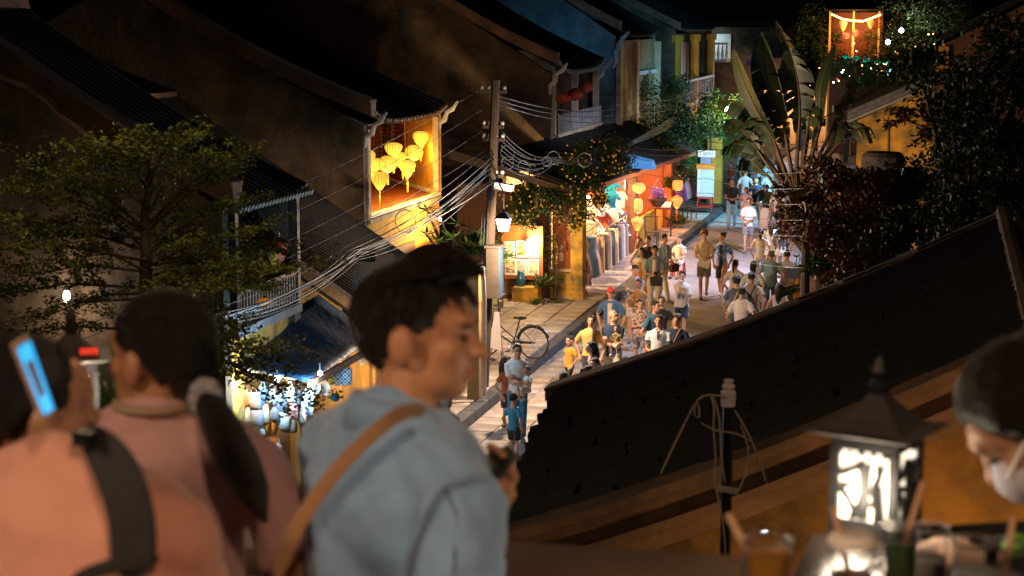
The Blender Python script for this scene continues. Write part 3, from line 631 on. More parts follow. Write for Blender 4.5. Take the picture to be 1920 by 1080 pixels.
# picture stand
PS = thing('picture_board', 'orange framed board showing six landscape pictures under a bulb', 'picture stand', PY(985, 525, 41.5))
a, b = PY(940, 440, 41.5), PY(1018, 525, 41.5)
m = MB(); m.bbox((a.x, 41.5, b.z), (b.x, 41.56, a.z + .25)); m.build('board', ORW, PS)
m = MB(); m.bbox((b.x - .14, 41.47, b.z - .02), (b.x, 41.5, a.z + .25)); m.build('frame', ORW, PS)
for k in (a.x + .1, b.x - .1):
    m = MB(); m.bbox((k - .03, 41.52, .14), (k + .03, 41.58, b.z)); m.build('leg', WOOD, PS)
PIC = [mix_mat('pic_%d' % i, c1, c2, 3.2, .42, .6, vec=(2.2, 1, 3.5)) for i, (c1, c2) in enumerate((((.75, .6, .4), (.15, .12, .1)), ((.05, .25, .6), (.8, .5, .2)), ((.7, .62, .4), (.28, .26, .18)), ((.8, .5, .15), (.3, .1, .03)), ((.75, .45, .3), (.2, .1, .06)), ((.8, .7, .6), (.5, .3, .2))))]
for i, (px, py) in enumerate(((957, 500), (978, 501), (1000, 501), (978, 467), (1000, 467), (955, 468))):
    c = PY(px, py, 41.46); m = MB(); m.box(c, (.29, .012, .42)); f = m.build('picture', WHT, PS); m = MB(); m.box(c + Vector((0, -.009, .01)), (.22, .006, .34)); m.build('print', PIC[i], f)
# bulbs on the stalls
for (px, py, yy, w, lb) in ((991, 452, 41.3, 62, 'bare bulb above the picture board'),):
    p = PY(px, py, yy); T = thing('light_bulb', lb, 'light bulb', p); m = MB(); m.ell((0, 0, 0), .05, 10, 7); m.build('bulb', BULB, T, world=False)
    m = MB(); m.zloft([(.04, .02, .02), (.1, .02, .02)], 8); m.tube([(0, 0, .1), (0, .3, .5)], .006, 4); m.build('holder', BLK, T, world=False); lamp('bulb_light', p + Vector((.1, -.15, -.02)), w, (1, .72, .4), .05, T)
# planter with pot and plants
PN = thing('planter', 'low ochre masonry planter with a blue pot behind the parked bicycle', 'planter', PY(985, 560, 41.3))
a, b = PZ(960, 570, .14), PZ(1008, 572, .14)
m = MB(); m.rings([[(a.x, 41.0, .14), (b.x, 41.0, .14), (b.x, 41.45, .14), (a.x, 41.45, .14)], [(a.x, 41.0, .56), (b.x, 41.0, .56), (b.x, 41.45, .56), (a.x, 41.45, .56)]]); m.build('trough', YELM, PN)
m = MB(); c = (a.x + .15, 41.3); m.zloft([(.5, .06, .06), (.62, .12, .12), (.78, .12, .12), (.9, .07, .07), (.94, .08, .08)], 12, c=c); m.build('pot', mat('blue_glaze', (.03, .13, .25), .2, .3, 6), PN, smooth=True)
# ---------------- garments
def fabmesh(kind):
    m = MB()
    def sheet(poly, th=.05):   # poly in x,z ; puffed cloth
        n = len(poly); c = (sum(p[0] for p in poly) / n, sum(p[1] for p in poly) / n)
        r = [[(x, -th * .2, z) for x, z in poly], [(c[0] + (x - c[0]) * .9, -th, c[1] + (z - c[1]) * .96) for x, z in poly]]
        r0 = [[(x, th * .2, z) for x, z in poly], [(c[0] + (x - c[0]) * .9, th, c[1] + (z - c[1]) * .96) for x, z in poly]]
        m.rings([r0[1], r0[0], r[0], r[1]])
    if kind == 'trousers':
        for s in (-1, 1):
            m.zloft([(-1.0, .09, .05, s * .1), (-.6, .085, .05, s * .09), (-.2, .095, .05, s * .075), (-.03, .085, .05, s * .06)], 8)
        m.zloft([(-.22, .17, .055), (-.1, .165, .06), (0, .14, .05)], 10)
    if kind == 'shirt':
        sheet([(-.2, -.62), (.2, -.62), (.21, -.2), (.36, -.34), (.42, -.26), (.2, .0), (.07, .03), (-.07, .03), (-.2, .0), (-.42, -.26), (-.36, -.34), (-.21, -.2)], .05)
    if kind == 'dress':
        m.zloft([(-1.2, .30, .09), (-.7, .23, .08), (-.42, .15, .07), (-.2, .17, .07), (-.05, .15, .06), (0, .07, .04)], 14, flute=.08, nf=7)
    o = m.mesh('garment_cloth', None or WHT); return o
GM = {k: fabmesh(k) for k in ('trousers', 'shirt', 'dress')}
hm = MB(); hm.tube([(-.2, 0, -.06), (0, 0, .03), (.2, 0, -.06)], .009, 4); hm.tube([(0, 0, .03), (0, 0, .09), (.03, 0, .12), (0, 0, .14)], .006, 4); HGM = hm.mesh('hanger', BLK)
def garment(kind, p, colr, label, group, rz=0, sc=1, m_=None):
    mt = m_ or cloth(colr)
    T = thing('hung_' + kind, label, 'clothing', p, rz, group)
    me = GM[kind].copy() if False else GM[kind]
    o = inst('cloth', me, T, (0, 0, 0), 0, (sc, 1, sc)); o.material_slots[0].link = 'OBJECT'; o.material_slots[0].material = mt
    inst('hanger', HGM, T); return T
ORDN = ['first', 'second', 'third', 'fourth', 'fifth', 'sixth', 'seventh', 'eighth', 'ninth', 'tenth']
random.seed(5)
cols = [((.75, .68, .6), 'cream'), ((.05, .06, .08), 'black'), ((.55, .38, .2), 'tan'), ((.09, .10, .12), 'charcoal'), ((.5, .42, .33), 'beige'), ((.06, .07, .1), 'navy'), ((.62, .45, .25), 'sand'), ((.12, .13, .14), 'slate'), ((.7, .6, .5), 'ivory'), ((.3, .28, .26), 'grey')]
for k in range(10):
    c, n = cols[k]
    garment('trousers', (-9.12, 44.9 + k * .52, 1.28), c, '%s wide trousers on the low rail, %s' % (n, 'left of the ivory pair' if k < 8 else 'at the street end'), 'trousers on the low rail of the clothing shop')
for k, (c, n) in enumerate((((.28, .16, .12), 'brown patterned'), ((.7, .68, .72), 'white'), ((.1, .16, .35), 'blue'), ((.05, .25, .27), 'teal'), ((.25, .22, .55), 'violet blue'), ((.6, .55, .5), 'pale'))):
    mm = mix_mat('floral_print', (.22, .11, .09), (.5, .36, .33), 14) if k == 0 else (mix_mat('white_floral', (.75, .75, .8), (.25, .3, .5), 12, .58, .62) if k == 1 else None)
    garment('dress', (-8.98 - .02 * k, 42.75 + k * .42, 1.62 - .03 * k), c, '%s long dress hanging by the ochre column' % n, 'dresses by the ochre column', sc=.9 if k else 1, m_=mm)
sc_ = [((.8, .78, .74), 'white'), ((.1, .1, .14), 'dark'), ((.02, .32, .42), 'turquoise'), ((.75, .5, .42), 'pink'), ((.3, .38, .55), 'sky blue'), ((.7, .55, .35), 'sand'), ((.55, .08, .05), 'red'), ((.8, .75, .6), 'cream'), ((.06, .08, .2), 'navy'), ((.7, .4, .15), 'amber'), ((.85, .82, .8), 'bright white'), ((.4, .3, .3), 'mauve')]
k = 0
for (px, py) in ((1105, 400), (1125, 388), (1145, 372), (1165, 356), (1180, 345), (1110, 425), (1130, 412), (1150, 398), (1158, 405), (1175, 385), (1122, 440), (1140, 428), (1160, 422), (1178, 412), (1145, 350), (1162, 372)):
    c, n = sc_[k % 12]; k += 1
    p = PX(px, py, -9.45); garment('shirt', p + Vector((0, 0, .2)), c, '%s short top on a hanger in the shop, %s from the ochre column' % (n, ['nearest', 'second', 'third', 'fourth', 'fifth', 'sixth', 'seventh', 'eighth', 'ninth', 'tenth', 'eleventh', 'twelfth', 'thirteenth', 'fourteenth', 'fifteenth', 'farthest'][k - 1]), 'tops on hangers in the clothing shop', sc=.78)
CH_ = thing('clothes_rail', 'low steel clothes rail carrying the trousers', 'clothes rail', (-9.12, 44.6, .14))
m = MB(); m.tube([(-9.12, 44.6, 1.41), (-9.12, 50.2, 1.41)], .015, 6); m.build('rail', STEEL, CH_)
for yy in (44.65, 50.15):
    m = MB(); m.tube([(-9.12, yy, .14), (-9.12, yy, 1.41)], .015, 6); m.build('post', STEEL, CH_)
CH2 = dup(CH_, (-9.0, 42.6, .14), 0, 'tall rail holding the long dresses behind the ochre column'); 
for c in CH2.children: c.scale = (1, .5, 1.22)
for j, (px, py) in enumerate(((1112, 385), (1132, 360), (1150, 378), (1170, 340), (1186, 362), (1100, 418), (1118, 408), (1140, 410), (1182, 398), (1168, 398))):
    c, n = sc_[(j * 5 + 3) % 12]; p = PX(px, py, -9.7); garment('shirt', p + Vector((0, 0, .2)), c, '%s folded top in the back row of the shop, %s along' % (n, ORDN[j]), 'tops on hangers in the clothing shop', sc=.7)
for k in range(3):
    T = thing('shop_rail', 'steel rail across the shop, row of tops number from the top'.replace('number', ('one', 'two', 'three')[k]), 'clothes rail', (-9.45, 43, 1.5 + k * .38))
    m = MB(); m.tube([(0, -.3, 0), (0, 7.6, 0)], .012, 5); m.build('rail', STEEL, T, world=False)
hc = [(.75, .5, .25), (.3, .38, .6), (.7, .35, .4), (.75, .65, .5)]
for k in range(6):
    p = PX(1134 + k * 8, 445 - k * 2, -9.2); m = MB(); m.zloft([(0, .17, .17), (.02, .165, .165), (.03, .1, .1), (.1, .085, .085), (.13, .04, .04)], 14)
    T = thing('sun_hat', '%s sun hat on the shelf above the trousers' % ('amber', 'blue', 'pink', 'cream', 'second amber', 'second blue')[k], 'hat', p - Vector((0, 0, .1)), 0, 'hats above the trousers'); m.build('hat_body', cloth(hc[k % 4]), T, smooth=True, world=False)
for i, (x, y, z, w, lb) in enumerate(((-9.7, 44.0, 2.3, 190, 'first'), (-9.6, 46.8, 2.3, 230, 'second'), (-9.6, 49.6, 2.3, 190, 'third'), (-9.9, 54.5, 2.4, 170, 'orange room'), (-9.7, 60, 2.4, 80, 'farthest'))):
    T = thing('shop_bulb', '%s bare bulb under the shop canopy' % lb, 'light bulb', (x, y, z), 0, 'bulbs under the shop canopy'); m = MB(); m.ell((0, 0, 0), .05, 8, 6); m.build('bulb', BULB, T, world=False); m = MB(); m.tube([(0, 0, .05), (0, 0, .5)], .008, 4); m.build('wire', BLK, T, world=False)
    lamp('shop_light', (x, y, z - .1), w * 1.35, (1, .63, .30) if i < 3 else (1, .46, .16), .08, T)
# hanging flower basket, menu stand, chair
p = PX(1233, 372, -8.85)
FB = thing('flower_basket', 'hanging basket of lilac flowers in front of the orange room', 'flower basket', p)
m = MB(); m.zloft([(-.28, .12, .12), (-.05, .3, .3), (0, .3, .3)], 12); m.build('basket', WOOD, FB, world=False)
m = MB()
for s in (-1, 1): m.tube([(s * .28, 0, 0), (0, 0, .65)], .006, 4)
m.build('cord', WHT, FB, world=False)
p = PX(1243, 440, -8.8); MS = thing('menu_stand', 'lit menu lectern on two dark legs by the orange room', 'menu stand', (p.x, p.y, .2))
m = MB(); m.box((0, 0, 1.02), (.62, .42, .04), rx=R(28)); m.build('top', WOOD, MS, world=False)
m = MB(); m.box((0, -.012, 1.05), (.5, .3, .01), rx=R(28)); m.build('menu', mat('lit_menu', (.9, .75, .5), .7, .3, 8, emit=(1, .7, .4), es=.5), MS, world=False)
for s in (-1, 1):
    m = MB(); m.bbox((s * .26 - .02, -.02, 0), (s * .26 + .02, .02, 1.0)); m.build('leg', DWOOD, MS, world=False)
p = PX(1222, 445, -8.75); C0 = thing('chair', 'dark wooden chair beside the menu stand', 'chair', (p.x, p.y, .2), .3)
m = MB(); m.bbox((-.2, -.2, .43), (.2, .2, .46)); m.build('seat', DWOOD, C0, world=False)
m = MB(); m.tube([(-.19, .19, .46), (-.19, .22, .9), (.19, .22, .9), (.19, .19, .46)], .02, 5); m.build('backrest', DWOOD, C0, world=False)
for sx in (-1, 1):
    for sy in (-1, 1):
        m = MB(); m.bbox((sx * .18 - .015, sy * .18 - .015, 0), (sx * .18 + .015, sy * .18 + .015, .43)); m.build('leg', DWOOD, C0, world=False)
dup(C0, Vector((-8.7, 60.4, .2)), 1.2, 'dark wooden chair on the pavement beyond the lower orange lantern')
for k, (c, n) in enumerate((((.6, .05, .25), 'pink'), ((.2, .22, .24), 'grey'), ((.1, .12, .14), 'black'), ((.5, .05, .3), 'magenta'), ((.25, .27, .3), 'slate'), ((.3, .05, .05), 'dark red'))):
    garment('dress', (-8.95, 58.6 + k * .5, 1.75), c, '%s long garment on the pavement rail beyond the flower basket' % n, 'garments on the pavement rail', sc=.72)
# price board on the red stool
p = Vector((-8.52, 63.2, .2)); BD = thing('notice_board', 'blue white notice board with red header standing on a red stool', 'sign', p, R(-3))
wb = .62
m = MB(); m.bbox((-wb / 2, 0, .52), (wb / 2, .05, 1.55)); m.build('board', mix_mat('grid_print', (.28, .55, .62), (.62, .74, .78), 18, .4, .5, kind='check', vec=(1, 1, 1.5)), BD, world=False)
m = MB(); m.bbox((-.31, -.012, .52), (-.22, -.002, 1.55)); m.build('strip', WHT, BD, world=False)
m = MB(); m.bbox((-wb / 2 - .03, -.02, 1.551), (wb / 2 + .03, .06, 1.74)); m.build('header', mat('orange_sign', (.75, .28, .03), .5, .1, 5), BD, world=False)
def scrawl(par, x0, x1, z, h, y, mt, n, seed, nm='lettering'):
    rr = random.Random(seed); m = MB(); w = (x1 - x0) / n
    for i in range(n):
        if rr.random() < .15: continue
        cx = x0 + (i + .5) * w
        for q in range(2): m.box((cx + rr.uniform(-.2, .2) * w, y, z + rr.uniform(-.2, .2) * h), (w * .16, .006, h * rr.uniform(.6, 1)), ry=rr.uniform(-.3, .3))
        m.box((cx, y, z + rr.choice((-.4, 0, .4)) * h), (w * .55, .006, h * .14))
    return m.build(nm, mt, par, world=False)
scrawl(BD, -.26, .28, 1.65, .1, -.024, YFLOW, 7, 1)
m = MB(); m.bbox((-.2, 0, 1.741), (.2, .04, 2.0)); m.build('panel', mat('blue_grey_sign', (.18, .28, .42), .5, .2, 5), BD, world=False)
m = MB(); m.bbox((-.3, -.02, 2.0), (.34, .04, 2.24)); m.build('top_panel', WHT, BD, world=False)
scrawl(BD, -.24, .28, 2.12, .11, -.024, mat('blue_ink', (.02, .25, .4), .6), 8, 2)
ST = thing('red_stool', 'red plastic stool carrying the notice board', 'stool', (-8.52, 63.2, .2)); 
def stoolparts(T, h=.5, w=.3):
    m = MB(); m.bbox((-w / 2, -w / 2, h - .03), (w / 2, w / 2, h)); m.build('seat', REDP, T, world=False)
    for sx in (-1, 1):
        for sy in (-1, 1):
            m = MB(); m.tube([(sx * w * .45, sy * w * .45, h - .03), (sx * w * .55, sy * w * .55, 0)], .025, 4); m.build('leg', REDP, T, world=False)
    m = MB(); m.box((0, 0, h * .35), (w * 1.05, w * 1.05, .03)); m.build('brace', REDP, T, world=False)
stoolparts(ST, .5, .52)
ST2 = thing('red_stool', 'red plastic stool under the seated girl in white', 'stool', PZ(1273, 518, 0)); stoolparts(ST2, .42, .3)
m = MB(); m.bbox((-8.35, 66.5, 0), (-8.9, 67, 2.7)); t = m.build('pillar', YEL); tag(t, 'ochre pillar right behind the blue notice board', 'pillar')
# blue awning over the far end of the flowering tree
AW = thing('blue_awning', 'blue awning poking out beyond the yellow flowering tree', 'awning', PX(1195, 300, -8.6))
a, b, c, d = PX(1168, 292, -8.9), PX(1222, 305, -8.3), PX(1226, 318, -8.2), PX(1172, 315, -8.8)
m = MB(); m.slab([a, b, c, d], (0, .4, .05)); m.build('sheet', mat('blue_tarp', (.04, .16, .3), .45, .2, 3, .3), AW)
m = MB(); m.tube([d, d + Vector((0, 0, -.6))], .02, 5); m.build('arm', STEEL, AW)

# ================================================================ bag stall with the blue tarpaulin
BS = thing('tarpaulin_awning', 'dark blue tarpaulin awning over the brightly lit bag stall', 'awning', (-8.9, 21.6, 2.3))
TP = mat('dark_tarp', (.02, .06, .13), .5, .3, 3, .5, fine=9, bdist=.03)
def tarp(u, v):
    a = Vector((-8.24, 21.5, 2.28)).lerp(Vector((-8.36, 24.6, 2.34)), u); b = Vector((-9.75, 21.45, 2.5)).lerp(Vector((-9.3, 24.6, 2.95)), u)
    p = a.lerp(b, v); p.z -= .06 * math.sin(math.pi * v) * math.sin(math.pi * u * 3) ** 2; return p
m = MB(); m.grid(tarp, 12, 8); o = m.build('sheet', TP, BS, smooth=True); mod = o.modifiers.new('thick', 'SOLIDIFY'); mod.thickness = .015
m = MB(); m.bbox((-8.28, 21.5, 2.2), (-8.22, 24.6, 2.29)); m.build('front_beam', WOOD, BS)
m = MB(); m.tube([(-8.25, 21.5, 2.25), (-9.75, 21.46, 2.47)], .02, 6); m.build('side_rail', STEEL, BS)
m = MB(); m.tube([(-8.25, 24.5, .14), (-8.25, 24.5, 2.2)], .03, 6); m.build('post', STEEL, BS)
SW = thing('stall_wall', 'lit back partition of the bag stall', 'partition', (-9, 22.6, .14)); m = MB(); m.bbox((-10.3, 22.7, .14), (-8.9, 22.76, 2.35)); m.build('board', mat('stall_cloth', (.6, .42, .3), .9, .4, 3, .3), SW)
m = MB(); m.bbox((-8.95, 22.3, .14), (-8.9, 24.5, 2.2)); m.build('board', YEL, SW)
rl0 = random.Random(9)
def bag(label, p, w, h, mt, kind='tote', rz=0, group='bags hung at the stall'):
    T = thing('handbag' if kind != 'hat' else 'straw_hat', label, 'bag' if kind != 'hat' else 'hat', p, rz, group)
    m = MB()
    if kind == 'tote': q = rl0.uniform(-.02, .02); m.zloft([(-h, w * .36, .028, q), (-h * .93, w * .46, .042, q), (-h * .5, w * .5, .05, q * .6), (-h * .12, w * .47, .03), (0, w * .46, .014)], 14, flute=.03, nf=5)
    elif kind == 'round': m.ell((0, 0, -h / 2), (w / 2, .05, h / 2), 14, 8)
    elif kind == 'long': m.zloft([(-h, w * .2, .03), (-h * .7, w * .5, .05), (-h * .3, w * .42, .05), (0, w * .12, .02)], 10)
    elif kind == 'hat': m.ell((0, 0, -h / 2), (w / 2, .012, h / 2), 16, 8); m.ell((0, -.04, -h / 2), (w * .27, .06, h * .27), 12, 8)
    m.build('body', mt, T, smooth=True, world=False)
    sh_ = .2 if w > .25 else .08
    m = MB(); m.tube([(-w * .25, 0, -.01), (-w * .16, 0, sh_ * .6), (0, 0, sh_), (w * .16, 0, sh_ * .6), (w * .25, 0, -.01)], .006, 5); m.build('strap', mt, T, world=False)
    return T
DIA = mix_mat('diamond_print', (.03, .12, .32), (.8, .8, .78), 3.1, .05, .2, kind='wave')
def diamond():
    m = bpy.data.materials.new('diamond_weave'); m.use_nodes = True; nt = m.node_tree; N = nt.nodes; L = nt.links; b = N['Principled BSDF']; b.inputs['Roughness'].default_value = .8
    tc = N.new('ShaderNodeTexCoord'); sx = N.new('ShaderNodeSeparateXYZ'); L.new(tc.outputs['Object'], sx.inputs[0])
    def mth(op, a, bb=None, v=None):
        n = N.new('ShaderNodeMath'); n.operation = op; L.new(a, n.inputs[0])
        if bb is not None: L.new(bb, n.inputs[1])
        if v is not None: n.inputs[1].default_value = v
        return n.outputs[0]
    u = mth('ADD', sx.outputs[0], sx.outputs[2]); v = mth('SUBTRACT', sx.outputs[0], sx.outputs[2])
    fu = mth('ABSOLUTE', mth('SUBTRACT', mth('FRACT', mth('MULTIPLY', u, v=9.5)), v=.5)); fv = mth('ABSOLUTE', mth('SUBTRACT', mth('FRACT', mth('MULTIPLY', v, v=9.5)), v=.5))
    mx = mth('MAXIMUM', fu, fv); edge = mth('GREATER_THAN', mx, v=.41); dot = mth('LESS_THAN', mth('ADD', fu, fv), v=.22); s = mth('MAXIMUM', edge, dot)
    rp = N.new('ShaderNodeMix'); rp.data_type = 'RGBA'; L.new(s, rp.inputs[0]); rp.inputs[6].default_value = (.75, .78, .8, 1); rp.inputs[7].default_value = (.02, .07, .22, 1); L.new(rp.outputs[2], b.inputs['Base Color']); return m
bag('blue and white diamond patterned tote hanging against the ochre wall', PX(640, 690, -8.42), .31, .26, diamond(), rz=.35)
bag('tan drawstring bag behind the diamond tote', PX(622, 675, -8.6), .2, .26, cloth((.5, .28, .14)))
bag('brown leather bag left of the tan drawstring bag', PX(608, 683, -8.55), .2, .24, cloth((.16, .09, .06)), 'round')
bag('yellow flowered purse under the tan bag', PX(616, 706, -8.5), .17, .13, mix_mat('yellow_floral', (.6, .35, .03), (.06, .05, .02), 30), 'round')
bag('pale pink straw hat hanging left of the diamond tote', PX(604, 712, -8.4), .25, .25, cloth((.72, .45, .36)), 'hat')
bag('cream flowered straw hat beside the pale pink one', PX(588, 712, -8.4), .22, .22, cloth((.75, .6, .45)), 'hat')
bag('small blue purse below the diamond tote', PX(628, 738, -8.5), .15, .12, cloth((.03, .15, .3)), 'round')
bag('white tote with violet dots at the end of the awning', PX(577, 735, -8.3), .16, .45, mix_mat('violet_dots', (.12, .05, .35), (.85, .83, .85), 14, .22, .26, kind='vor'), 'long')
bl = [((.7, .7, .72), 'white'), ((.12, .25, .5), 'blue'), ((.6, .5, .4), 'ivory'), ((.55, .22, .2), 'dusty pink'), ((.45, .52, .6), 'silver'), ((.12, .12, .14), 'black'), ((.3, .25, .2), 'brown'), ((.2, .2, .25), 'slate')]
n = 0
for row, (y0, kk) in enumerate(((724, 9), (757, 8))):
    for k in range(kk):
        c, nm_ = bl[(k * 3 + row) % 8]; p = PY(442 + k * 17 + row * 5, y0 + (k % 3) * 6, 21.62 + .07 * (k % 2)); n += 1
        bag('%s bag, %s in the %s row under the tarpaulin' % (nm_, ['at the left end', 'left of centre', 'next to the centre', 'in the centre', 'right of centre', 'near the right end', 'beside the last one', 'at the right end', 'by the violet dots'][k], ('top', 'second')[row]), p, .13 + .03 * (k % 3), .22 + .05 * (k % 2), cloth(c), ('tote', 'long', 'tote')[k % 3])
lw = [((445, 800), .22, .2, (.3, .2, .13), 'tote', 'brown canvas bag low on the left of the stall'), ((470, 790), .12, .34, (.5, .42, .35), 'long', 'beige long bag beside the brown canvas bag'), ((487, 795), .2, .2, (.55, .6, .62), 'round', 'pale round fan bag with radiating seams'), ((502, 775), .11, .3, (.65, .28, .04), 'long', 'orange long bag right of the pale fan bag'), ((515, 778), .1, .28, (.6, .3, .08), 'long', 'amber long bag beside the orange one'), ((540, 785), .26, .2, (.28, .2, .13), 'tote', 'brown box shaped bag below the slate tote'), ((508, 818), .24, .26, (.55, .17, .03), 'round', 'rust round bag with flowers'), ((495, 836), .15, .13, (.6, .68, .7), 'round', 'pale aqua purse under the rust round bag'), ((520, 830), .13, .14, (.6, .58, .52), 'round', 'small white flower purse on the rust bag'), ((500, 862), .18, .13, (.7, .7, .7), 'tote', 'white and red pouch at the bottom'), ((508, 885), .14, .2, (.08, .15, .3), 'tote', 'dark blue pouch at the very bottom'), ((470, 855), .16, .18, (.4, .1, .06), 'round', 'dark red purse low at the left'), ((452, 760), .3, .1, (.55, .35, .3), 'tote', 'folded dusty pink bag under the branch')]
for (px, py), w, h, c, kd, lb in lw: bag(lb, PY(px, py, 21.75), w, h, cloth(c), kd)
for (px, py, x, w, c, e, lb) in ((460, 695, 21.5, 60, (1, .7, .4), BULB, 'warm bulb at the left end of the bag stall'), (600, 700, 21.6, 110, (.4, .75, 1), BULBW, 'cold white bulb at the right corner of the tarpaulin'), (520, 712, 21.5, 70, (.45, .78, 1), BULBW, 'cold white bulb in the middle of the bag stall')):
    p = PY(px, py, x); T = thing('light_bulb', lb, 'light bulb', p, 0, 'bulbs of the bag stall'); m = MB(); m.ell((0, 0, 0), .035, 10, 7); m.build('bulb', e, T, world=False)
    m = MB(); m.tube([(0, 0, .03), (0, 0, .15)], .012, 5); m.build('holder', BLK, T, world=False); lamp('bulb_light', p + Vector((.02, -.16, -.08)), w * .42, c, .04, T)
p = PX(683, 665, -9.27); FR = thing('framed_picture', 'white framed picture on the ochre wall beside the tarpaulin', 'picture', p)
m = MB(); m.box((0, 0, 0), (.03, .5, .3)); m.build('frame', WHT, FR, world=False); m = MB(); m.box((.02, 0, 0), (.01, .4, .2)); m.build('print', PIC[3], FR, world=False)
p = PX(665, 690, -8.5); T = thing('light_bulb', 'added hidden bulb under the tarpaulin lighting the ochre wall', 'light bulb', (-8.5, 24.9, 2.2), 0, 'bulbs of the bag stall'); m = MB(); m.ell((0, 0, 0), .035, 8, 6); m.build('bulb', BULB, T, world=False); lamp('bulb_light', (-8.6, 24.8, 2.1), 45, (1, .75, .4), .05, T)  # unseen bulb added to light the wall beside the tarpaulin
# wall lamp in the leaves on the left
p = PY(125, 556, 20.6); T = thing('wall_lamp', 'bright wall lamp shining through the feathery tree on the left', 'wall lamp', p); m = MB(); m.ell((0, 0, 0), (.05, .05, .09), 10, 8); m.build('bulb', BULB, T, world=False)
m = MB(); m.zloft([(.09, .06, .06), (.14, .03, .03)], 8); m.box((0, .14, .12), (.04, .25, .03)); m.build('bracket', BLK, T, world=False); lamp('lamp_light', p + Vector((0, -.3, 0)), 22, (1, .74, .5), .06, T)
# ================================================================ utility pole, lamp, cables
UP_ = thing('utility_pole', 'weathered brown utility pole carrying a tangle of cables', 'utility pole', (-8.5, 31, .14))
def upx(px, py): return PY(px, py, 31)
m = MB(); a = upx(905, 745); b = upx(917, 480); c = upx(930, 150); m.tube([a, b, c], [.11, .10, .08], 9); m.build('shaft', POLE, UP_)
for py, w in ((172, .5), (238, .4), (262, .42), (330, .4)):
    p = upx(925, py); m = MB(); m.box(p, (w, .07, .06)); m.build('crossarm', POLE, UP_)
    for s in (-1, -.35, .35, 1):
        m = MB(); m.zloft([(p.z + .03, .02, .02), (p.z + .06, .035, .035), (p.z + .1, .03, .03), (p.z + .12, .012, .012)], 8, c=(p.x + s * w * .44, p.y)); m.build('insulator', GREYW, UP_)
for k in range(3):
    m = MB(); px = 908 + k * 5; m.tube([upx(px, 400 + k * 6) + Vector((0, -.16, 0)), upx(px - 2, 470) + Vector((0, -.2, 0)), upx(px + 2, 560) + Vector((0, -.17, 0)), upx(px - 4, 700) + Vector((0, -.2, 0))], .008, 5, True); m.build('down_cable', CABLE, UP_)
p = upx(945, 350); m = MB(); m.box(p, (.34, .2, .12), ry=.15); tag(m.build('junction_box', GREYW), 'pale junction box bolted high on the utility pole', 'junction box')
p = upx(932, 508); T = thing('meter_box', 'grey blue meter cabinet beside the utility pole', 'meter box', (p.x, 30.8, p.z)); m = MB(); m.box((0, 0, 0), (.24, .3, .95)); m.build('cabinet', mat('faded_cabinet', (.05, .038, .025), .7, .3, 4, .3), T, world=False); m = MB(); m.bbox((.121, -.14, -.46), (.14, .14, .46)); m.build('door', mat('blue_cabinet', (.025, .06, .10), .6, .3, 4, .3), T, world=False); m = MB(); m.box((0, 0, .5), (.3, .36, .04)); m.build('lid', MC['faded_cabinet'], T, world=False)
# second, steel pole
m = MB(); m.tube([PY(908, 742, 29.8), PY(908, 560, 29.8), PY(905, 500, 29.8)], .045, 8); tag(m.build('steel_pole', STEEL), 'thin grey steel pole standing just right of the ochre post', 'pole')
m = MB(); m.bbox((PY(876, 740, 29.9).x, 29.9, .14), (PY(898, 740, 29.9).x, 30.1, 2.6)); tag(m.build('timber_post', mat('ochre_timber', (.22, .13, .04), .85, .4, 3, .6, stretch=(5, 5, .7))), 'ochre brown timber post behind the man in denim', 'post')
# street lantern
p = PY(944, 420, 30.4); SLp = thing('street_lantern', 'glowing street lantern bracketed to the utility pole', 'street lamp', p)
m = MB(); m.rings([[(s * .07, t * .07, -.13) for s, t in ((-1, -1), (1, -1), (1, 1), (-1, 1))], [(s * .12, t * .12, .1) for s, t in ((-1, -1), (1, -1), (1, 1), (-1, 1))]]); m.build('glass', LPAN, SLp, world=False)
m = MB(); m.rings([[(s * .14, t * .14, .105) for s, t in ((-1, -1), (1, -1), (1, 1), (-1, 1))], [(s * .06, t * .06, .22) for s, t in ((-1, -1), (1, -1), (1, 1), (-1, 1))]]); m.tube([(0, 0, .2), (0, 0, .55), (-.1, .3, .62), (-.2, .6, .6)], .018, 6); m.build('hood', BLK, SLp, world=False)
for s, t in ((-1, -1), (1, -1), (1, 1), (-1, 1)):
    m = MB(); m.tube([(s * .072, t * .072, -.14), (s * .123, t * .123, .11)], .009, 4); m.build('glazing_bar', BLK, SLp, world=False)
lamp('street_lantern_light', p + Vector((.45, -.25, -.3)), 540, (1, .70, .46), .08, SLp)
# unseen flood lamps among the houses, assumed from the light or added to brighten
def flood(label, p, to, W_, col, ang=110):
    T = thing('added_flood_lamp', label, 'added flood lamp', p); d = (Vector(to) - Vector(p)).normalized()
    m = MB(); m.box((0, 0, 0), (.3, .12, .22), rz=math.atan2(d.y, d.x) - math.pi / 2); m.build('housing', BLK, T, world=False)
    m = MB(); m.tube([(0, 0, .1), (.3, 0, .25)], .02, 5); m.build('bracket', BLK, T, world=False)
    s = spot('added_flood_light', Vector(p) + d * .12, to, W_, col, ang); return T
flood('assumed unseen flood lamp on the right hand side behind the crotons', (-3.9, 38.5, 4.6), (-7.4, 31, 0), 850, (.66, .76, 1), 125)  # assumed lamp, unseen, giving the near street its cool light
flood('assumed cold flood lamp above the blue lit crossing', (-3.6, 60, 4.2), (-8.2, 66, 0), 2300, (.22, .68, 1), 105)  # unseen flood assumed for the blue light on the crossing
flood('assumed cold flood lamp over the middle of the street', (-3.3, 48, 4.4), (-5.8, 49.5, 0), 2000, (.72, .74, 1), 135)  # assumed source above the right kerb, unseen, lighting mid street
flood('assumed cold flood lamp over the bag stall', (-9.0, 26.0, 3.4), (-6.8, 31, 0), 130, (.3, .65, 1), 110)  # unseen cold flood assumed for the bluish pavement near the stall
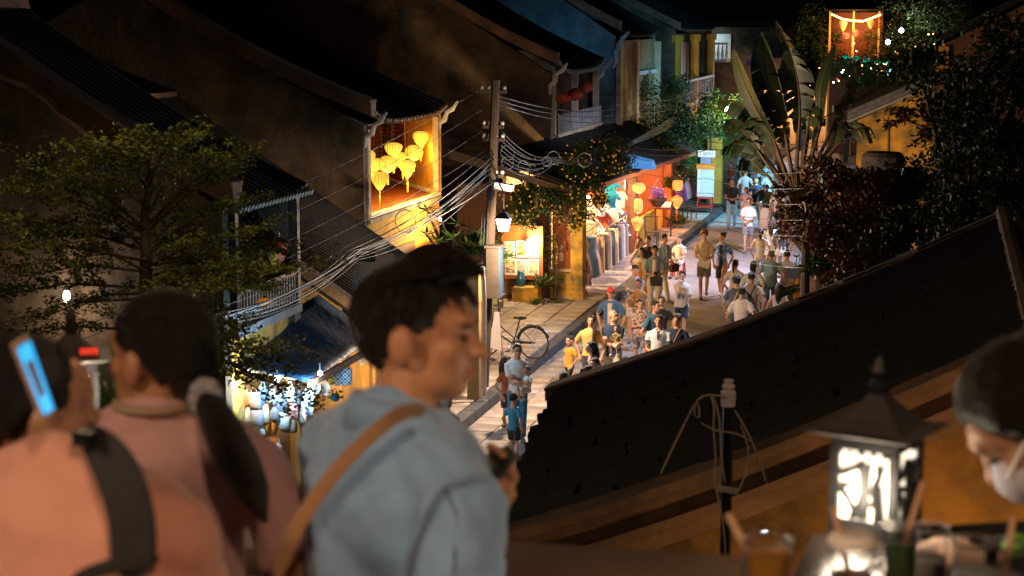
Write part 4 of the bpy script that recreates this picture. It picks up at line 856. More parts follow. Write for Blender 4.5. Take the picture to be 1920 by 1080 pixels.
# cables
GC = 'cables strung from the utility pole'
def cable(pts, sag, label, r=.011, n=14, mt=None, group=GC, nm='cable'):
    P = []
    for i in range(len(pts) - 1):
        a, b = Vector(pts[i]), Vector(pts[i + 1])
        for k in range(n + (1 if i == len(pts) - 2 else 0)):
            t = k / n; q = a.lerp(b, t); q.z -= sag * 4 * t * (1 - t); P.append(q)
    m = MB(); m.tube(P, r, 5); o = m.build(nm, mt or CABLE, smooth=True); tag(o, label, 'cable', group); return o
ORD = ['topmost', 'second', 'third', 'fourth', 'fifth', 'sixth', 'seventh', 'eighth', 'lowest']
random.seed(3)
hub = upx(925, 300)
for k in range(9):   # bundle down to the left in front of the roofs
    a = upx(918 + k % 3 * 5, 283 + (k * 37) % 60); b = PY(350 + k * 5, 592 + (k * 5) % 30, 18.5 - .2 * k)
    cable([a, PY(650 + (k * 7) % 30, 462 + (k * 17) % 26, 24), b], .12 + .05 * (k % 4), ORD[k] + ' cable of the thick bundle falling left past the lantern balcony', .006 + .003 * (k % 3))
for k in range(4):
    a = upx(905, 165 + k * 40); b = PY(-40, 560 - k * 0 + k * 60, 17) if k < 2 else PY(-40, 640 + 20 * k, 16)
    cable([a, b], .3, ORD[k] + ' thin single cable crossing the dark roofs to the left edge', .005)
for k in range(8):   # bundle to the right over the flowering tree
    a = upx(940, 245 + k * 9); cable([a, PY(1020 + k * 3, 296 + (k * 5) % 9, 36), PY(1190, 262 + k, 50), PY(1330, 165 + k * 2, 75)], .12 + .02 * k, ORD[k] + ' cable of the bundle running right over the yellow flowering tree', .009)
for k in range(3):
    cable([upx(935, 180 + k * 8), PY(1200, 190 + k * 12, 52), PY(1330, 150 + 6 * k, 80)], .3, ORD[k] + ' high thin cable passing under the dull red lanterns', .01)
for k in range(2):
    cable([PY(1190, 275 + 9 * k, 40), PY(1330, 266 + k * 14, 36), PY(1640, 262 + k * 5 - 10, 30)], .12, ('upper', 'lower')[k] + ' pale cable crossing in front of the fan palm', .008)
for k in range(7):
    a = PY(1000, 262 + k * 12, 40) if k < 3 else PY(1130, 395 + k * 12, 42)
    cable([PY(1175, 292 + k * 24, 38), PY(1330, 300 + k * 27 + 8, 30), PY(1520, 322 + k * 30, 22)], .08, ORD[k] + ' dark thin cable slanting over the crowd', .0045, mt=BLK)
for k in range(6):
    t = random.uniform(0, 1); c = upx(1010 + random.uniform(-70, 110), 300 + random.uniform(-14, 12)); r = random.uniform(.08, .15)
    cable([c + Vector((math.cos(2 * math.pi * j / 12) * r, 0, math.sin(2 * math.pi * j / 12) * r)) for j in range(13)], 0, ORD[k] + ' loop of spare cable hanging in the bundle right of the pole', .008, 2, nm='cable_coil')
for k, (px, py, yy, r) in enumerate(((632, 475, 24.5, .13), (915, 345, 30.7, .22), (910, 360, 30.7, .16), (760, 415, 27, .18))):
    c = PY(px, py, yy); cable([c + Vector((math.cos(2 * math.pi * j / 12) * r, 0, math.sin(2 * math.pi * j / 12) * r * 1.1)) for j in range(13)], 0, ('coil of spare cable over the tiled roof', 'large coil of spare cable beside the pale junction box', 'small coil of spare cable just below the large one', 'coil of spare cable in front of the lantern balcony')[k], .008, 2, nm='cable_coil')

# ================================================================ bicycles
def bicycle(label, loc, rz, col):
    T = thing('bicycle', label, 'bicycle', loc, rz)
    r = .33
    def wheel(cx, nm):
        m = MB(); n = 28
        ring = [Vector((cx + math.cos(2 * math.pi * j / n) * r, 0, r + math.sin(2 * math.pi * j / n) * r)) for j in range(n + 1)]; m.tube(ring, .018, 6, cap=False); w = m.build('wheel', BLK, T, world=False)
        m = MB()
        for j in range(14):
            a = 2 * math.pi * j / 14; m.tube([(cx, .02 * (-1) ** j, r), (cx + math.cos(a) * r * .96, 0, r + math.sin(a) * r * .96)], .003, 3)
        m.tube([(cx, -.06, r), (cx, .06, r)], .025, 8); m.build('spokes', STEEL, w, world=False)
        m = MB(); arc = [Vector((cx + math.cos(a) * (r + .035), 0, r + math.sin(a) * (r + .035))) for a in [R(10 + 15 * j) for j in range(11)]]; m.tube(arc, .022, 5); m.build('mudguard', col, T, world=False)
    wheel(0, 0); wheel(1.08, 1)
    m = MB(); bb = (.45, 0, .28); st = (.32, 0, .74); hd = (.9, 0, .82); hd2 = (.93, 0, .68)
    m.tube([bb, st], .018, 6); m.tube([bb, (.7, 0, .42), hd2], .02, 6); m.tube([(.42, 0, .4), (.72, 0, .62), hd], .016, 6); m.tube([(0, 0, .33), bb], .012, 5); m.tube([(0, 0, .33), (.34, 0, .66)], .01, 5); m.tube([hd, hd2], .022, 6); m.build('frame', col, T, world=False)
    for s in (-1, 1):
        m = MB(); m.tube([(.94, s * .05, .66), (1.08, s * .05, .33)], .012, 5); m.build('fork', col, T, world=False)
    m = MB(); m.tube([hd, (.88, 0, .98), (.86, .12, 1.0), (.74, .27, .98), (.68, .28, .97)], .012, 5); m.tube([(.88, 0, .98), (.86, -.12, 1.0), (.74, -.27, .98), (.68, -.28, .97)], .012, 5); m.build('handlebar', STEEL, T, world=False)
    m = MB(); m.ell((.27, 0, .84), (.13, .09, .035), 12, 6); m.tube([st, (.3, 0, .83)], .012, 5); m.ell((.36, 0, .84), (.1, .035, .03), 10, 6); m.build('saddle', BLK, T, world=False)
    m = MB()
    for s in (-.07, -.025, .025, .07): m.tube([(-.28, s, .72), (.25, s, .72)], .006, 4)
    for x in (-.28, -.05, .2): m.tube([(x, -.08, .72), (x, .08, .72)], .006, 4)
    for s in (-.07, .07): m.tube([(0, s, .33), (-.12, s, .72)], .006, 4)
    m.build('rear_rack', STEEL, T, world=False)
    m = MB(); m.tube([(.45, -.07, .28), (.45, .07, .28)], .02, 8); m.tube([(.45 + math.cos(2 * math.pi * j / 12) * .09, .05, .28 + math.sin(2 * math.pi * j / 12) * .09) for j in range(13)], .006, 4); m.tube([(.45, .07, .28), (.52, .08, .14)], .01, 4); m.tube([(.45, -.07, .28), (.38, -.08, .42)], .01, 4); m.build('crank', STEEL, T, world=False)
    m = MB(); m.box((.52, .13, .14), (.08, .09, .02)); m.build('pedal', BLK, T, world=False)
    m = MB(); m.box((.38, -.13, .42), (.08, .09, .02)); m.build('pedal', BLK, T, world=False)
    m = MB(); m.bbox((.0, .03, .31), (.45, .045, .36)); m.build('chain_guard', col, T, world=False)
    return T
p = PZ(1000, 672, .2)
bicycle('dark city bicycle with rear rack parked along the forecourt kerb', (p.x, p.y, .2), math.pi - .12, mat('bike_dark', (.04, .045, .05), .35, .2, 5, 0, metal=.5))
p = PZ(936, 590, .2); bicycle('silver bicycle half hidden behind the timber post', (p.x, p.y, .2), 1.75, mat('bike_silver', (.5, .5, .48), .35, .2, 5, 0, metal=.6))
p = PZ(1489, 545, .05); bicycle('pale blue bicycle seen from behind at the right edge of the street', (p.x, p.y, .12), 1.52, mat('bike_blue', (.25, .5, .62), .35, .2, 5, 0, metal=.2))
# easel by the pole
p = PZ(930, 690, .2); E_ = thing('easel', 'small folding easel with a pale cloth by the utility pole', 'easel', (p.x, p.y, .2))
for q in ((-.18, 0), (.2, 0), (.05, .35)):
    m = MB(); m.tube([(q[0], q[1], 0), (.02, .08, .95)], .014, 5); m.build('leg', WOOD, E_, world=False)
m = MB(); m.slab([(-.13, -.02, .42), (.12, -.02, .36), (.06, .02, 1.15), (-.04, .02, 1.15)], (0, .02, 0)); m.build('cloth', cloth((.5, .45, .42)), E_, world=False)
flood('assumed cold flood lamp between the roofs lighting the grey blue gable', (-12.6, 56.4, 5.6), (-13.6, 59, 7.2), 42, (.15, .6, 1), 140)  # assumed fixture, unseen, for the teal light on this gable
flood('added cold lamp brightening the blue shuttered house', (-10.6, 50.8, 3.2), (-11.6, 51.4, 5.2), 60, (.4, .75, 1), 140)  # unseen flood added to lift the dark shuttered front
flood('added warm lamp brightening the front of the tall house', (-9.6, 62.5, 2.9), (-11.2, 63.4, 5.4), 90, (1, .6, .3), 150)  # unseen flood added so the tall house front reads brighter
flood('added warm lamp brightening the ochre pillared house', (-9.5, 78, 2.6), (-11.6, 79, 5), 110, (1, .5, .15), 150)  # unseen flood added to brighten pillars and doors
flood('assumed cold lamp behind the far pale balustrade', (-13.5, 98.9, 6.3), (-13.7, 100.4, 5.6), 40, (.6, .9, 1), 150)  # unseen lamp assumed for the pale lit balusters
flood('assumed warm lamp lighting the ochre wall behind the garden', (-.6, 37.8, 3.2), (-.4, 40, 4), 60, (1, .6, .25), 150)  # unseen lamp assumed here to light the garden wall
flood('assumed warm lamp among the fan palm stalks', (-2.85, 34.6, 2.1), (-3.1, 33, 5), 45, (1, .5, .2), 120)  # assumed lamp, unseen, for the warm light on leaves and stalks
T = thing('light_bulb', 'added bulb under the lantern balcony brightening the ochre ground floor wall', 'light bulb', (-10.9, 36.6, 2.75)); m = MB(); m.ell((0, 0, 0), .04, 8, 6); m.build('bulb', BULB, T, world=False); m = MB(); m.tube([(0, 0, .03), (-.5, 0, .26)], .012, 5); m.build('arm', BLK, T, world=False); lamp('bulb_light', (-10.7, 36.6, 2.6), 150, (1, .62, .2), .05, T)  # unseen bulb added to brighten the wall below the balcony
flood('assumed cold lamp above the creeper at the bend of the street', (-6.5, 90, 4.5), (-8.5, 84, 0), 600, (.6, .85, 1), 120)  # unseen flood assumed for the pale light at the far bend
# far warm lit shop behind the palm stalks
a, b = PZ(1425, 292, 0), PZ(1520, 292, 0); FS = thing('far_shop', 'far shop with a warm glowing doorway behind the palm stalks', 'shop', (a.x, 99, 0))
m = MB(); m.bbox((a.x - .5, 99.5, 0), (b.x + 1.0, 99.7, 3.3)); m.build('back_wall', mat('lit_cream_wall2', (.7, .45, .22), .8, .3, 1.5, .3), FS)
for k in range(4):
    m = MB(); x = a.x + k * (b.x - a.x) / 3; m.bbox((x - .12, 97.5, 0), (x + .12, 97.7, 3.4)); m.build('post', WOODR, FS)
m = MB(); m.slab([(a.x - .6, 96.9, 3.4), (b.x + 1.1, 96.9, 3.4), (b.x + 1.1, 99.7, 4.4), (a.x - .6, 99.7, 4.4)], (0, 0, .12)); m.build('roof', TILE, FS)
for k in range(3):
    x = a.x + (k + .5) * (b.x - a.x) / 3; T = thing('light_bulb', ['left', 'middle', 'right'][k] + ' bulb in the far shop behind the palm stalks', 'light bulb', (x, 97.9, 2.9), 0, 'bulbs of the far shop'); m = MB(); m.ell((0, 0, 0), .07, 8, 6); m.build('bulb', BULB, T, world=False); m = MB(); m.tube([(0, 0, .06), (0, .3, .7)], .01, 4); m.build('wire', BLK, T, world=False); lamp('bulb_light', (x, 97.8, 2.7), 85, (1, .6, .3), .08, T)
random.seed(8)
FL = thing('string_light', 'fairy lights scattered through the bushes under the far pavilion', 'string light', PY(1600, 150, 84)); cols_ = [WB, GLOWO, MC['white_bulb'], WB, GLOWR]
pts = [PY(1530, 170, 86), PY(1560, 120, 84), PY(1590, 150, 83), PY(1630, 120, 83), PY(1600, 90, 88), PY(1650, 140, 82), PY(1680, 95, 86), PY(1740, 70, 86), PY(1780, 110, 84), PY(1660, 165, 82)]
m = MB(); m.tube(pts, .008, 4); m.build('wire', BLK, FL)
for k in range(44):
    t = random.uniform(0, 8.99); p = pts[int(t)].lerp(pts[int(t) + 1], t % 1) + Vector((random.uniform(-.5, .5), random.uniform(-1.2, 0), random.uniform(-.5, .5))); m = MB(); m.ell(p, random.uniform(.018, .04), 6, 4); m.build('bulb', cols_[k % 5], FL)
# ================================================================ people
V = Vector
def ik(S, T, a, b, hint):
    S, T = V(S), V(T); d = T - S; L = min(d.length, (a + b) * .995); L = max(L, abs(a - b) * 1.05); u = d.normalized() if d.length > 1e-6 else V((0, 0, -1)); T = S + u * L
    x = (a * a - b * b + L * L) / (2 * L); h = math.sqrt(max(0, a * a - x * x)); w = V(hint) - u * V(hint).dot(u); w = w.normalized() if w.length > 1e-6 else u.orthogonal().normalized()
    return S + u * x + w * h, T
def remesh(o, vox, smooth=2, disp=None):
    r = o.modifiers.new('skin', 'REMESH'); r.mode = 'VOXEL'; r.voxel_size = vox; r.use_smooth_shade = True
    if smooth:
        s = o.modifiers.new('soft', 'SMOOTH'); s.factor = .5; s.iterations = smooth
    if disp:
        t = bpy.data.textures.get('folds%g' % disp[1]) or bpy.data.textures.new('folds%g' % disp[1], 'CLOUDS'); t.noise_scale = disp[1]; t.noise_depth = 2
        dm = o.modifiers.new('folds', 'DISPLACE'); dm.texture = t; dm.strength = disp[0]; dm.mid_level = .5; dm.texture_coords = 'LOCAL'
    return o
def addhand(m, W_, dirv, side, s, hold=False, back=None):
    """palm with four unequal fingers and a thumb; dirv = forearm direction"""
    d = V(dirv).normalized(); up = V((0, -1, .2)) if back is None else V(back); n = (up - d * up.dot(d)).normalized(); x = d.cross(n) * side
    P = W_ + d * .045 * s
    m.tube([W_ - d * .01, W_ + d * .03 * s, W_ + d * .085 * s], [.026 * s, .034 * s, .036 * s], 8, True)
    for i, (o, L) in enumerate(((-.028, .062), (-.010, .075), (.010, .07), (.028, .055))):
        a = W_ + d * .085 * s + x * o * s * 1.1; c = .35 if not hold else .9
        b = a + (d * math.cos(c * .5) - n * math.sin(c * .5)) * L * .5 * s; e = b + (d * math.cos(c * 1.4) - n * math.sin(c * 1.4)) * L * .55 * s
        m.tube([a - d * .02 * s, a, b, e], [.0125 * s, .0125 * s, .0115 * s, .0095 * s], 6, True)
    a = W_ + d * .03 * s - x * .03 * s; b = a - x * .022 * s + d * .03 * s; e = b + d * .03 * s - n * .012 * s
    m.tube([a, b, e], [.015 * s, .013 * s, .011 * s], 6, True)
def headparts(m, c, s, yaw=0, pitch=0, ears=True, fine=False):
    """head of height ~.235*s centred at c, facing -Y turned by yaw"""
    M3 = Matrix.Rotation(yaw, 3, 'Z') @ Matrix.Rotation(pitch, 3, 'X'); c = V(c)
    def E(p, r, **k): m.ell(c + M3 @ (V(p) * s), tuple(q * s for q in r), 14, 10, m=M3, **k)
    E((0, .018, .030), (.074, .092, .086)); E((0, -.035, -.035), (.058, .055, .075)); E((0, -.052, -.078), (.034, .034, .028)); E((0, -.045, .03), (.060, .045, .05))
    for q in (-1, 1): E((q * .034, -.025, -.06), (.026, .046, .034)); E((q * .034, -.052, -.014), (.026, .030, .026))
    N0 = [c + M3 @ (V(p) * s) for p in ((0, -.082, .022), (0, -.098, -.006), (0, -.106, -.018))]; m.tube(N0, [.009 * s, .012 * s, .016 * s], 8, True)
    for q in (-1, 1): E((q * .012, -.094, -.021), (.009, .012, .008))
    E((0, -.086, -.049), (.023, .012, .007)); E((0, -.084, -.058), (.021, .012, .007)); E((0, -.083, .042), (.045, .012, .010))
    if ears:
        for q in (-1, 1): E((q * .081, .014, -.004), (.013, .024, .036))
    return M3
def hairmesh(c, s, style, M3, col, rnd, par):
    m = MB(); c = V(c)
    ph = [rnd.uniform(0, 6.28) for _ in range(6)]; longish = style in ('long', 'bob', 'pony')
    def sm(a, b, x): t = max(0, min(1, (x - a) / (b - a))); return t * t * (3 - 2 * t)
    def fn(d):
        az = math.atan2(d.x, -d.y); aa = abs(az)   # 0 = face, pi = nape
        j = .07 * math.sin(az * 9 + ph[0]) + .05 * math.sin(az * 17 + ph[1]) + rnd.uniform(-.04, .04)
        line = .50 - .05 * sm(0, .8, aa) - .55 * sm(.62, 1.05, aa) - .62 * sm(1.45, 2.1, aa) - (.5 * sm(.9, 1.4, aa) if longish else 0) + j
        t = sm(line - .04, line + .22, d.z)
        base = .80 + (.11 + .09 * t) * (1 if d.z > line - .04 else 0)
        return base * (1 + rnd.uniform(-.02, .02) * (2.6 if style == 'curly' else 1.2) * t)
    vol = {'short': (.083, .104, .098), 'quiff': (.085, .106, .108), 'curly': (.098, .112, .115), 'long': (.085, .105, .1), 'pony': (.082, .104, .097), 'bun': (.082, .104, .097), 'bob': (.092, .110, .102), 'bald': (.078, .097, .091), 'cap': (.082, .103, .096)}[style]
    m.ell(c + M3 @ (V((0, .018, .032)) * s), tuple(v * s for v in vol), 34, 22, fn=fn, m=M3)
    if style in ('quiff', 'curly'):
        for _ in range(26 if style == 'curly' else 12):
            a_ = rnd.uniform(-1.2, 1.2) if style == 'quiff' else rnd.uniform(-3.1, 3.1); e_ = rnd.uniform(.45, 1.1) if style == 'quiff' else rnd.uniform(.1, 1.3); d_ = V((math.sin(a_) * math.cos(e_), -math.cos(a_) * math.cos(e_), math.sin(e_))); q_ = c + M3 @ ((V((0, .018, .032)) + V((d_.x * vol[0], d_.y * vol[1], d_.z * vol[2])) * .95) * s); m.ell(q_, rnd.uniform(.016, .028) * s, 7, 5)
    def Q(x, y, z): return c + M3 @ (V((x, y, z)) * s)
    if style == 'long':
        m.tube([Q(0, .07, .06), Q(0, .10, -.04), Q(0, .11, -.16), Q(.0, .10, -.30), Q(0, .10, -.40)], [.06 * s, .075 * s, .082 * s, .07 * s, .03 * s], 10, True)
        for q in (-1, 1): m.tube([Q(q * .06, .0, .05), Q(q * .082, .02, -.03), Q(q * .085, .03, -.13), Q(q * .08, .03, -.24)], [.02 * s, .026 * s, .028 * s, .012 * s], 6, True)
    if style == 'bob':
        m.tube([Q(0, .06, .05), Q(0, .075, -.05), Q(0, .07, -.12)], [.07 * s, .085 * s, .07 * s], 10, True)
    if style == 'pony': m.tube([Q(0, .11, .05), Q(0, .16, .03), Q(0, .17, -.08), Q(0, .14, -.22)], [.025 * s, .035 * s, .035 * s, .012 * s], 8, True)
    if style == 'bun': m.ell(Q(0, .10, .09), .042 * s, 10, 7)
    return m.build('hair', col, par, smooth=True, world=False)
PEOPLE = []
def person(label, px, py, H, face=0, top=('tee', (.7, .7, .7)), bot=('trousers', (.1, .1, .15)), hair='short', pose='stand', skin=None, at=None, lean=0, yaw=0, pitch=0, hcol=None, w=1.0, z0=0, arms=None, vox=None, seat=.46, neck=0, hoff=(0, 0, 0), group='people walking in the street', shoes=(.1, .1, .1), seed=None, feat=True, child=False, base=None, topmat=None, botmat=None, extra=None, foot=False):
    """px,py = sight line to the top of the head (or to the feet with foot=True)"""
    rnd = random.Random(seed or int(px * 7 + py))
    p = base if base is not None else (PZ(px, py, z0) if foot else PZ(px, py, z0 + H * (.74 if pose == 'sit' else .99)))
    p = V((p.x, p.y, z0)); rz = R(face)
    T = thing('person', label, 'person', p, rz, group)
    sk = skin or (SKIN if rnd.random() < .5 else SKIN2); hs = H * (1.0 if not child else 1.0); hd = H / 7.4 if not child else H / 5.6
    s = hd / .235; hc_ = H - hd * .52
    if child: sh, hp, kn = H * .77, H * .47, H * .26
    else: sh, hp, kn = H * .815, H * .515, H * .28
    an = .05 * H / 1.7 + .02; k = H / 1.7; shx = .178 * k * w * (1.02 if not child else .95); hx = .088 * k * w
    drop = 0
    if pose == 'sit': drop = hp - seat
    sh -= drop; hc_ -= drop; hpz = hp - drop; sh += neck
    fw = V((0, -1, 0)); ln = V((0, -math.sin(R(lean)), 0))
    def up(z): # lean of the upper body
        t = max(0, z - hpz); return V((0, -math.sin(R(lean)) * t, (math.cos(R(lean)) - 1) * t))
    Sh = [V((q * shx * .95, 0.01, sh - .055 * k)) + up(sh) for q in (-1, 1)]; Hp = [V((q * hx, 0, hpz)) for q in (-1, 1)]
    la, lb = .175 * H, .155 * H; lt, ls = hp - kn, kn - an
    if child: la, lb = .16 * H, .14 * H
    feet = [V((-hx * 1.0, 0, an)), V((hx * 1.0, 0, an))]
    if pose == 'walk':
        st = .15 * H * (1 if rnd.random() < .5 else -1); feet[0] += V((0, -st, 0)); feet[1] += V((0, st, .02 * H + .01))
    if pose == 'sit': feet[0] += V((-.03, -lt * .95, 0)); feet[1] += V((.03, -lt * .95, 0))
    if pose == 'sit' and seat < .3: feet[0] = V((-hx * 1.5, -lt * .8, seat - ls * .8)); feet[1] = V((hx * 1.5, -lt * .8, seat - ls * .8))
    rest = [V((-shx - .05 * k, -.02, sh - la - lb + .02)), V((shx + .05 * k, -.02, sh - la - lb + .02))]
    if pose == 'walk': rest[0] += V((0, .10 * k, .02)); rest[1] += V((0, -.12 * k, .03))
    A = {'carry': [V((.06, -.25 * k, sh - .30 * k)), V((-.08, -.24 * k, sh - .22 * k))], 'phone': [V((.0, -.27 * k, sh - .24 * k)), V((.04, -.25 * k, sh - .28 * k))],
         'drink': [V((-.01, -.15 * k, sh - .02 * k)), V((.07, -.2 * k, sh - .12 * k))], 'front': [V((-.06, -.25 * k, sh - .36 * k)), V((.06, -.25 * k, sh - .36 * k))],
         'lap': [V((-.08, -.28 * k, sh - .38 * k)), V((.08, -.28 * k, sh - .38 * k))], 'rphone': [V((-.1, -.3 * k, sh - .2 * k)), None], 'lup': [None, V((.12, -.2 * k, sh + .1 * k))], 'reach': [V((-.1, -.45 * k, sh + .1)), V((.1, -.42 * k, sh + .08))], 'hip': [V((-shx * .9, -.12, hpz + .1)), None], 'down': [None, None], 'photo': [V((-.05, -.33, sh + .14)), V((.06, -.33, sh + .14))]}.get(arms if isinstance(arms, str) else 'down')
    if isinstance(arms, (list, tuple)): A = list(arms)
    Hn = [(A[i] + up(sh)) if A[i] is not None else rest[i] + up(sh) for i in (0, 1)]
    El = [None, None]
    for i, q in enumerate((-1, 1)): El[i], Hn[i] = ik(Sh[i], Hn[i], la, lb, (q * .55, .55, -.5))
    Kn = [ik(Hp[i], feet[i], lt, ls, (q * .08, -1, .1))[0] for i, q in enumerate((-1, 1))]
    hcv = V((0, -.012, hc_)) + up(hc_) + V(hoff)
    # --- one continuous body
    m = MB(); fem = bot[0] in ('skirt', 'longskirt', 'dress') or hair in ('long', 'pony', 'bun')
    wx = .118 * k * w * (.92 if fem else 1.05)
    rows = [(hpz - .05 * k, .12 * k * w, .095 * k), (hpz + .02 * k, .15 * k * w, .105 * k), (hpz + .14 * k, wx, .09 * k), (sh - .20 * k, .135 * k * w, .10 * k), (sh - .08 * k, .155 * k * w, .10 * k), (sh - .025 * k, .13 * k * w, .08 * k), (sh + .02 * k, .085 * k * w, .065 * k), (sh + .05 * k, .058 * k, .058 * k)]
    rows = [(z + up(z).z, a, b, 0, up(z).y) for z, a, b in rows]; m.zloft(rows, 14)
    m.tube([V((0, .012, sh - .02)) + up(sh), hcv + V((0, .015, -.04 * s))], [.058 * s, .052 * s], 10)
    for q in (-1, 1): m.tube([Sh[0 if q < 0 else 1] + V((-q * .03, .01, .0)), V((q * .035 * k, .02, sh + .045 * k)) + up(sh)], [.045 * k, .03 * k], 8, True)
    M3 = headparts(m, hcv, s, R(yaw), R(pitch))
    for i, q in enumerate((-1, 1)):
        r = k * (1.0 if not child else .85)
        m.tube([Sh[i] + V((-q * .03, 0, 0)), Sh[i].lerp(El[i], .45), El[i], El[i].lerp(Hn[i], .35), Hn[i]], [.044 * r * w, .043 * r * w, .036 * r, .037 * r, .024 * r], 9, True)
        addhand(m, Hn[i], Hn[i] - El[i], q, s * 1.0, hold=A[i] is not None)
        m.tube([Hp[i] + V((0, 0, .03)), Hp[i].lerp(Kn[i], .5), Kn[i], Kn[i].lerp(feet[i], .35), feet[i]], [.085 * r * w, .072 * r * w, .052 * r, .052 * r, .034 * r], 10, True)
        m.tube([feet[i] + V((0, .04, -an * .4)), feet[i] + V((0, -.05 * k, -an * .45)), feet[i] + V((0, -.13 * k, -an * .6))], [.034 * k, .036 * k, .028 * k], 8, True)
    vx = vox or (.0125 if p.y < 52 else .017)
    remesh(m.build('body', sk, T, smooth=True, world=False), vx, 1 if vx > .008 else 7)
    if feat:
        e = MB()
        for q in (-1, 1):
            e.ell(hcv + M3 @ (V((q * .030, -.083, .010)) * s), (.012 * s, .006 * s, .0055 * s), 8, 6, m=M3)
            e.tube([hcv + M3 @ (V((q * .016, -.092, .030)) * s), hcv + M3 @ (V((q * .047, -.083, .030)) * s)], .0026 * s, 4)
        e.build('eyes', DARK, T, world=False)
        e = MB(); e.ell(hcv + M3 @ (V((0, -.094, -.053)) * s), (.019 * s, .006 * s, .006 * s), 8, 5, m=M3); e.build('mouth', LIPS, T, world=False)
    hairmesh(hcv, s, hair, M3, hcol or (HAIR if hair != 'cap' else HAIR), rnd, T)
    if hair == 'cap':
        c = MB(); c.ell(hcv + M3 @ (V((0, .012, .045)) * s), (.092 * s, .112 * s, .092 * s), 16, 10, fn=lambda d: 1 if d.z > -.05 else .7, m=M3)
        c.ell(hcv + M3 @ (V((0, -.12, .05)) * s), (.07 * s, .07 * s, .012 * s), 12, 6, m=M3); c.build('cap', mat('red_cap', (.6, .04, .02), .7, .15, 8), T, smooth=True, world=False)
    # --- clothes
    tk, tc = top[0], top[1]; tm = topmat or cloth(tc); g_ = .014 * k
    cv = vx * 1.25
    if tk != 'none':
        m = MB(); hem = hpz - (.06 if tk in ('tee', 'shirt', 'jacket', 'jersey', 'polo') else .0) * k; hw = 1.12 if not fem else 1.05
        rows = [(hem, .150 * k * w * hw + g_, .112 * k + g_), (hpz + .05 * k, .140 * k * w + g_, .103 * k + g_), (hpz + .15 * k, wx * 1.04 + g_ * 1.2, .094 * k + g_), (sh - .20 * k, .137 * k * w + g_, .104 * k + g_), (sh - .08 * k, .158 * k * w + g_, .103 * k + g_), (sh - .02 * k, .132 * k * w + g_, .084 * k + g_), (sh + .02 * k, .09 * k * w + g_ * .7, .07 * k + g_ * .5), (sh + .04 * k, .068 * k, .062 * k)]
        if tk == 'jersey' or tk == 'loose': rows = [(z, a * 1.12, b * 1.12) for z, a, b in rows[:-1]] + [rows[-1]]
        rows = [(z + up(z).z, a, b, 0, up(z).y) for z, a, b in rows]; m.zloft(rows, 16)
        if not neck and tk != 'tank':
            for i, q in enumerate((-1, 1)): m.tube([Sh[i] + V((-q * .03, .01, .0)), V((q * .035 * k, .02, sh + .035 * k)) + up(sh)], [.056 * k, .043 * k], 10, True)
        if neck:
            for i in (0, 1): m.tube([Sh[i], V((0, .025, sh + .04 * k)) + up(sh)], [.058 * k, .05 * k], 10, True)
        if tk not in ('tank',):
            L = {'tee': .62, 'polo': .6, 'jersey': .8, 'shirt': .7, 'jacket': 1.0, 'loose': .8, 'long': 1.0}.get(tk, .6)
            for i, q in enumerate((-1, 1)):
                r = k * (w if not child else w * .9); m.tube([Sh[i] + V((-q * .07 * k, 0, .03 * k)), Sh[i] + V((q * .0, 0, .0)), Sh[i].lerp(El[i], .4 * L), Sh[i].lerp(El[i], L)], [.04 * r, .058 * r, .062 * r, .066 * r], 12)
                if tk in ('long',): m.tube([El[i], El[i].lerp(Hn[i], .9)], [.058 * r, .04 * r], 10, True)
        if tk in ('shirt', 'polo', 'jacket'): m.tube([V((-.06 * k, -.0, sh + .035 * k)) + up(sh), V((0, .055 * k, sh + .05 * k)) + up(sh), V((.06 * k, 0, sh + .035 * k)) + up(sh)], .02 * k, 6, True)
        remesh(m.build('shirt' if tk in ('shirt', 'polo', 'jacket') else 'top', tm, T, smooth=True, world=False), cv, 2)
        if tk == 'jacket' or (tk == 'shirt' and len(top) > 2):
            m = MB(); ic = top[2] if len(top) > 2 else (.75, .72, .68)
            rr = [(z, .045 * k, .006, 0, 0) for z in (0, 1)]
            pts = [V((0, -(.108 * k + g_) * f - .006, z)) + up(z) for z, f in ((hem + .02, 1.0), (hpz + .15 * k, .92), (sh - .2 * k, 1.0), (sh - .07 * k, .98), (sh + .0 * k, .8))]
            vs = []; fs = []
            for q in pts: vs += [q + V((-.05 * k * w, .003, 0)), q + V((0, -.006, 0)), q + V((.05 * k * w, .003, 0))]
            for j in range(4): fs += [(j * 3, j * 3 + 1, j * 3 + 4, j * 3 + 3), (j * 3 + 1, j * 3 + 2, j * 3 + 5, j * 3 + 4)]
            m.add(vs, fs); u = m.build('undershirt', cloth(ic), T, smooth=True, world=False); sm = u.modifiers.new('t', 'SOLIDIFY'); sm.thickness = .006
    bk, bc = bot; bm_ = botmat or cloth(bc); m = MB()
    if bk in ('trousers', 'shorts', 'jeans'):
        m.zloft([(hpz - .09 * k, .135 * k * w, .10 * k), (hpz, .158 * k * w, .112 * k), (hpz + .07 * k, .138 * k * w, .1 * k)], 14)
        for i, q in enumerate((-1, 1)):
            r = k * w
            if bk == 'shorts': m.tube([Hp[i] + V((0, 0, .02)), Hp[i].lerp(Kn[i], .5), Hp[i].lerp(Kn[i], .88)], [.094 * r, .094 * r, .092 * r], 12)
            else: m.tube([Hp[i] + V((0, 0, .02)), Hp[i].lerp(Kn[i], .5), Kn[i], Kn[i].lerp(feet[i], .5), feet[i].lerp(Kn[i], .06)], [.094 * r, .084 * r, .069 * r, .064 * r, .062 * r], 12)
        remesh(m.build('shorts' if bk == 'shorts' else 'trousers', bm_, T, smooth=True, world=False), cv, 2)
    else:
        zb = {'skirt': kn + .02, 'longskirt': an + .10, 'mini': hpz - .22 * k, 'dress': kn - .02}[bk]; fl = {'skirt': .155, 'longskirt': .27, 'mini': .22, 'dress': .22}[bk] * k
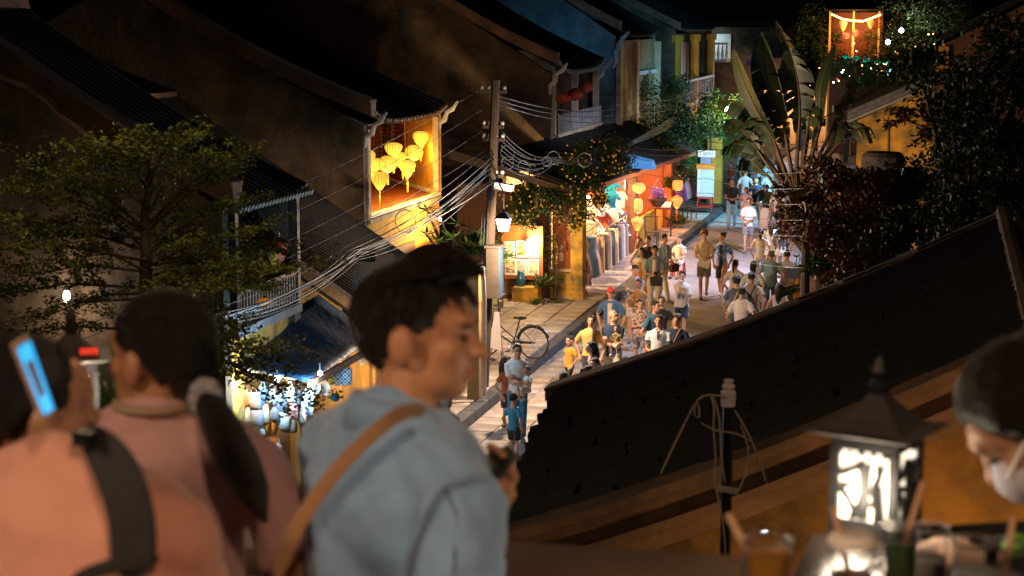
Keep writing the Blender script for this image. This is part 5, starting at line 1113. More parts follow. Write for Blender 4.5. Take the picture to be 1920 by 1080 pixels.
        m.zloft([(zb, fl, fl * .8), ((zb + hpz) / 2, (fl + .16 * k) / 2, .125 * k), (hpz, .158 * k * w, .118 * k), (hpz + .1 * k, .13 * k, .1 * k)], 28, flute=0 if bk == 'skirt' else .06, nf=9); m.build('skirt', bm_, T, smooth=True, world=False)
    for i in (0, 1):
        m = MB(); f = feet[i]; sl = f.z - an
        m.tube([f + V((0, .045 * k, -an * .45)), f + V((0, -.03 * k, -an * .4)), f + V((0, -.10 * k, -an * .55)), f + V((0, -.16 * k, -an * .62))], [.038 * k, .044 * k, .042 * k, .03 * k], 9, True); m.build('shoe', cloth(shoes), T, smooth=True, world=False)
    T['_i'] = 1
    info = dict(T=T, sh=sh, hp=hpz, k=k, Hn=Hn, El=El, hc=hcv, s=s, w=w, Sh=Sh); del T['_i']
    return info
def wpt(I, p): return I['T'].location + Matrix.Rotation(I['T'].rotation_euler.z, 3, 'Z') @ V(p)
def strap(I, mt, side=1, label=None, wd=.03):
    """cross-body strap, a part worn on the shirt"""
    k, sh, hp, w = I['k'], I['sh'], I['hp'], I['w']; pts = []
    for t in range(13):
        a = -math.pi * t / 12 if False else 2 * math.pi * t / 12
        z = (sh + hp) / 2 + .08 * k + math.cos(a) * (sh - hp) * .5; x = side * math.cos(a) * .11 * k; y = math.sin(a) * .125 * k
        pts.append(V((x, y, min(z, sh + .04 * k))))
    m = MB(); m.tube([p * 1.0 for p in pts], wd * .5, 5, cap=False); return m.build('strap', mt, I['T'], smooth=True, world=False)
def held(kind, label, I, hand=0, off=(0, 0, 0), colr=(.5, .5, .5), sz=1, rz=0):
    p = wpt(I, I['Hn'][hand] + (I['Hn'][hand] - I['El'][hand]).normalized() * .06 + V(off)); T = thing(kind, label, {'phone': 'phone', 'shoulder_bag': 'bag', 'drink_cup': 'cup', 'paper': 'paper', 'hand_fan': 'fan'}.get(kind, 'bag'), p, I['T'].rotation_euler.z + rz); m = MB()
    if kind == 'phone': m.box((0, 0, 0), (.075 * sz, .012, .15 * sz), rx=-.5); m.build('case', BLK, T, world=False)
    elif kind == 'drink_cup':
        m.zloft([(-.07, .03, .03), (.06, .042, .042), (.065, .044, .044)], 12); m.build('cup', cloth(colr), T, world=False); m = MB(); m.tube([(0, 0, .05), (.01, .01, .16)], .005, 5); m.build('straw', WHT, T, world=False)
    elif kind == 'paper': m.box((0, -.02, -.02), (.28 * sz, .01, .22 * sz), rx=-.3, ry=.3); m.build('sheet', cloth(colr), T, world=False)
    elif kind == 'shoulder_bag': m.rings([[(-.13 * sz, -.05, -.2 * sz), (.13 * sz, -.05, -.2 * sz), (.13 * sz, .05, -.2 * sz), (-.13 * sz, .05, -.2 * sz)], [(-.14 * sz, -.06, -.05), (.14 * sz, -.06, -.05), (.14 * sz, .06, -.05), (-.14 * sz, .06, -.05)], [(-.12 * sz, -.02, .0), (.12 * sz, -.02, .0), (.12 * sz, .02, .0), (-.12 * sz, .02, .0)]]); m.build('body', cloth(colr), T, world=False); m = MB(); m.tube([(-.1, 0, 0), (0, 0, .12), (.1, 0, 0)], .008, 4); m.build('handle', cloth(colr), T, world=False)
    return T
def toddler(label, I, col, off=(0, -.2, .0), face=90, hc=None, legs=True, H=.78, topmat=None):
    """small child sitting on the crossed arms of I"""
    b = wpt(I, V((off[0], off[1], I['sh'] - .52 * I['k'] + off[2])))
    T = person(label, 0, 0, H, math.degrees(I['T'].rotation_euler.z) + face, ('tee', col), ('shorts', (.6, .6, .6)), 'short', 'sit', child=True, base=b, z0=b.z - .14, seat=.16, vox=.011, group='small children carried in arms', feat=True, arms='lap', topmat=topmat, shoes=(.5, .5, .55))
    return T
PINKF = mix_mat('tiny_print', (.55, .4, .33), (.2, .12, .1), 22)
P = person
random.seed(21)
# --- left foreground of the street
a = P('man in glasses and white tee carrying a toddler beside the bicycle', 970, 646, 1.72, 25, ('tee', (.62, .62, .62)), ('jeans', (.03, .16, .33)), 'short', 'stand', arms='carry', skin=SKIN2)
toddler('toddler in a white tee held by the man in glasses', a, (.65, .65, .65), (.13, -.24, .06), -60)
m = MB()
for q in (-1, 1): m.tube([a['hc'] + V((q * .03 + math.cos(2 * math.pi * j / 10) * .02, -.1, .01 + math.sin(2 * math.pi * j / 10) * .016)) for j in range(11)], .003, 4, cap=False)
m.build('glasses', BLK, a['T'], world=False)
P('boy in a bright blue tee and black shorts before the man in glasses', 963, 737, 1.12, 160, ('tee', (.03, .22, .42)), ('shorts', (.03, .03, .035)), 'short', 'stand', child=True, feat=False)
P('child in a black and orange top crouching behind the man in glasses', 950, 668, 1.3, 60, ('tee', (.3, .08, .03)), ('shorts', (.03, .03, .03)), 'long', 'stand', child=True)
FAN = mix_mat('fan_print', (.02, .02, .025), (.12, .45, .5), 16, .45, .5, kind='wave', vec=(1, 1, 1))
P('person in a black top with a pale blue ray print, seen from behind', 838, 742, 1.6, 165, ('loose', (.03, .03, .03)), ('trousers', (.03, .04, .08)), 'bald', 'stand', topmat=FAN, feat=False, hcol=mat('pale_hat', (.6, .45, .38), .8, .1, 5))
P('dark haired person just below the ray print top', 848, 800, 1.6, 120, ('tee', (.03, .04, .07)), ('trousers', (.04, .04, .05)), 'short', 'stand')
P('woman with brown hair looking back from behind the denim shoulder', 862, 828, 1.6, 20, ('tee', (.4, .15, .1)), ('trousers', (.04, .04, .05)), 'long', 'stand', pitch=-20, skin=SKIN)
# --- family group
a = P('woman with a long dark braid in an ochre blouse holding a child by the hand', 1108, 592, 1.62, 8, ('loose', (.55, .33, .1)), ('trousers', (.03, .03, .05)), 'long', 'walk', skin=SKIN2)
m = MB(); m.tube([a['hc'] + V(q) for q in ((.07, .0, -.02), (.07, -.09, -.12), (.07, -.14, -.25), (.06, -.14, -.42), (.05, -.14, -.5))], [.03, .032, .034, .03, .012], 7, True); m.build('braid', HAIR, a['T'], smooth=True, world=False)
P('boy in a mustard tee and dark trousers walking at the kerb', 1068, 630, 1.12, -25, ('tee', (.52, .28, .03)), ('trousers', (.04, .04, .03)), 'short', 'walk', child=True, skin=SKIN2)
P('woman with loose black hair leaning in beside the braided woman', 1122, 640, 1.55, -60, ('tee', (.6, .4, .35)), ('trousers', (.1, .1, .12)), 'long', 'stand', lean=12, feat=False)
P('person in a hot pink tee bending at the roof edge', 1091, 684, 1.55, 70, ('tee', (.55, .1, .2)), ('trousers', (.1, .1, .12)), 'pony', 'stand', lean=12)
P('child in a light blue tee between the pink tee and the roof edge', 1115, 672, 1.35, -20, ('tee', (.35, .58, .62)), ('trousers', (.1, .1, .2)), 'short', 'stand', child=True)
P('little girl in a lilac top walking away at the roof corner', 1057, 698, 1.08, 170, ('tee', (.38, .28, .42)), ('mini', (.4, .3, .42)), 'bob', 'walk', child=True, feat=False)
a = P('man in a bright red cap and open blue shirt', 1146, 540, 1.72, 0, ('shirt', (.05, .12, .25), (.55, .42, .35)), ('trousers', (.2, .18, .15)), 'cap', 'walk', skin=SKIN2)
a = P('shaven man in a navy tee and khaki trousers carrying a child', 1150, 583, 1.70, 12, ('tee', (.02, .04, .08)), ('trousers', (.42, .38, .28)), 'bald', 'walk', arms='carry', skin=SKIN2, yaw=40, hcol=SKIN2)
toddler('toddler in a mustard print top held by the shaven man', a, (.4, .26, .06), (.06, -.22, .16), -20, topmat=mix_mat('mustard_print', (.4, .26, .06), (.05, .04, .02), 18))
P('tiny dark haired child whose head just clears the roof edge', 1173, 672, 1.0, 0, ('tee', (.1, .1, .1)), ('shorts', (.1, .1, .1)), 'curly', 'stand', child=True, feat=False)
a = P('man in a patterned shirt and pale shorts behind the carried baby', 1191, 499, 1.72, 5, ('shirt', (.3, .28, .3)), ('shorts', (.62, .55, .5)), 'quiff', 'walk', arms='carry')
a = P('woman in a brown cardigan holding a baby across her chest', 1198, 524, 1.55, -15, ('long', (.42, .22, .09)), ('mini', (.6, .52, .48)), 'bun', 'walk', arms='carry', skin=SKIN2)
toddler('baby in a brown leopard print outfit held by the woman in the cardigan', a, (.35, .22, .12), (-.08, -.2, .08), 60, topmat=mix_mat('leopard_print', (.38, .24, .13), (.08, .05, .03), 26), H=.72)
a = P('boy in a patterned shirt and camouflage shorts looking at a phone', 1201, 562, 1.5, 15, ('shirt', (.4, .3, .35)), ('shorts', (.25, .22, .24)), 'short', 'walk', arms='phone', topmat=PINKF, botmat=mix_mat('camouflage', (.32, .3, .3), (.14, .12, .13), 10), shoes=(.7, .68, .66), child=False)
held('phone', 'white phone held by the boy in camouflage shorts', a, 1)
a = P('man in a steel blue polo and navy trousers looking to his side', 1222, 563, 1.72, 60, ('polo', (.06, .17, .26)), ('trousers', (.02, .03, .06)), 'short', 'walk', lean=8, arms='hip', shoes=(.5, .4, .3))
a = P('woman in a black tee with pale lettering behind the two polo shirts', 1240, 556, 1.58, 5, ('tee', (.025, .022, .022)), ('trousers', (.1, .1, .1)), 'bun', 'walk', skin=SKIN)
scrawl(a['T'], -.1, .1, a['sh'] - .13, .028, -.136 * a['k'], mat('gold_print', (.5, .42, .15), .7), 9, 4)
a = P('man in a white polo with black sleeve stripes nearest the roof', 1236, 592, 1.7, -3, ('polo', (.62, .63, .63)), ('trousers', (.3, .3, .32)), 'short', 'walk', arms='front', w=1.08)
for i in (0, 1):
    for t in (.44, .52):
        m = MB(); c = a['Sh'][i].lerp(a['El'][i], t); d = (a['El'][i] - a['Sh'][i]).normalized(); m.tube([c - d * .008, c + d * .008], .0725 * a['k'] * a['w'], 14); m.build('sleeve_stripe', cloth((.03, .03, .04)), a['T'], world=False)
m = MB(); m.box((0, -.125 * a['k'], a['sh'] - .06), (.022, .02, .13)); m.tube([V((-.06, -.02, a['sh'] + .045)), V((0, -.10, a['sh'] + .0)), V((.06, -.02, a['sh'] + .045))], .013, 5); m.build('collar', cloth((.05, .05, .07)), a['T'], world=False)
held('drink_cup', 'clear cup in the hands of the man in the striped polo', a, 1, (-.03, -.03, .02), (.6, .6, .6))
a = P('short haired woman in a navy tee with a thin yellow strap', 1269, 592, 1.58, -5, ('tee', (.02, .03, .06)), ('trousers', (.04, .04, .05)), 'short', 'walk'); strap(a, YEL, 1, wd=.016)
a = P('boy in a white jersey numbered 89 drinking from a cup', 1279, 510, 1.56, 0, ('jersey', (.62, .58, .55)), ('shorts', (.02, .035, .07)), 'quiff', 'walk', arms='drink', shoes=(.45, .6, .68), w=.98)
text('89', a['T'].location + V((0, -.165 * a['k'], a['sh'] - .27)), .17, cloth((.03, .04, .08)), a['T'])
held('drink_cup', 'plastic cup with a straw held by the boy in the jersey', a, 0, (0, -.02, .0), (.65, .5, .42))
m = MB(); m.zloft([(a['hp'] - .235, .175, .115), (a['hp'] - .2, .172, .113)], 16); m.build('shorts_hem', cloth((.5, .5, .52)), a['T'], world=False)
# --- shop front group
a = P('man in an open denim shirt and white trousers holding a phone', 1228, 462, 1.74, 8, ('shirt', (.16, .24, .28), (.72, .62, .5)), ('trousers', (.6, .56, .48)), 'quiff', 'stand', arms='front')
held('shoulder_bag', 'dark sling bag in front of the man in the denim shirt', a, 0, (.08, -.03, -.02), (.04, .04, .05), 1.1); held('phone', 'phone in the hands of the man in the denim shirt', a, 1, (0, -.02, .03))
a = P('woman in an orange dress with a cream shawl', 1203, 466, 1.6, -20, ('long', (.68, .62, .5)), ('dress', (.7, .22, .04)), 'long', 'stand', skin=SKIN)
m = MB(); m.zloft([(a['hp'] - .05, .1, .13), (a['sh'] - .05, .09, .128)], 12, c=(0, -.012)); m.build('dress_front', cloth((.7, .24, .05)), a['T'], world=False)
P('woman in a black vest behind the woman in orange', 1215, 444, 1.6, -10, ('tank', (.03, .025, .03)), ('trousers', (.05, .05, .06)), 'bun', 'stand')
P('woman with brown hair in white deepest in the shop front group', 1200, 449, 1.55, 60, ('tee', (.65, .62, .6)), ('trousers', (.1, .1, .12)), 'long', 'stand', hcol=HAIRB)
a = P('man in a pale blue shirt and white jeans with a cross strap', 1245, 441, 1.74, 55, ('shirt', (.3, .46, .62), (.5, .55, .6)), ('jeans', (.66, .68, .7)), 'quiff', 'walk', arms='front'); strap(a, BLK, 1)
held('shoulder_bag', 'brown leather bag at the hip of the man in pale blue', a, 1, (.05, 0, -.04), (.10, .045, .03), 1.0)
P('girl in a white tee sitting on the red stool', 1270, 451, 1.45, -15, ('tee', (.74, .7, .62)), ('shorts', (.6, .5, .45)), 'bun', 'sit', arms='lap', base=PZ(1273, 520, 0), skin=SKIN)
# --- couple
a = P('curly haired man in a beige shirt and olive shorts holding a napkin', 1321, 433, 1.78, 12, ('shirt', (.58, .46, .32)), ('shorts', (.17, .16, .12)), 'curly', 'walk', arms='front', hcol=HAIRB, skin=SKIN, pitch=15, shoes=(.03, .03, .03))
held('paper', 'white paper bag hanging from the hands of the curly haired man', a, 1, (-.05, -.03, -.08), (.75, .73, .7), 1.1)
for i in (0, 1):
    pass
BLF = mix_mat('blue_floral', (.06, .16, .55), (.45, .5, .7), 11, .5, .6)
a = P('woman in a blue flowered shirt and tight black skirt', 1354, 437, 1.7, -8, ('shirt', (.1, .2, .5), (.03, .025, .03)), ('skirt', (.015, .015, .018)), 'bun', 'walk', topmat=BLF, yaw=-45, skin=SKIN, shoes=(.7, .66, .6), hcol=mat('dark_auburn', (.05, .015, .015), .5, .3, 20, .5))
# --- people walking away
P('woman with a black ponytail in a cream top walking away', 1379, 487, 1.6, 165, ('tee', (.55, .48, .38)), ('trousers', (.55, .5, .42)), 'pony', 'walk', feat=False)
P('woman with shoulder length black hair in a loose white blouse', 1413, 491, 1.6, 172, ('loose', (.6, .64, .66)), ('longskirt', (.6, .64, .68)), 'bob', 'walk', feat=False)
a = P('person in a dark grey tee with a tan cross strap', 1381, 519, 1.66, 178, ('tee', (.09, .11, .13)), ('jeans', (.06, .14, .22)), 'curly', 'walk', feat=False); strap(a, cloth((.45, .32, .2)), -1, wd=.05)
a = P('tall man in a taupe tee with a thin black strap', 1409, 511, 1.74, 182, ('tee', (.34, .25, .19)), ('shorts', (.05, .05, .05)), 'short', 'walk', feat=False); strap(a, BLK, -1, wd=.02)
P('man in a plain white tee nearest the roof edge seen from behind', 1391, 539, 1.72, 175, ('tee', (.62, .55, .5)), ('shorts', (.08, .08, .1)), 'short', 'walk', feat=False)
P('grey haired man in a pale blue polo and blue jeans', 1446, 470, 1.7, 185, ('polo', (.25, .42, .55)), ('jeans', (.07, .18, .28)), 'short', 'walk', feat=False, hcol=HAIRG, w=1.08)
P('girl with very long straight dark hair in a pale sleeveless top', 1461, 531, 1.55, 178, ('tank', (.55, .45, .42)), ('trousers', (.2, .2, .25)), 'long', 'walk', feat=False)
P('woman in a short white dress with long black hair', 1447, 413, 1.62, 178, ('tee', (.72, .74, .74)), ('mini', (.72, .74, .74)), 'long', 'walk', feat=False, shoes=(.5, .4, .35))
a = P('woman in a slate top and pleated white mini skirt', 1469, 412, 1.66, 182, ('tee', (.09, .11, .15)), ('mini', (.68, .74, .76)), 'long', 'walk', feat=False)
held('shoulder_bag', 'pale mauve bag on the arm of the woman in the mini skirt', a, 1, (0, 0, .0), (.5, .42, .5), .7)
# --- far up the street
a = P('stocky man in a black tee and light jeans walking down the street', 1373, 336, 1.72, 5, ('tee', (.02, .025, .025)), ('jeans', (.28, .48, .55)), 'short', 'walk', arms='front', w=1.1)
a = P('man in a navy tee and khaki trousers holding a bottle', 1418, 333, 1.7, -10, ('tee', (.02, .05, .11)), ('trousers', (.35, .28, .18)), 'short', 'walk')
P('woman in a black top and long white skirt beyond the fan palm leaf', 1438, 347, 1.66, 175, ('tank', (.02, .025, .03)), ('longskirt', (.68, .64, .62)), 'bun', 'walk', feat=False)
P('child in a red shirt under the vines', 1371, 304, 1.25, -30, ('tee', (.5, .04, .03)), ('shorts', (.05, .2, .3)), 'short', 'stand', child=True)
P('person in a pale cap and white tee reaching up by the ochre pillar', 1386, 283, 1.72, 100, ('tee', (.6, .64, .66)), ('trousers', (.01, .05, .05)), 'bald', 'stand', arms='reach', hcol=mat('pale_cap', (.5, .6, .62), .8, .1, 5), feat=False)
P('woman in a magenta top and white shorts under the fan palm', 1413, 290, 1.65, 170, ('tee', (.45, .05, .2)), ('shorts', (.7, .66, .66)), 'short', 'stand', feat=False)
P('person in a wide white tee behind the man in navy', 1436, 304, 1.75, 170, ('loose', (.6, .62, .64)), ('trousers', (.1, .1, .12)), 'short', 'stand', feat=False, w=1.1)
P('woman in white resting near the fan palm stalks', 1441, 322, 1.6, 10, ('tee', (.55, .6, .64)), ('trousers', (.1, .1, .12)), 'bun', 'stand')
P('dark clothed figure in front of the warm lit doorway behind the fan palm', 1478, 228, 1.7, 90, ('tee', (.03, .03, .04)), ('trousers', (.03, .03, .03)), 'short', 'stand')
P('pale figure beside the dark figure in the lit doorway', 1508, 235, 1.65, 180, ('loose', (.5, .48, .46)), ('trousers', (.4, .38, .36)), 'short', 'stand', feat=False)
P('man in a grey tee strolling away past the ochre pillar', 1398, 318, 1.72, 175, ('tee', (.35, .36, .38)), ('shorts', (.08, .08, .1)), 'short', 'walk', feat=False)
P('woman in a coral dress coming down the far street', 1425, 306, 1.62, 0, ('tee', (.6, .22, .18)), ('dress', (.6, .22, .18)), 'long', 'walk')
P('woman in a pale blouse and dark skirt half hidden by the palm stalks', 1459, 352, 1.62, 175, ('tee', (.65, .62, .6)), ('mini', (.05, .05, .08)), 'long', 'walk', feat=False)
P('man in a dark green shirt beside the magenta top', 1402, 296, 1.7, 10, ('shirt', (.04, .10, .07)), ('trousers', (.12, .1, .08)), 'short', 'stand')
P('woman in a cream tee walking away beside the grey haired man', 1427, 430, 1.6, 176, ('tee', (.66, .6, .5)), ('trousers', (.5, .5, .52)), 'pony', 'walk', feat=False)
P('man in a white shirt coming past the palm stalks with a backpack strap', 1404, 372, 1.72, 6, ('shirt', (.62, .63, .62)), ('shorts', (.2, .2, .22)), 'short', 'walk', arms='front')
P('girl in a pale pink dress behind the man in navy', 1399, 352, 1.45, -10, ('tee', (.66, .45, .45)), ('dress', (.66, .45, .45)), 'bob', 'walk')
P('man in a light grey tee close to the ochre gate post', 1476, 470, 1.7, 182, ('tee', (.5, .5, .52)), ('trousers', (.07, .07, .1)), 'short', 'walk', feat=False)
# ================================================================ foliage
rl = random.Random(77)
def leaf(m, p, d, n, L, w):
    s = d.cross(n); s = s.normalized() if s.length > 1e-6 else V((1, 0, 0))
    q = p + d * L * .45 - n * L * .06; b = len(m.v)
    m.v += [tuple(p), tuple(q + s * w), tuple(p + d * L), tuple(q - s * w)]; m.f.append((b, b + 1, b + 2, b + 3)); m.m.append(0)
def rdir(flat=1.0):
    a = rl.uniform(0, 6.283); z = rl.uniform(-1, 1) * flat; r = math.sqrt(max(0.05, 1 - z * z)); return V((r * math.cos(a), r * math.sin(a), z))
def blob(m, c, r, n, L, w, flat=1.0, shell=.35, up=.5):
    """leaves spread through an ellipsoid clump"""
    for _ in range(n):
        d = rdir(); t = (shell + (1 - shell) * rl.random()) * rl.uniform(.8, 1.12); p = c + V((d.x * r[0], d.y * r[1], d.z * r[2])) * t
        dd = (d * .6 + rdir(.8) * .8); dd.normalize(); nn = (V((0, 0, up)) + rdir()).normalized(); leaf(m, p, dd, nn, L * rl.uniform(.6, 1.2), w * rl.uniform(.7, 1.2))
def bigtree(nm, label, cat, clumps, leafm, n, L, w, trunk=None, group=None, y=None, barkm=BARK, flat=1.0, flowers=None):
    """clumps: (px,py,y, rx, ry, rz)"""
    cs = [(PY(a, b, c), (r, r2, r3)) for a, b, c, r, r2, r3 in clumps]
    base = trunk[0] if trunk else V((cs[0][0].x, cs[0][0].y, 0)); T = thing(nm, label, cat, base, 0, group)
    m = MB(); t0 = V(base); t1 = trunk[1] if trunk else sum((c for c, _ in cs), V()) / len(cs)
    r0 = trunk[2] if trunk else .12; m.tube([t0, t0.lerp(t1, .5) + V((.05, 0, 0)), t1], [r0, r0 * .75, r0 * .5], 8); m.build('trunk', barkm, T)
    m = MB()
    for c, r in cs: m.tube([t1 - V((0, 0, .2)), t1.lerp(c, .55) + V((0, 0, .06)), c], [r0 * .45, r0 * .28, r0 * .1], 5)
    m.build('limbs', barkm, T)
    m = MB(); tot = sum(r[0] * r[2] for _, r in cs)
    for c, r in cs:
        k = max(3, int(r[0] * 5)); 
        sub = [(c + V((rl.uniform(-1, 1) * r[0] * .7, rl.uniform(-1, 1) * r[1] * .7, rl.uniform(-1, 1) * r[2] * .7)), rl.uniform(.35, .6)) for _ in range(k * 3)]
        nn = int(n * r[0] * r[2] / tot / len(sub))
        for q, f in sub: blob(m, q, (r[0] * f, r[1] * f, r[2] * f), nn, L, w, shell=.2)
    m.build('crown', leafm, T)
    if flowers:
        m = MB()
        for _ in range(flowers[1]):
            c, r = rl.choice(cs); d = rdir(); q = c + V((d.x * r[0], -abs(d.y) * r[1], d.z * r[2])) * rl.uniform(.7, 1.1)
            for j in range(5):
                a = j * 1.256; leaf(m, q, V((math.cos(a), -.3, math.sin(a))).normalized(), V((0, -1, 0)), flowers[2], flowers[2] * .35)
        m.build('flowers', flowers[0], T)
    return T
# feathery layered tree on the left
FT = thing('feathery_tree', 'feathery tree with flat layered branches filling the left of the view', 'tree', (PD(275, 500, 14).x, PD(275, 500, 14).y, 0))
tb = PD(275, 560, 14); m = MB(); m.tube([V((tb.x, tb.y, 0)), PD(270, 700, 14), PD(275, 480, 14), PD(272, 400, 14), PD(285, 330, 14), PD(300, 262, 14)], [.10, .07, .055, .04, .025, .01], 8); m.build('trunk', BARK, FT)
brs = [((275, 340), (300, 255), 40), ((278, 360), (200, 265), 34), ((275, 350), (180, 285), 36), ((280, 350), (330, 262), 30), ((278, 390), (165, 325), 44), ((280, 400), (350, 300), 34), ((280, 420), (455, 290), 26), ((285, 425), (440, 325), 24), ((350, 360), (430, 345), 18), ((275, 430), (60, 300), 40), ((272, 430), (20, 360), 40), ((272, 440), (110, 350), 50), ((272, 450), (-60, 420), 50),
       ((275, 470), (160, 400), 50), ((275, 470), (70, 440), 60), ((278, 460), (380, 400), 34), ((280, 470), (465, 375), 26), ((275, 490), (-40, 470), 60), ((278, 490), (330, 450), 44), ((280, 500), (470, 440), 34), ((280, 500), (540, 470), 30), ((275, 510), (40, 520), 60), ((275, 510), (150, 480), 60), ((280, 520), (420, 500), 50), ((280, 530), (545, 510), 40), ((278, 540), (350, 540), 50),
       ((275, 540), (-30, 560), 44), ((275, 550), (120, 590), 24), ((270, 560), (40, 610), 26), ((278, 550), (440, 545), 44), ((280, 560), (480, 540), 34), ((280, 580), (440, 610), 24), ((285, 600), (500, 660), 26), ((285, 620), (550, 690), 26), ((290, 640), (545, 770), 24), ((290, 640), (470, 700), 26), ((290, 650), (600, 760), 20), ((285, 640), (420, 640), 24), ((280, 620), (250, 600), 30), ((270, 620), (0, 640), 26)]
lm = MB(); bm_ = MB()
for (a, b, wd) in brs:
    d0 = 14 + rl.uniform(-.2, .2); d1 = 14 + rl.uniform(-1.8, 1.3) if b[1] < 600 else 14 + rl.uniform(-1.8, -.3)
    A_, B_ = PD(a[0], a[1], d0), PD(b[0], b[1], d1); mid = A_.lerp(B_, .5) + V((0, 0, .08)); bm_.tube([A_, mid, B_], [.014, .009, .003], 5)
    ax = (B_ - A_); Ln = ax.length; ax.normalize(); sd = ax.cross(V((0, 0, 1))).normalized(); ntw = int(Ln / .055)
    for i in range(ntw):
        t = .25 + .78 * i / ntw; q = A_.lerp(B_, t) if t > 1 else (A_.lerp(mid, t * 2) if t < .5 else mid.lerp(B_, t * 2 - 1)); s_ = rl.choice((-1, 1)); tw = (sd * s_ * rl.uniform(.5, 1) + ax * rl.uniform(.2, .8) + V((0, 0, rl.uniform(-.12, .3)))).normalized()
        tl_ = rl.uniform(.12, .42) * (wd / 40 + .3)
        for k in range(int(tl_ * 120)):
            u = rl.random(); p = q + tw * tl_ * u + V((rl.uniform(-.03, .03), rl.uniform(-.03, .03), rl.uniform(-.02, .035)))
            leaf(lm, p, (tw * rl.uniform(-.2, 1) + rdir(.6)).normalized(), (V((0, 0, 1.2)) + rdir()).normalized(), rl.uniform(.026, .05), rl.uniform(.009, .015))
bm_.build('branches', BARK, FT); lm.build('crown', GREEN2, FT)
# yellow flowering tree over the shop
bigtree('flowering_tree', 'dense tree dotted with yellow flowers spilling over the shop roof', 'tree', [(1000, 370, 42, .8, .8, .5), (1050, 330, 42.5, .9, .8, .6), (1110, 300, 43, .9, .8, .6), (1160, 285, 44, .5, .6, .4), (1060, 390, 41.5, .75, .6, .45), (1095, 355, 42, .6, .6, .5), (985, 410, 41.3, .45, .5, .25), (1150, 312, 43, .5, .6, .3), (1095, 405, 41.5, .3, .4, .2), (1080, 425, 41.5, .2, .3, .1), (1125, 372, 41.8, .2, .3, .25)], DGREEN, 15000, .085, .022, trunk=(V((-10.3, 41.7, .14)), V((-9.9, 42.0, 3.0)), .1), flowers=(YFLOW, 320, .034))
# frangipani beside the lantern house
FG = thing('frangipani_tree', 'frangipani with rosettes of long leaves beneath the lantern balcony', 'tree', (PY(845, 560, 33).x, 32.5, 0))
m = MB(); lf = MB(); t0 = PY(850, 520, 32.5); m.tube([V((t0.x, t0.y, 0)), t0], [.1, .07], 7)
for (px, py) in ((800, 392), (826, 398), (858, 418), (800, 440), (820, 452), (850, 445), (870, 460), (880, 478), (905, 455), (888, 440), (840, 480), (905, 480), (935, 492), (950, 480)):
    q = PY(px, py, 32.3 - rl.random() * .8); m.tube([t0, t0.lerp(q, .6) + V((0, 0, .05)), q], [.05, .035, .02], 6)
    for j in range(13):
        a = j * 2.4; d = V((math.cos(a) * .9, math.sin(a) * .9, rl.uniform(-.3, .7))).normalized(); leaf(lf, q, d, (V((0, 0, 1)) + d * -.4).normalized(), rl.uniform(.2, .32), .035)
m.build('trunk', BARK, FG); lf.build('crown', BGREEN, FG)
# trees up the street
bigtree('street_tree', 'dark tree between the ochre pillars and the lamp in the leaves', 'tree', [(1180, 215, 66, 1.2, 1, .9), (1230, 190, 64, 1.3, 1, 1.1), (1270, 235, 62, 1.3, 1, .9), (1210, 250, 60, 1.0, 1, .6), (1310, 215, 62, 1.0, 1, 1.0), (1240, 275, 58, .7, .8, .4)], DGREEN, 11000, .13, .03, trunk=(V((-10.3, 62, .14)), V((-10.2, 62, 3.2)), .14))
bigtree('street_tree', 'small tree lit yellow by the lamp inside its leaves', 'tree', [(1362, 205, 62.6, .55, .6, .55), (1340, 225, 63, .6, .6, .4), (1385, 235, 63, .5, .5, .35)], BGREEN, 3200, .09, .022, trunk=(V((-8.6, 64.5, .14)), V((-8.4, 63.5, 3.4)), .08))
bigtree('creeper', 'bright green creeper hanging above the blue notice board', 'climbing plant', [(1310, 268, 67, .6, .5, .5), (1340, 275, 67, .7, .5, .6), (1370, 262, 67, .6, .5, .5), (1330, 300, 67, .3, .3, .5), (1295, 295, 66, .3, .3, .5), (1300, 320, 67, .25, .3, .5)], BGREEN, 5200, .09, .026, trunk=(V((-9.0, 67.3, .14)), V((-9.0, 67.2, 2.6)), .05))
bigtree('creeper', 'dark creeper hanging over the upper orange lantern beside the flower basket', 'climbing plant', [(1275, 320, 59, .5, .4, .35), (1262, 338, 57.5, .3, .3, .3), (1290, 330, 60, .3, .3, .3)], DGREEN, 1500, .09, .026, trunk=(V((-9.0, 58.4, .14)), V((-8.95, 58.3, 2.7)), .04))
for i, (px, py, yy, rx, rz, lb) in enumerate(((1590, 128, 90, 1.2, .6, 'leafy tree under the far pavilion lanterns'), (1655, 95, 96, 1.4, 1.3, 'tree behind the green lanterns, flecked with warm light'), (1700, 40, 92, 2.0, 1.5, 'tall tree catching light right of the far pavilion'), (1620, 140, 84, 1.3, .9, 'dark bush below the green lanterns'), (1530, 60, 96, 1.3, 1.6, 'dark tree left of the far pavilion'), (1760, 20, 90, 1.6, 1.3, 'tree with a yellow lit top near the upper right'), (1440, 30, 110, 4, 2.5, 'broad black tree crown behind the fan palm'))):
    bigtree('garden_tree', lb, 'tree', [(px, py, yy, rx, rx, rz), (px + 25, py + 15, yy + .5, rx * .7, rx, rz * .7)], GREEN, 2600, .17, .045)
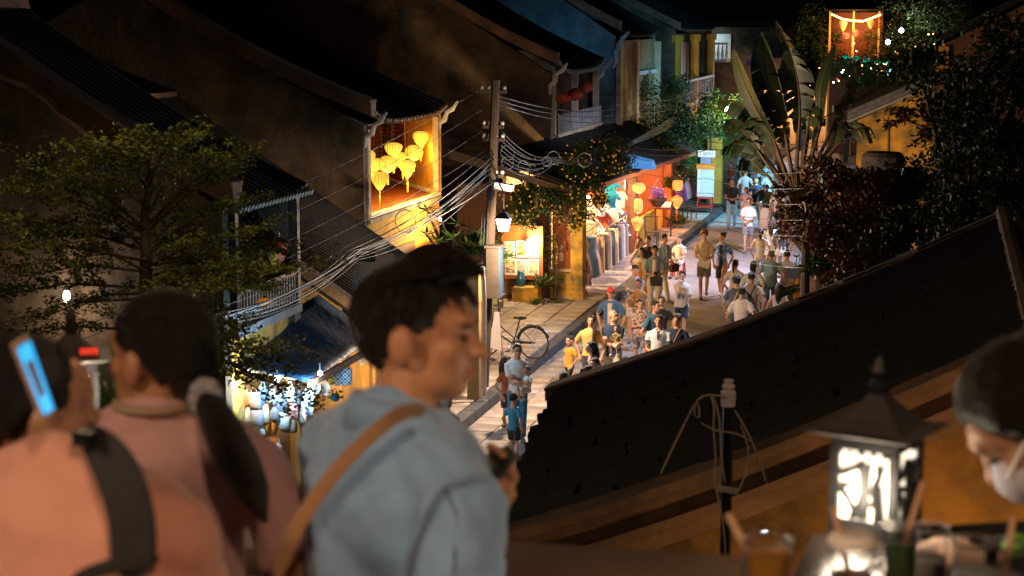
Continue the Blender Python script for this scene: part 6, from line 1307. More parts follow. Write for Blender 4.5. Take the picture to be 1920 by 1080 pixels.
# dark garden on the right
bigtree('garden_tree', 'large black leaved tree hiding the right edge of the view', 'tree', [(1880, 180, 27, 1.2, 1, .9), (1820, 260, 27, .8, .8, .7), (1900, 330, 26, 1.0, .8, .9), (1780, 150, 29, .7, .7, .35), (1840, 400, 25, .8, .8, .6), (1720, 120, 31, .6, .6, .3), (1930, 110, 27, .8, .8, .7), (1800, 350, 26, .5, .6, .5), (1905, 440, 24, .6, .6, .4)], DGREEN, 15000, .12, .028, trunk=(V((.6, 27, 0)), V((.4, 27, 3.6)), .2))
bigtree('garden_shrub', 'leafy branch reaching across the ochre wall', 'shrub', [(1700, 215, 34, .5, .4, .14), (1760, 200, 34, .5, .4, .25), (1745, 250, 34, .3, .3, .3), (1660, 232, 34.2, .25, .2, .07)], CROT, 1300, .11, .03, trunk=(V((.6, 33, 0)), V((-.1, 33.8, 5.2)), .06))
for i, (px, py, yy, rx, rz, mt, n, lb) in enumerate(((1505, 395, 30, .45, .55, CROT, 1500, 'rust leaved croton beside the fan palm trunk'), (1560, 350, 31, .6, .5, CROT, 1900, 'croton in front of the ochre wall foot'), (1620, 370, 29.5, .7, .55, CROT, 2200, 'croton shrub below the water tank'), (1690, 355, 30, .7, .5, DGREEN, 1900, 'dark shrub right of the water tank'), (1560, 440, 28.5, .6, .6, CROT, 2400, 'broad croton just above the near roof'), (1640, 455, 28, .7, .5, CROT, 2000, 'low croton along the near roof moulding'), (1720, 430, 27, .7, .55, DGREEN, 2000, 'black green shrub above the roof ridge band'), (1800, 455, 26, .7, .45, DGREEN, 1800, 'dark shrub near the top end of the roof'), (1600, 505, 26, .5, .4, CROT, 1500, 'rust leaved croton low against the roof band'), (1640, 485, 27, .5, .4, GREEN, 1200, 'green shrub wedged behind the roof band'), (1545, 500, 28, .35, .3, GREEN, 900, 'small green shrub low beside the fan palm'), (1870, 380, 25, .5, .4, BGREEN, 700, 'paler leafy twig catching light at the right'))):
    bigtree('garden_shrub', lb, 'shrub', [(px, py, yy, rx, rx, rz), (px + rx * 30, py - 12, yy + .4, rx * .6, rx * .6, rz * .6)], mt, n, .13, .032, group='crotons and shrubs of the right hand garden')
# traveller's palm
TPm = thing('fan_palm', 'fan palm with tall torn paddle leaves fanned above the street', 'palm', (PY(1510, 500, 33).x, 33, 0))
PG = mat('palm_leaf', (.028, .055, .009), .45, .4, 2.5, .3, spec=.5, stretch=(1, 1, 6)); PS_ = mat('palm_stalk', (.16, .085, .03), .6, .4, 3, .3)
m = MB(); m.tube([V((PY(1535, 560, 33).x, 33, 0)), PY(1535, 545, 33), PY(1520, 450, 33), PY(1500, 370, 33)], [.2, .17, .16, .15], 10); m.build('trunk', mat('palm_trunk', (.14, .075, .045), .9, .4, 5, .8, stretch=(1, 1, 5)), TPm)
hubp = PY(1500, 385, 33)
def paddle(st, a, b, wd, sag, tears, twist=0):
    """stalk st->a, blade a->b (sight-line points), width wd in metres"""
    dy = rl.uniform(-.35, .35); S0, A_, B_ = PY(*st, 33), PY(a[0], a[1], 33 + dy * .6), PY(b[0], b[1], 33 + dy * 1.4)
    m = MB(); m.tube([S0, S0.lerp(A_, .5) + V((0, -.06, .0)), A_], [.05, .04, .03], 6); stk = m.build('stalk', PS_, TPm)
    m = MB(); n = 18; bow = V((rl.uniform(-.12, .12), rl.uniform(-.15, .15), 0)); pts = [A_.lerp(B_, t / n) + bow * math.sin(math.pi * t / n) + V((0, 0, -sag * 1.5 * (t / n) ** 3)) for t in range(n + 1)]; ax = (B_ - A_).normalized(); s = ax.cross(V((0, 1, 0))).normalized(); s = (s * math.cos(twist) + V((0, 1, 0)) * math.sin(twist)).normalized()
    for sd in (-1, 1):
        k = 0
        while k < n:
            e = min(n, k + rl.randint(1, 4) if tears else n); row0 = []; row1 = []; dr = rl.uniform(.1, .75) if tears else .25
            for j in range(k, e + 1):
                t = j / n; wv = wd * math.sin(math.pi * min(1, max(.02, t * .93 + .05))) ** .6; gap = .03 * (1 if j == e else 0)
                row0.append(pts[j]); row1.append(pts[j] + s * sd * wv + ax * (.12 * wv - gap) + V((0, -.18 * wv, -dr * wv)))
            c = len(row0)
            mid = [row0[i].lerp(row1[i], .5) + V((0, -.05 * wd, .06 * wd)) for i in range(c)]
            m.add(row0 + mid + row1, [(i, i + 1, c + i + 1, c + i) for i in range(c - 1)] + [(c + i, c + i + 1, 2 * c + i + 1, 2 * c + i) for i in range(c - 1)]); k = e
    b_ = m.build('leaf_blade', PG, TPm, smooth=True); m = MB(); m.tube(pts, [.028 - .022 * t / n for t in range(n + 1)], 5); m.build('midrib', PS_, TPm)
for arg in [((1470, 340), (1440, 250), (1348, 150), .28, .25, 1, .3), ((1480, 340), (1450, 260), (1375, 92), .26, .0, 0, .9), ((1488, 340), (1470, 235), (1428, 60), .3, 0, 1, .4), ((1492, 335), (1500, 220), (1480, 90), .33, 0, 1, .1), ((1500, 335), (1520, 210), (1455, 40), .2, 0, 1, .8), ((1508, 340), (1540, 230), (1565, 85), .2, 0, 0, .9), ((1512, 345), (1560, 240), (1612, 110), .17, 0, 1, .9), ((1480, 350), (1430, 290), (1352, 240), .2, .3, 1, .2), ((1475, 355), (1420, 280), (1360, 195), .26, .2, 1, .3), ((1505, 350), (1590, 250), (1640, 215), .22, .25, 1, .4), ((1495, 345), (1495, 250), (1515, 120), .22, 0, 1, .5), ((1470, 370), (1440, 330), (1400, 262), .16, .1, 1, .5), ((1480, 400), (1450, 365), (1405, 350), .2, .2, 1, .6), ((1530, 540), (1520, 535), (1455, 545), .12, .12, 0, .7), ((1490, 345), (1475, 270), (1410, 130), .24, .35, 1, .6), ((1500, 345), (1515, 260), (1545, 150), .22, .2, 1, .7), ((1485, 350), (1455, 285), (1385, 175), .2, .4, 1, .5), ((1505, 350), (1560, 270), (1600, 190), .2, .3, 1, .8), ((1478, 352), (1440, 300), (1375, 290), .16, .25, 1, .4)]: paddle(*arg)
for k in range(16):
    a = PY(1470 + k * 4.5, 330 + rl.uniform(-15, 15), 32.9); b = PY(1495 + k * 1.6, 420 + rl.uniform(-10, 20), 32.85); m = MB(); m.tube([b, a.lerp(b, .5) + V((0, -.03, 0)), a], [.05, .032, .018], 6); m.build('leaf_sheath', PS_, TPm)
for k in range(9):
    a = PY(1465 + k * 5 + rl.uniform(-20, 20), 520, 32.8); m = MB(); m.tube([PY(1530, 520, 32.8), PY(1520 + rl.uniform(-12, 6), 480, 32.7), PY(1500 + rl.uniform(-25, 25), 440, 32.7)], [.02, .03, .015], 5); m.build('dry_leaf', PS_, TPm)
# bamboo coloured trunks beside the road wall
m = MB()
for k in range(6): m.tube([PY(1515 + k * 5, 550 + k, 33.5), PY(1505 + k * 7, 500, 33.5)], .035, 6)
t = m.build('bamboo_stems', mat('bamboo', (.45, .32, .12), .5, .3, 6, .3)); tag(t, 'pale ochre bamboo stems at the foot of the fan palm', 'bamboo'); stuff(t)
m = MB(); m.slab([V((-3.55, 42.5, 0)), V((-3.2, 42.5, 0)), V((-3.2, 42.5, 1.1)), V((-3.55, 42.5, 1.1))], (0, .4, 0)); t = m.build('gate_post', YEL); tag(t, 'short ochre gate post by the blue bicycle', 'post')
# planter shrub, weeds, potted plants
def plant(nm, label, p, r, n, mt, L=.12, group=None, w=None):
    T = thing(nm, label, 'plant', p, 0, group); m = MB()
    for _ in range(n):
        d = rdir(); d.z = abs(d.z) * 1.1; d.normalize(); leaf(m, V((rl.uniform(-.3, .3) * r, rl.uniform(-.3, .3) * r, rl.uniform(0, .3) * r)) + d * r * rl.random() * .6, d, (V((0, 0, 1)) + rdir() * .4).normalized(), L * rl.uniform(.7, 1.4), w or L * .2)
    m.build('leaves', mt, T, world=False); m = MB(); m.tube([(0, 0, -.02), (0, 0, r * .4)], .012, 5); m.build('stem', BARK, T, world=False); return T
plant('planter_shrub', 'dark green shrub growing in the ochre planter', V((PZ(992, 560, .5).x, 41.2, .54)), .42, 420, GREEN, .09)
plant('weed', 'weeds sprouting at the foot of the mossy ochre wall', PZ(1003, 575, .14), .26, 120, GREEN, .1); plant('weed', 'small bright weed near the ochre column base', PZ(1045, 572, .14), .16, 70, BGREEN, .08)
plant('potted_plant', 'spiky potted plant below the orange room', PX(1270, 430, -8.7).xy.to_3d() + V((0, 0, .3)), .38, 260, GREEN, .2)
plant('spiky_plant', 'spiky green plant below the red paned lantern', PD(212, 800, 6.5), .17, 190, BGREEN, .11, w=.008)
plant('spiky_plant', 'spiky bush beside the meter cabinet', PY(900, 480, 31.8), .5, 260, GREEN, .25)
plant('hanging_flowers', 'lilac flowers filling the hanging basket', FB.location + V((0, 0, 0)), .42, 420, PFLOW, .07, w=.03)
plant('hanging_flowers', 'violet flowers by the pale lit balustrade', PY(1412, 125, 90), .55, 220, PFLOW, .14, w=.06)
# climbing stems up the dark post
m = MB()
for k in range(7): 
    x = 1012 + k * 5; m.tube([PY(x, 572, 41.9), PY(x + rl.uniform(-6, 6), 520, 41.9), PY(x + rl.uniform(-6, 6), 470, 41.9), PY(x + rl.uniform(-3, 8), 435, 41.9)], .018, 5)
T = thing('climbing_vine', 'bare twisted vine stems climbing between the picture board and the column', 'climbing plant', PY(1020, 572, 41.9)); m.build('stems', BARK, T)
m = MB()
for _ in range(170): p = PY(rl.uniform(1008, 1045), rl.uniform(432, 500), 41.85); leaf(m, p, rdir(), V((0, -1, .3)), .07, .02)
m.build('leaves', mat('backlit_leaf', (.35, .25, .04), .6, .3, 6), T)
# ================================================================ terrace with the onlookers
FZ = 5.0
TR = MB(); TR.bbox((-3.5, -2.5, FZ - .2), (3.2, 3.5, FZ)); TR.bbox((-3.5, -2.5, 0), (3.2, -2.2, FZ - .2)); struct(TR.build('terrace_floor', mat('terrace_tile', (.2, .1, .06), .6, .3, 3, .3)))
a, b = PD(380, 1022, 3.5), PD(1380, 1092, 3.15); m = MB(); m.slab([a, b, b + V((0, .16, 0)), a + V((0, .16, 0))], (0, 0, -.06)); t = m.build('terrace_rail', mat('rail_wood', (.16, .10, .06), .6, .3, 3, .3)); tag(t, 'blurred brown top rail of the terrace beside the denim jacket', 'railing')
for k in range(5):
    m = MB(); p = a.lerp(b, k / 4) + V((0, .08, -.06)); m.tube([p, V((p.x, p.y, FZ))], .025, 6); q = m.build('rail_post', MC['rail_wood'], None); q.parent = t
def local(base, face, w):
    return Matrix.Rotation(-R(face), 3, 'Z') @ (V(w) - V(base))
def fperson(label, hx, hy, dep, face, armpx=None, **kw):
    top = PD(hx, hy, dep); H = (top.z - FZ) / .99; base = V((top.x, top.y, FZ)); ar = None
    if armpx:
        ar = []
        for q in armpx:
            if q is None: ar.append(None); continue
            ar.append(local(base, face, PD(*q)))
    return person(label, 0, 0, H, face, base=base, z0=FZ, arms=ar, vox=.0055, group='onlookers on the terrace', **kw), H
DEN = mat('denim_light', (.27, .47, .76), .9, .25, 5, .6, col2=(.18, .33, .56), fine=300, bdist=.002, sheen=.3)
PINK = mat('salmon_cotton', (.66, .32, .24), .9, .1, 4, .3, fine=60, bdist=.004, sheen=.3)
MAUVE = mat('mauve_cotton', (.46, .27, .27), .9, .15, 4, .3, fine=60, bdist=.004, sheen=.3)
def folds(T, st=.03, sc=.12):
    for o in T.children:
        if o.name.split('.')[0] in ('shirt', 'top'):
            tx_ = bpy.data.textures.new('cloth_folds', 'CLOUDS'); tx_.noise_scale = sc; tx_.noise_depth = 1
            d = o.modifiers.new('folds', 'DISPLACE'); d.texture = tx_; d.strength = st; d.mid_level = .5; d.texture_coords = 'LOCAL'
            s = o.modifiers.new('soft2', 'SMOOTH'); s.iterations = 4
def strip(nm, pts, wd, mt, par, side=None, th=.005, wrap=None):
    """flat strap through world points; side = width direction"""
    L_ = []; R_ = []
    for i, p in enumerate(pts):
        t = (pts[min(i + 1, len(pts) - 1)] - pts[max(0, i - 1)]).normalized(); s = (side - t * side.dot(t)).normalized() if side else t.cross(FW).normalized(); w_ = wd[i] if isinstance(wd, (list, tuple)) else wd
        L_.append(p - s * w_ / 2); R_.append(p + s * w_ / 2)
    n = len(pts); m = MB(); m.add(L_ + R_, [(i, i + 1, n + i + 1, n + i) for i in range(n - 1)])
    if par is not None and par.rotation_euler.z:
        Mi = Matrix.Rotation(-par.rotation_euler.z, 3, 'Z'); m.v = [tuple(Mi @ (V(v) - par.location)) for v in m.v]; o = m.build(nm, mt, par, smooth=True, world=False)
    else: o = m.build(nm, mt, par, smooth=True)
    sb = o.modifiers.new('s', 'SUBSURF'); sb.levels = sb.render_levels = 3
    if wrap:
        sw = o.modifiers.new('w', 'SHRINKWRAP'); sw.target = wrap; sw.wrap_mode = 'ABOVE_SURFACE'; sw.offset = .008
    sd = o.modifiers.new('t', 'SOLIDIFY'); sd.thickness = th; return o
# denim man
D, H = fperson('young man in a pale denim jacket looking right in profile', 748, 522, 2.82, 138, [None, (868, 955, 2.92)], top=('jacket', (.3, .34, .37), (.6, .6, .6)), bot=('trousers', (.03, .03, .05)), hair='short', skin=mat('skin_warm', (.55, .27, .14), .5, .12, 12, .1, sss=.08), topmat=DEN, yaw=-46, pitch=2, w=1.18, seed=5, neck=.03, hoff=(0, -.03, 0))
for o in list(D['T'].children):
    if o.name.startswith('undershirt'): bpy.data.objects.remove(o)
m = MB(); k = D['k']; sh = D['sh']   # long sleeves and stand collar
for i in (0, 1):
    m.tube([D['Sh'][i] + V((0, 0, -.01)), V((0, .03, sh + .035))], [.07, .062], 12, True)
    m.tube([D['Sh'][i], D['Sh'][i].lerp(D['El'][i], .5), D['El'][i], D['El'][i].lerp(D['Hn'][i], .5), D['El'][i].lerp(D['Hn'][i], .93)], [.074, .078, .07, .062, .052], 14)
(MB()).tube([V((-.03, -.05, sh + .055)), V((-.07, -.0, sh + .065)), V((-.055, .06, sh + .07)), V((0, .085, sh + .075)), V((.055, .06, sh + .07)), V((.07, 0, sh + .065)), V((.03, -.05, sh + .055))], [.014, .018, .02, .021, .02, .018, .014], 8, True)
m.zloft([(D['hp'] - .08, .20, .15), (D['hp'] + .1, .205, .15), (sh - .2, .205, .155), (sh - .08, .215, .15), (sh + .0, .17, .115), (sh + .05, .08, .08)], 20)
for o in list(D['T'].children):
    if o.name.split('.')[0] == 'shirt': bpy.data.objects.remove(o)
j = m.build('shirt', DEN, D['T'], smooth=True, world=False); remesh(j, .008, 3); j.name = 'shirt'; folds(D['T'], .024, .06); j.name = 'jacket'
m = MB(); M3 = Matrix.Rotation(R(-46), 3, 'Z'); hc = D['hc']; s_ = D['s']
for _ in range(260):
    a_ = rl.uniform(-1.9, 1.9); e_ = rl.uniform(.62, 1.45); d_ = V((math.sin(a_) * math.cos(e_), -math.cos(a_) * math.cos(e_), math.sin(e_))); q_ = V((d_.x * .08, d_.y * .104 + .014, d_.z * .108 + .036)); t_ = (d_ * .35 + V((rl.uniform(-.25, .25), -1.0 if d_.z > .6 else -.3, .25 if d_.z > .6 else -.9))).normalized()
    m.tube([hc + M3 @ (q_ * s_), hc + M3 @ ((q_ + t_ * .024) * s_), hc + M3 @ ((q_ + t_ * .048 + V((0, 0, -.006))) * s_)], [.0065 * s_, .006 * s_, .002 * s_], 5)
stuff(m.build('hair_tufts', HAIR, D['T'], world=False))
c_ = MB(); rr_ = []
for z_, rx_, off_ in ((sh + .0, .072, .0), (sh + .045, .064, .002), (sh + .068, .064, .004), (sh + .05, .070, .005), (sh + .015, .080, .003)):
    rr_.append([V((math.cos(a) * rx_ * 1.02, math.sin(a) * rx_ * .98 + .016 + off_, z_ + .012 * math.sin(a) - (.03 if math.sin(a) < -.8 else 0))) for a in [2 * math.pi * q / 24 for q in range(24)]])
c_.rings(rr_, cap=False); cl = c_.build('collar', DEN, D['T'], smooth=True, world=False); sd = cl.modifiers.new('t', 'SOLIDIFY'); sd.thickness = .004
def strands(I_, yaw_, n, tgt, amin=-3.14, amax=3.14, emin=-.35, vol=(.084, .106, .099)):
    m = MB(); M3 = Matrix.Rotation(R(yaw_), 3, 'Z'); hc, s_ = I_['hc'], I_['s']
    for _ in range(n):
        a_ = rl.uniform(amin, amax); e_ = rl.uniform(emin, 1.45)
        if (abs(a_) < .9 and e_ < .5) or (abs(a_) < 2.0 and e_ < .3): continue
        d_ = V((math.sin(a_) * math.cos(e_), -math.cos(a_) * math.cos(e_), math.sin(e_))); q_ = V((d_.x * vol[0], d_.y * vol[1] + .018, d_.z * vol[2] + .032)); t_ = V(tgt) - q_; t_ = (t_ - d_ * t_.dot(d_) * .96).normalized()
        m.tube([hc + M3 @ (q_ * s_), hc + M3 @ ((q_ + t_ * .02 + d_ * .002) * s_), hc + M3 @ ((q_ + t_ * .042 - d_ * .003) * s_)], [.003 * s_, .0028 * s_, .001 * s_], 4)
    return stuff(m.build('hair_strands', HAIR, I_['T'], world=False))
strands(D, -46, 500, (0, .05, -.3), emin=-.75)
TAN = mat('tan_strap', (.36, .2, .10), .7, .2, 6, .3)
strip('shoulder_strap', [PD(x, y, d) for x, y, d in ((800, 770, 2.640), (768, 768, 2.580), (735, 782, 2.540), (690, 820, 2.520), (630, 880, 2.505), (575, 955, 2.500), (540, 1020, 2.505), (515, 1090, 2.510))], .023, TAN, D['T'])
for pts in (((810, 850), (835, 900), (848, 980), (850, 1080)),):
    m = MB(); m.v = []; P_ = [local(D['T'].location, 138, PD(x, y, 2.56)) for x, y in pts]; m.tube(P_, .0028, 5, cap=False); q = m.build('seam', mat('seam_thread', (.08, .12, .16), .9), D['T'], smooth=True, world=False); sb = q.modifiers.new('s', 'SUBSURF'); sb.levels = sb.render_levels = 3; sw = q.modifiers.new('w', 'SHRINKWRAP'); sw.target = j; sw.wrap_mode = 'ABOVE_SURFACE'; sw.offset = .002
def fphone(label, pts, th, mt, scr=None):
    T = thing('phone', label, 'phone', sum(pts, V()) / 4); m = MB(); m.slab(pts, th); m.build('case', mt, T)
    if scr: m = MB(); c = sum(pts, V()) / 4; m.quad(*[c + (p - c) * .9 - V(th).normalized() * .002 for p in pts]); m.build('screen', scr, T)
    return T
fphone('dark phone held low in front of the denim jacket', [PD(886, 880, 2.86), PD(908, 906, 2.80), PD(976, 856, 2.82), PD(950, 832, 2.88)], (.0, .008, -.003), BLK)
# woman with the ponytail, looking left
S_, H = fperson('woman with a low black ponytail and grey scrunchie in a mauve top', 290, 572, 2.95, 196, [None, None], top=('tee', (.5, .3, .3)), bot=('trousers', (.05, .05, .07)), hair='bald', skin=mat('skin_brown', (.36, .17, .09), .5, .1, 12, .1, sss=.08), topmat=MAUVE, yaw=54, feat=False, w=1.02, seed=9, hcol=HAIR, neck=.06)
folds(S_['T'], .03, .12)
for o in S_['T'].children:
    if o.name.startswith('hair'): bpy.data.objects.remove(o); break
hairmesh(S_['hc'], S_['s'], 'short', Matrix.Rotation(R(54), 3, 'Z'), HAIR, rl, S_['T'])
m = MB(); sh = S_['sh']; m.tube([V((math.cos(a) * .07, math.sin(a) * .07 + .01, sh + .055)) for a in [2 * math.pi * j / 12 for j in range(13)]], .009, 6, cap=False); m.build('collar', mat('cream_rib', (.32, .22, .15), .8), S_['T'], smooth=True, world=False)
m = MB(); LP = lambda x, y, d: local(S_['T'].location, 196, PD(x, y, d))
m.tube([LP(350, 720, 2.93), LP(385, 745, 2.92), LP(415, 800, 2.86), LP(445, 865, 2.80), LP(475, 925, 2.77), LP(496, 975, 2.76)], [.03, .022, .034, .038, .028, .006], 12, True); m.build('ponytail', HAIR, S_['T'], smooth=True, world=False)
m = MB(); q_ = LP(386, 748, 2.91)
for j_ in range(9): m.ell(q_ + V((math.cos(j_ * .7) * .016, .0, math.sin(j_ * .7) * .022)), .017, 8, 6)
m.build('hair_tie', mat('grey_scrunchie', (.3, .31, .34), .9, .3, 20, .5), S_['T'], smooth=True, world=False)
strands(S_, 54, 700, (-.05, .14, -.06))
# pink shirt, taking a photo
K_, H = fperson('person in a salmon shirt with a black sling strap photographing with a phone', 118, 655, 2.4, 172, [(122, 830, 2.62), None], top=('tee', (.6, .3, .2)), bot=('trousers', (.1, .1, .1)), hair='short', skin=SKIN2, topmat=PINK, yaw=-28, feat=False, w=1.12, seed=4, neck=.085, hoff=(.12, -.06, -.02))
for o in list(K_['T'].children):
    if o.name.split('.')[0] == 'top': bpy.data.objects.remove(o)
m = MB(); sh = K_['sh']; m.zloft([(.8, .22, .16), (sh - .3, .235, .165), (sh - .12, .25, .16), (sh - .02, .20, .125), (sh + .05, .08, .08)], 20, c=(.0, .0))
for i in (0, 1): m.tube([K_['Sh'][i], V((0, .03, sh + .05))], [.065, .05], 12, True)
for i in (0, 1): m.tube([K_['Sh'][i] - V(((i * 2 - 1) * .03, 0, 0)), K_['Sh'][i].lerp(K_['El'][i], .5), K_['Sh'][i].lerp(K_['El'][i], .95)], [.072, .078, .07], 14)
m.tube([K_['El'][1], K_['El'][1].lerp(K_['Hn'][1], .8)], [.06, .045], 12, True)
j = m.build('shirt', PINK, K_['T'], smooth=True, world=False); remesh(j, .009, 3); folds(K_['T'], .035, .10)
strip('sling_strap', [PD(x, y, d) for x, y, d in ((150, 812, 2.36), (178, 828, 2.31), (212, 868, 2.28), (238, 930, 2.265), (252, 1000, 2.26), (248, 1090, 2.26))], [.03, .05, .062, .064, .062, .06], mat('black_webbing', (.025, .025, .028), .8, .3, 60, .4), K_['T'])
m = MB(); m.box(local(K_['T'].location, 172, PD(158, 822, 2.31)), (.03, .015, .02)); m.build('buckle', BLK, K_['T'], world=False)
strip('sling_strap', [PD(x, y, d) for x, y, d in ((130, 1090, 2.25), (200, 1062, 2.25), (262, 1052, 2.255), (300, 1046, 2.27))], .02, MC['black_webbing'], K_['T'])
SCRN = mat('phone_screen', (.02, .2, .4), .3, 0, 5, emit=(.0, .36, .75), es=.75)
fphone('phone in a pale case with a blue screen raised at the left edge', [PD(26, 648, 2.24), PD(82, 786, 2.22), PD(104, 772, 2.3), PD(54, 630, 2.32)], (-.008, .004, 0), mat('phone_case', (.5, .3, .2), .5, .2, 5), SCRN)
# person with the mask at the right edge
M_, H = fperson('masked person with black fringe bending at the right edge', 2535, 462, 2.6, -92, [None, None], top=('tee', (.05, .05, .07)), bot=('trousers', (.05, .05, .07)), hair='bob', skin=SKIN2, yaw=10, pitch=52, seed=6, w=.9, lean=26, hoff=(0, -.12, -.12))
hc = M_['hc']; s = M_['s']; M3 = Matrix.Rotation(R(10), 3, 'Z') @ Matrix.Rotation(R(52), 3, 'X')
m = MB(); m.ell(hc + M3 @ (V((0, -.068, -.045)) * s), (.062 * s, .052 * s, .056 * s), 16, 10, m=M3); m.build('face_mask', mat('pale_mask', (.5, .5, .58), .8, .1, 8), M_['T'], smooth=True, world=False)
m = MB()
for q in (-1, 1):
    m.tube([hc + M3 @ (V(p) * s) for p in ((q * .05, -.09, -.02), (q * .075, -.03, .005), (q * .082, .02, .01), (q * .075, -.02, -.05), (q * .05, -.08, -.075))], .004, 5)
m.build('mask_loop', WHT, M_['T'], world=False)
# ---------------- table, lantern, drinks
TZ = 6.215
tb = [PZ(1525, 1000, TZ), PZ(2100, 965, TZ), PZ(2500, 1400, TZ), PZ(1330, 1400, TZ)]
TT = thing('bar_table', 'dark bar table carrying the drinks and the lantern', 'table', (tb[0].x + .2, tb[0].y - .3, FZ))
m = MB(); m.slab([V(p) for p in tb], (0, 0, -.035)); m.build('tabletop', mat('table_dark', (.03, .022, .018), .25, .3, 4, .05), TT)
for p in tb:
    c = sum(tb, V()) / 4; q = p.lerp(c, .1); m = MB(); m.bbox((q.x - .02, q.y - .02, FZ), (q.x + .02, q.y + .02, TZ - .035)); m.build('leg', DWOOD, TT)
def table_lantern(label, c, w, h, rz, panes, red=None, watt=12):
    T = thing('table_lantern', label, 'lantern', c, rz); hw = w / 2
    m = MB(); m.box((0, 0, .012), (w * 1.15, w * 1.15, .024)); m.box((0, 0, h + .008), (w * 1.12, w * 1.12, .016)); m.build('frame', BLK, T, world=False)
    for sx in (-1, 1):
        for sy in (-1, 1):
            m = MB(); m.bbox((sx * hw - .008, sy * hw - .008, .024), (sx * hw + .008, sy * hw + .008, h)); m.build('corner_post', BLK, T, world=False)
    for (a, b) in (((-hw, -hw), (hw, -hw)), ((hw, -hw), (hw, hw)), ((hw, hw), (-hw, hw)), ((-hw, hw), (-hw, -hw))):
        m = MB(); a, b = V((*a, 0)), V((*b, 0)); a2, b2 = a.lerp(b, .08), a.lerp(b, .92); m.quad(a2 + V((0, 0, .03)), b2 + V((0, 0, .03)), b2 + V((0, 0, h - .01)), a2 + V((0, 0, h - .01))); m.build('pane', panes, T, world=False)
        u = (b - a).normalized(); nn = V((u.y, -u.x, 0)); m = MB()
        for (q0, z0, q1, z1, r) in ((.1, .55, .42, .06, .0035), (.5, .05, .52, .98, .006), (.78, .04, .70, .6, .006), (.70, .6, .78, .98, .004), (.52, .3, .68, .32, .004), (.1, .78, .5, .98, .004), (.3, .04, .5, .5, .003), (.12, .6, .3, .56, .003)):
            r *= 1.5; m.tube([a.lerp(b, q0) + nn * .004 + V((0, 0, .03 + z0 * (h - .05))), a.lerp(b, (q0 + q1) / 2 + .02) + nn * .004 + V((0, 0, .03 + (z0 + z1) / 2 * (h - .05))), a.lerp(b, q1) + nn * .004 + V((0, 0, .03 + z1 * (h - .05)))], [r * 1.3, r, r * 1.5], 5)
        m.build('fretwork', BLK, T, world=False)
    n = 6; rr = w * .74; prof = [(rr * (1 - t) ** 1.0 * (1 + .12 * (1 - t) ** 3) + .008, h + .014 + t ** 1.2 * w * .78) for t in [i / n for i in range(n + 1)]]
    m = MB(); m.rings([[(sx * r, sy * r, z + (.018 if i == 0 else 0)) for sx, sy in ((-1, -1), (1, -1), (1, 1), (-1, 1))] for i, (r, z) in enumerate(prof)]); m.build('roof', mat('lantern_roof', (.04, .036, .033), .6, .3, 6, .3), T, world=False)
    m = MB(); z = h + .014 + w * .77; m.zloft([(z - .01, .014, .014), (z + .01, .02, .02), (z + .02, .01, .01), (z + .035, .016, .016), (z + .06, .004, .004)], 10); m.build('finial', BLK, T, world=False)
    if red:
        for q in (-1, 1):
            m = MB(); m.box((q * w * .38, -rr * .60, h + w * .42), (w * .42, .012, w * .3), rx=.75); m.build('roof_pane', red, T, world=False)
    lamp('lantern_light', V(c) + V((0, -w * .9, h * .5)), watt, (1, .8, .58), .05, T); return T
PAN = mat('glowing_pane', (1, .9, .75), .6, 0, 5, 0, emit=(1, .84, .64), es=.75)
c = PZ(1640, 994, TZ); table_lantern('black roofed table lantern with glowing fretwork panes', (c.x, c.y, TZ), .108, .155, R(-20), PAN, None, 1.6)
c = PD(140, 776, 4.2); LL = table_lantern('black roofed lantern with two red roof panes beyond the raised phone', (c.x, c.y, c.z), .10, .115, R(30), PAN, mat('red_pane', (.5, .04, .02), .5, 0, 5, emit=(1, .05, .02), es=.35), 4)
m = MB(); m.tube([V((c.x, c.y, c.z)), V((c.x, c.y, FZ))], .02, 6); q = m.build('lantern_post', BLK); q.parent = LL; q.matrix_parent_inverse = Matrix.Rotation(-R(30), 4, 'Z') @ Matrix.Translation(-V(LL.location))
GLS = mat('clear_glass', (1, 1, 1), .03, 0, 5, 0, trans=1); ICE = mat('milk_foam', (.7, .62, .5), .5, .3, 20, .3)
def cup(label, px, py, dep, r, h, liq, lvl=.8, straw=None, kind='cup', lid=None):
    t = PD(px, py, dep); T = thing(kind, label, 'cup' if kind == 'cup' else 'glass', (t.x, t.y, TZ)); h = max(.06, t.z - TZ) if not h else h
    m = MB(); m.zloft([(0, r * .8, r * .8), (h, r, r), (h, r * .95, r * .95), (.006, r * .74, r * .74)], 20); m.build('glass_wall', GLS, T, smooth=False, world=False)
    m = MB(); m.zloft([(.008, r * .72, r * .72), (h * lvl, r * .90, r * .90)], 18); m.build('drink', liq, T, world=False)
    m = MB(); m.tube([(r * math.cos(a), r * math.sin(a), h) for a in [2 * math.pi * j / 20 for j in range(21)]], .003, 5, cap=False); m.build('rim', GLS, T, smooth=True, world=False)
    if lid: m = MB(); m.zloft([(h, r * 1.08, r * 1.08), (h + .008, r * 1.08, r * 1.08), (h + .018, r * .8, r * .8)], 20); m.build('lid', lid, T, smooth=False, world=False)
    if straw: m = MB(); m.tube([(0, 0, h * .3), V((0, 0, h * .6)), V(straw)], .0052, 7); m.build('straw', mat('paper_straw', (.6, .35, .2), .6, .2, 6), T, smooth=True, world=False)
    return T
AMB = mat('amber_tea', (.75, .36, .04), .25, .2, 6, 0); 
cup('plastic cup of amber iced tea with a slanted straw', 1440, 1012, 2.35, .034, 0, AMB, .9, (-.055, -.0, .215))
cup('cup with a bright pale lid in front of the table lantern', 1598, 1022, 2.45, .033, 0, mat('milk_coffee', (.4, .2, .1), .4), .7, (-.028, 0, .20), lid=mat('pale_lid', (.85, .8, .72), .2, .1, 6))
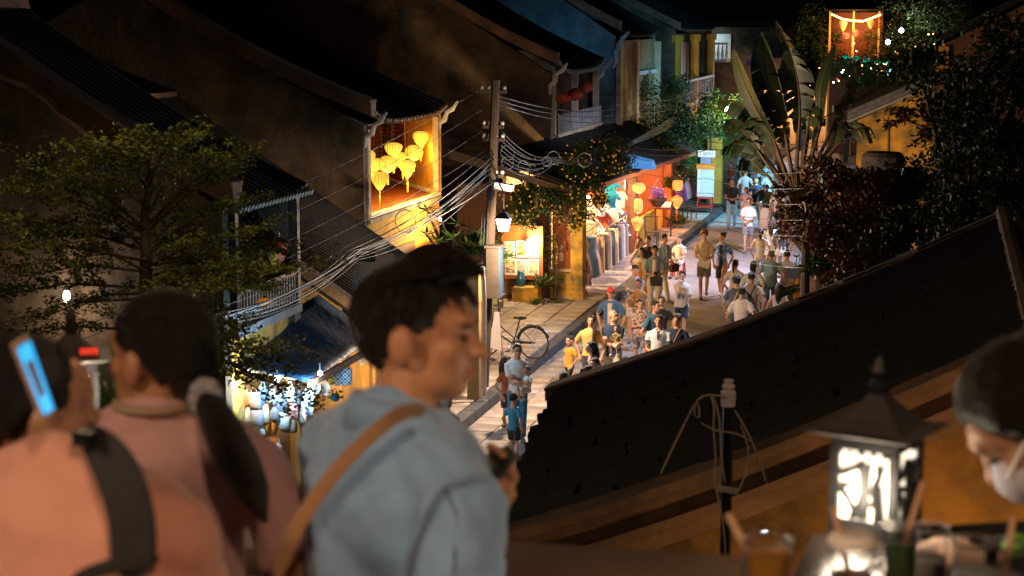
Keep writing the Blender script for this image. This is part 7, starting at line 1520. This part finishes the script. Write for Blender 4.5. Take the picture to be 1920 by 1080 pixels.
cup('tall glass with green leaves beside the lantern base', 1690, 985, 2.6, .026, 0, mat('mint_leaf', (.06, .14, .03), .5, .5, 20), .8, (.03, 0, .20), 'drinking_glass')
cup('low clear glass near the middle of the table', 1745, 990, 2.7, .03, 0, mat('melt_water', (.35, .34, .32), .1), .5, None, 'drinking_glass')
cup('glass half full of ice at the right of the table', 1830, 1015, 2.5, .034, 0, mat('ice', (.7, .75, .75), .15, .4, 30, .5), .7, None, 'drinking_glass')
cup('glass behind the dark plate at the far right', 1885, 1022, 2.55, .03, 0, mat('ice2', (.6, .6, .6), .15, .4, 30, .5), .6, (.01, .0, .16), 'drinking_glass')
T = thing('napkin', 'crumpled orange lit napkin on the right of the table', 'napkin', PZ(1790, 1060, TZ)); m = MB(); m.ell((0, 0, .02), (.07, .05, .02), 12, 6, fn=lambda d: rl.uniform(.75, 1.2)); m.build('paper', mat('napkin_paper', (.7, .5, .38), .8, .2, 20), T, world=False)
T = thing('plate', 'dark round plate at the bottom right', 'plate', PZ(1840, 1085, TZ)); m = MB(); m.zloft([(.001, .05, .05), (.012, .085, .085), (.015, .085, .085), (.006, .05, .05)], 24); m.build('dish', mat('dark_plate', (.02, .02, .03), .15, .2, 5), T, world=False)
T = thing('lime', 'green lime at the right end of the table', 'fruit', PZ(1905, 1045, TZ) + V((0, 0, .02))); m = MB(); m.ell((0, 0, 0), (.025, .022, .022), 12, 8); m.build('peel', mat('lime_peel', (.12, .35, .02), .4, .2, 20, .2), T, smooth=True, world=False)
for i, (px, py) in enumerate(((1700, 1065), (1620, 1068), (1770, 1040), (1865, 1010))):
    T = thing('spoon', 'steel spoon lying %s on the table' % ('near the green glass', 'beside the pale lidded cup', 'by the napkin', 'next to the ice glass')[i], 'spoon', PZ(px, py, TZ + .004), i * 1.1); m = MB(); m.tube([(0, 0, 0), (.1, 0, .004)], .003, 5); m.ell((-.015, 0, .002), (.02, .012, .004), 10, 6); m.build('metal', STEEL, T, smooth=True, world=False)
# ---------------- slim pole with wires above the near roof
p1, p0 = PD(1366, 722, 8.0), PD(1360, 1180, 8.0)
WP = thing('wire_mast', 'thin black mast with a white insulator and loose wires over the near roof', 'mast', (p0.x, p0.y, 0))
m = MB(); m.tube([V((p1.x, p1.y, 0)), p1 - V((0, 0, .09))], .026, 8); m.build('shaft', BLK, WP)
m = MB(); z = p1.z; m.zloft([(z - .1, .033, .033), (z - .03, .035, .035), (z - .025, .022, .022), (z - .012, .03, .03), (z + .0, .03, .03), (z + .005, .02, .02), (z + .025, .024, .024), (z + .028, .01, .01)], 14, c=(p1.x, p1.y)); m.build('insulator', WHT, WP, smooth=False)
WIR = mat('old_white_wire', (.42, .36, .28), .6, .3, 8)
for pts, r in (([(1366, 745), (1330, 738), (1305, 745), (1298, 780), (1315, 790), (1308, 750)], .0055), ([(1330, 735), (1342, 765), (1335, 800), (1345, 860), (1335, 905), (1358, 960), (1362, 1090)], .005), ([(1305, 752), (1270, 820), (1233, 900)], .006), ([(1375, 765), (1400, 805), (1420, 850), (1440, 915)], .0055), ([(1385, 790), (1408, 840), (1400, 890), (1382, 925)], .005), ([(1335, 738), (1352, 780), (1350, 860), (1362, 915)], .005), ([(1310, 790), (1345, 812), (1380, 808), (1410, 830)], .0045)):
    m = MB(); m.tube([PD(x, y, 7.93) for x, y in pts], r, 6); o = m.build('wire', WIR, WP, smooth=True)
    s_ = o.modifiers.new('s', 'SUBSURF'); s_.levels = s_.render_levels = 1
m = MB(); q = PD(1364, 918, 7.96); m.box(q, (.10, .04, .02), ry=.1); m.build('clamp', WIR, WP)
# ---------------- assumed cafe lamps over the terrace (outside the frame) and unseen lamps added to brighten tree, near roof and ochre gable
def pendant(label, p, w, col, r=.16):
    T = thing('added_pendant_lamp', label, 'lamp', p, 0, 'assumed and added lamps out of view'); m = MB(); m.zloft([(-.02, r, r), (.1, r * .7, r * .7), (.18, .03, .03)], 16); m.build('shade', DWOOD, T, world=False)
    m = MB(); m.ell((0, 0, .0), .05, 12, 8); m.build('bulb', BULB, T, world=False); m = MB(); m.tube([(0, 0, .18), (0, 0, 1.6)], .006, 5); m.build('cord', BLK, T, world=False); lamp('lamp_light', V(p) + V((0, 0, -.12)), w, col, .12, T)
pendant('assumed cafe lamp hanging over the right side of the terrace', (.7, -.5, 8.6), 100, (1, .62, .36)); pendant('assumed cafe lamp hanging over the left side of the terrace', (-2.4, .3, 8.3), 78, (1, .66, .42))  # both lamps assumed out of frame for the warm light on the onlookers
pendant('added lamp out of view brightening the feathery tree', (-5.2, 10, 8.2), 62, (1, .72, .40)); pendant('added lamp out of view brightening the near roof mouldings', (1.2, 8.0, 9.2), 26, (1, .62, .38))  # both lamps added out of view, for the left tree and near roof
T = thing('gable_fill_lamp', 'added unseen lamp brightening the ochre gable wall', 'lamp', (.2, 9.6, 2.4)); m = MB(); m.zloft([(-.1, .08, .08), (.1, .1, .1), (.16, .03, .03)], 10); m.build('glass', LPAN, T, world=False); m = MB(); m.tube([(0, 0, -.1), (0, 0, -2.4)], .03, 6); m.build('post', BLK, T, world=False); lamp('lamp_light', (.2, 9.75, 2.8), 62, (1, .55, .2), .1, T)  # lamp added below the view to brighten the gable wall
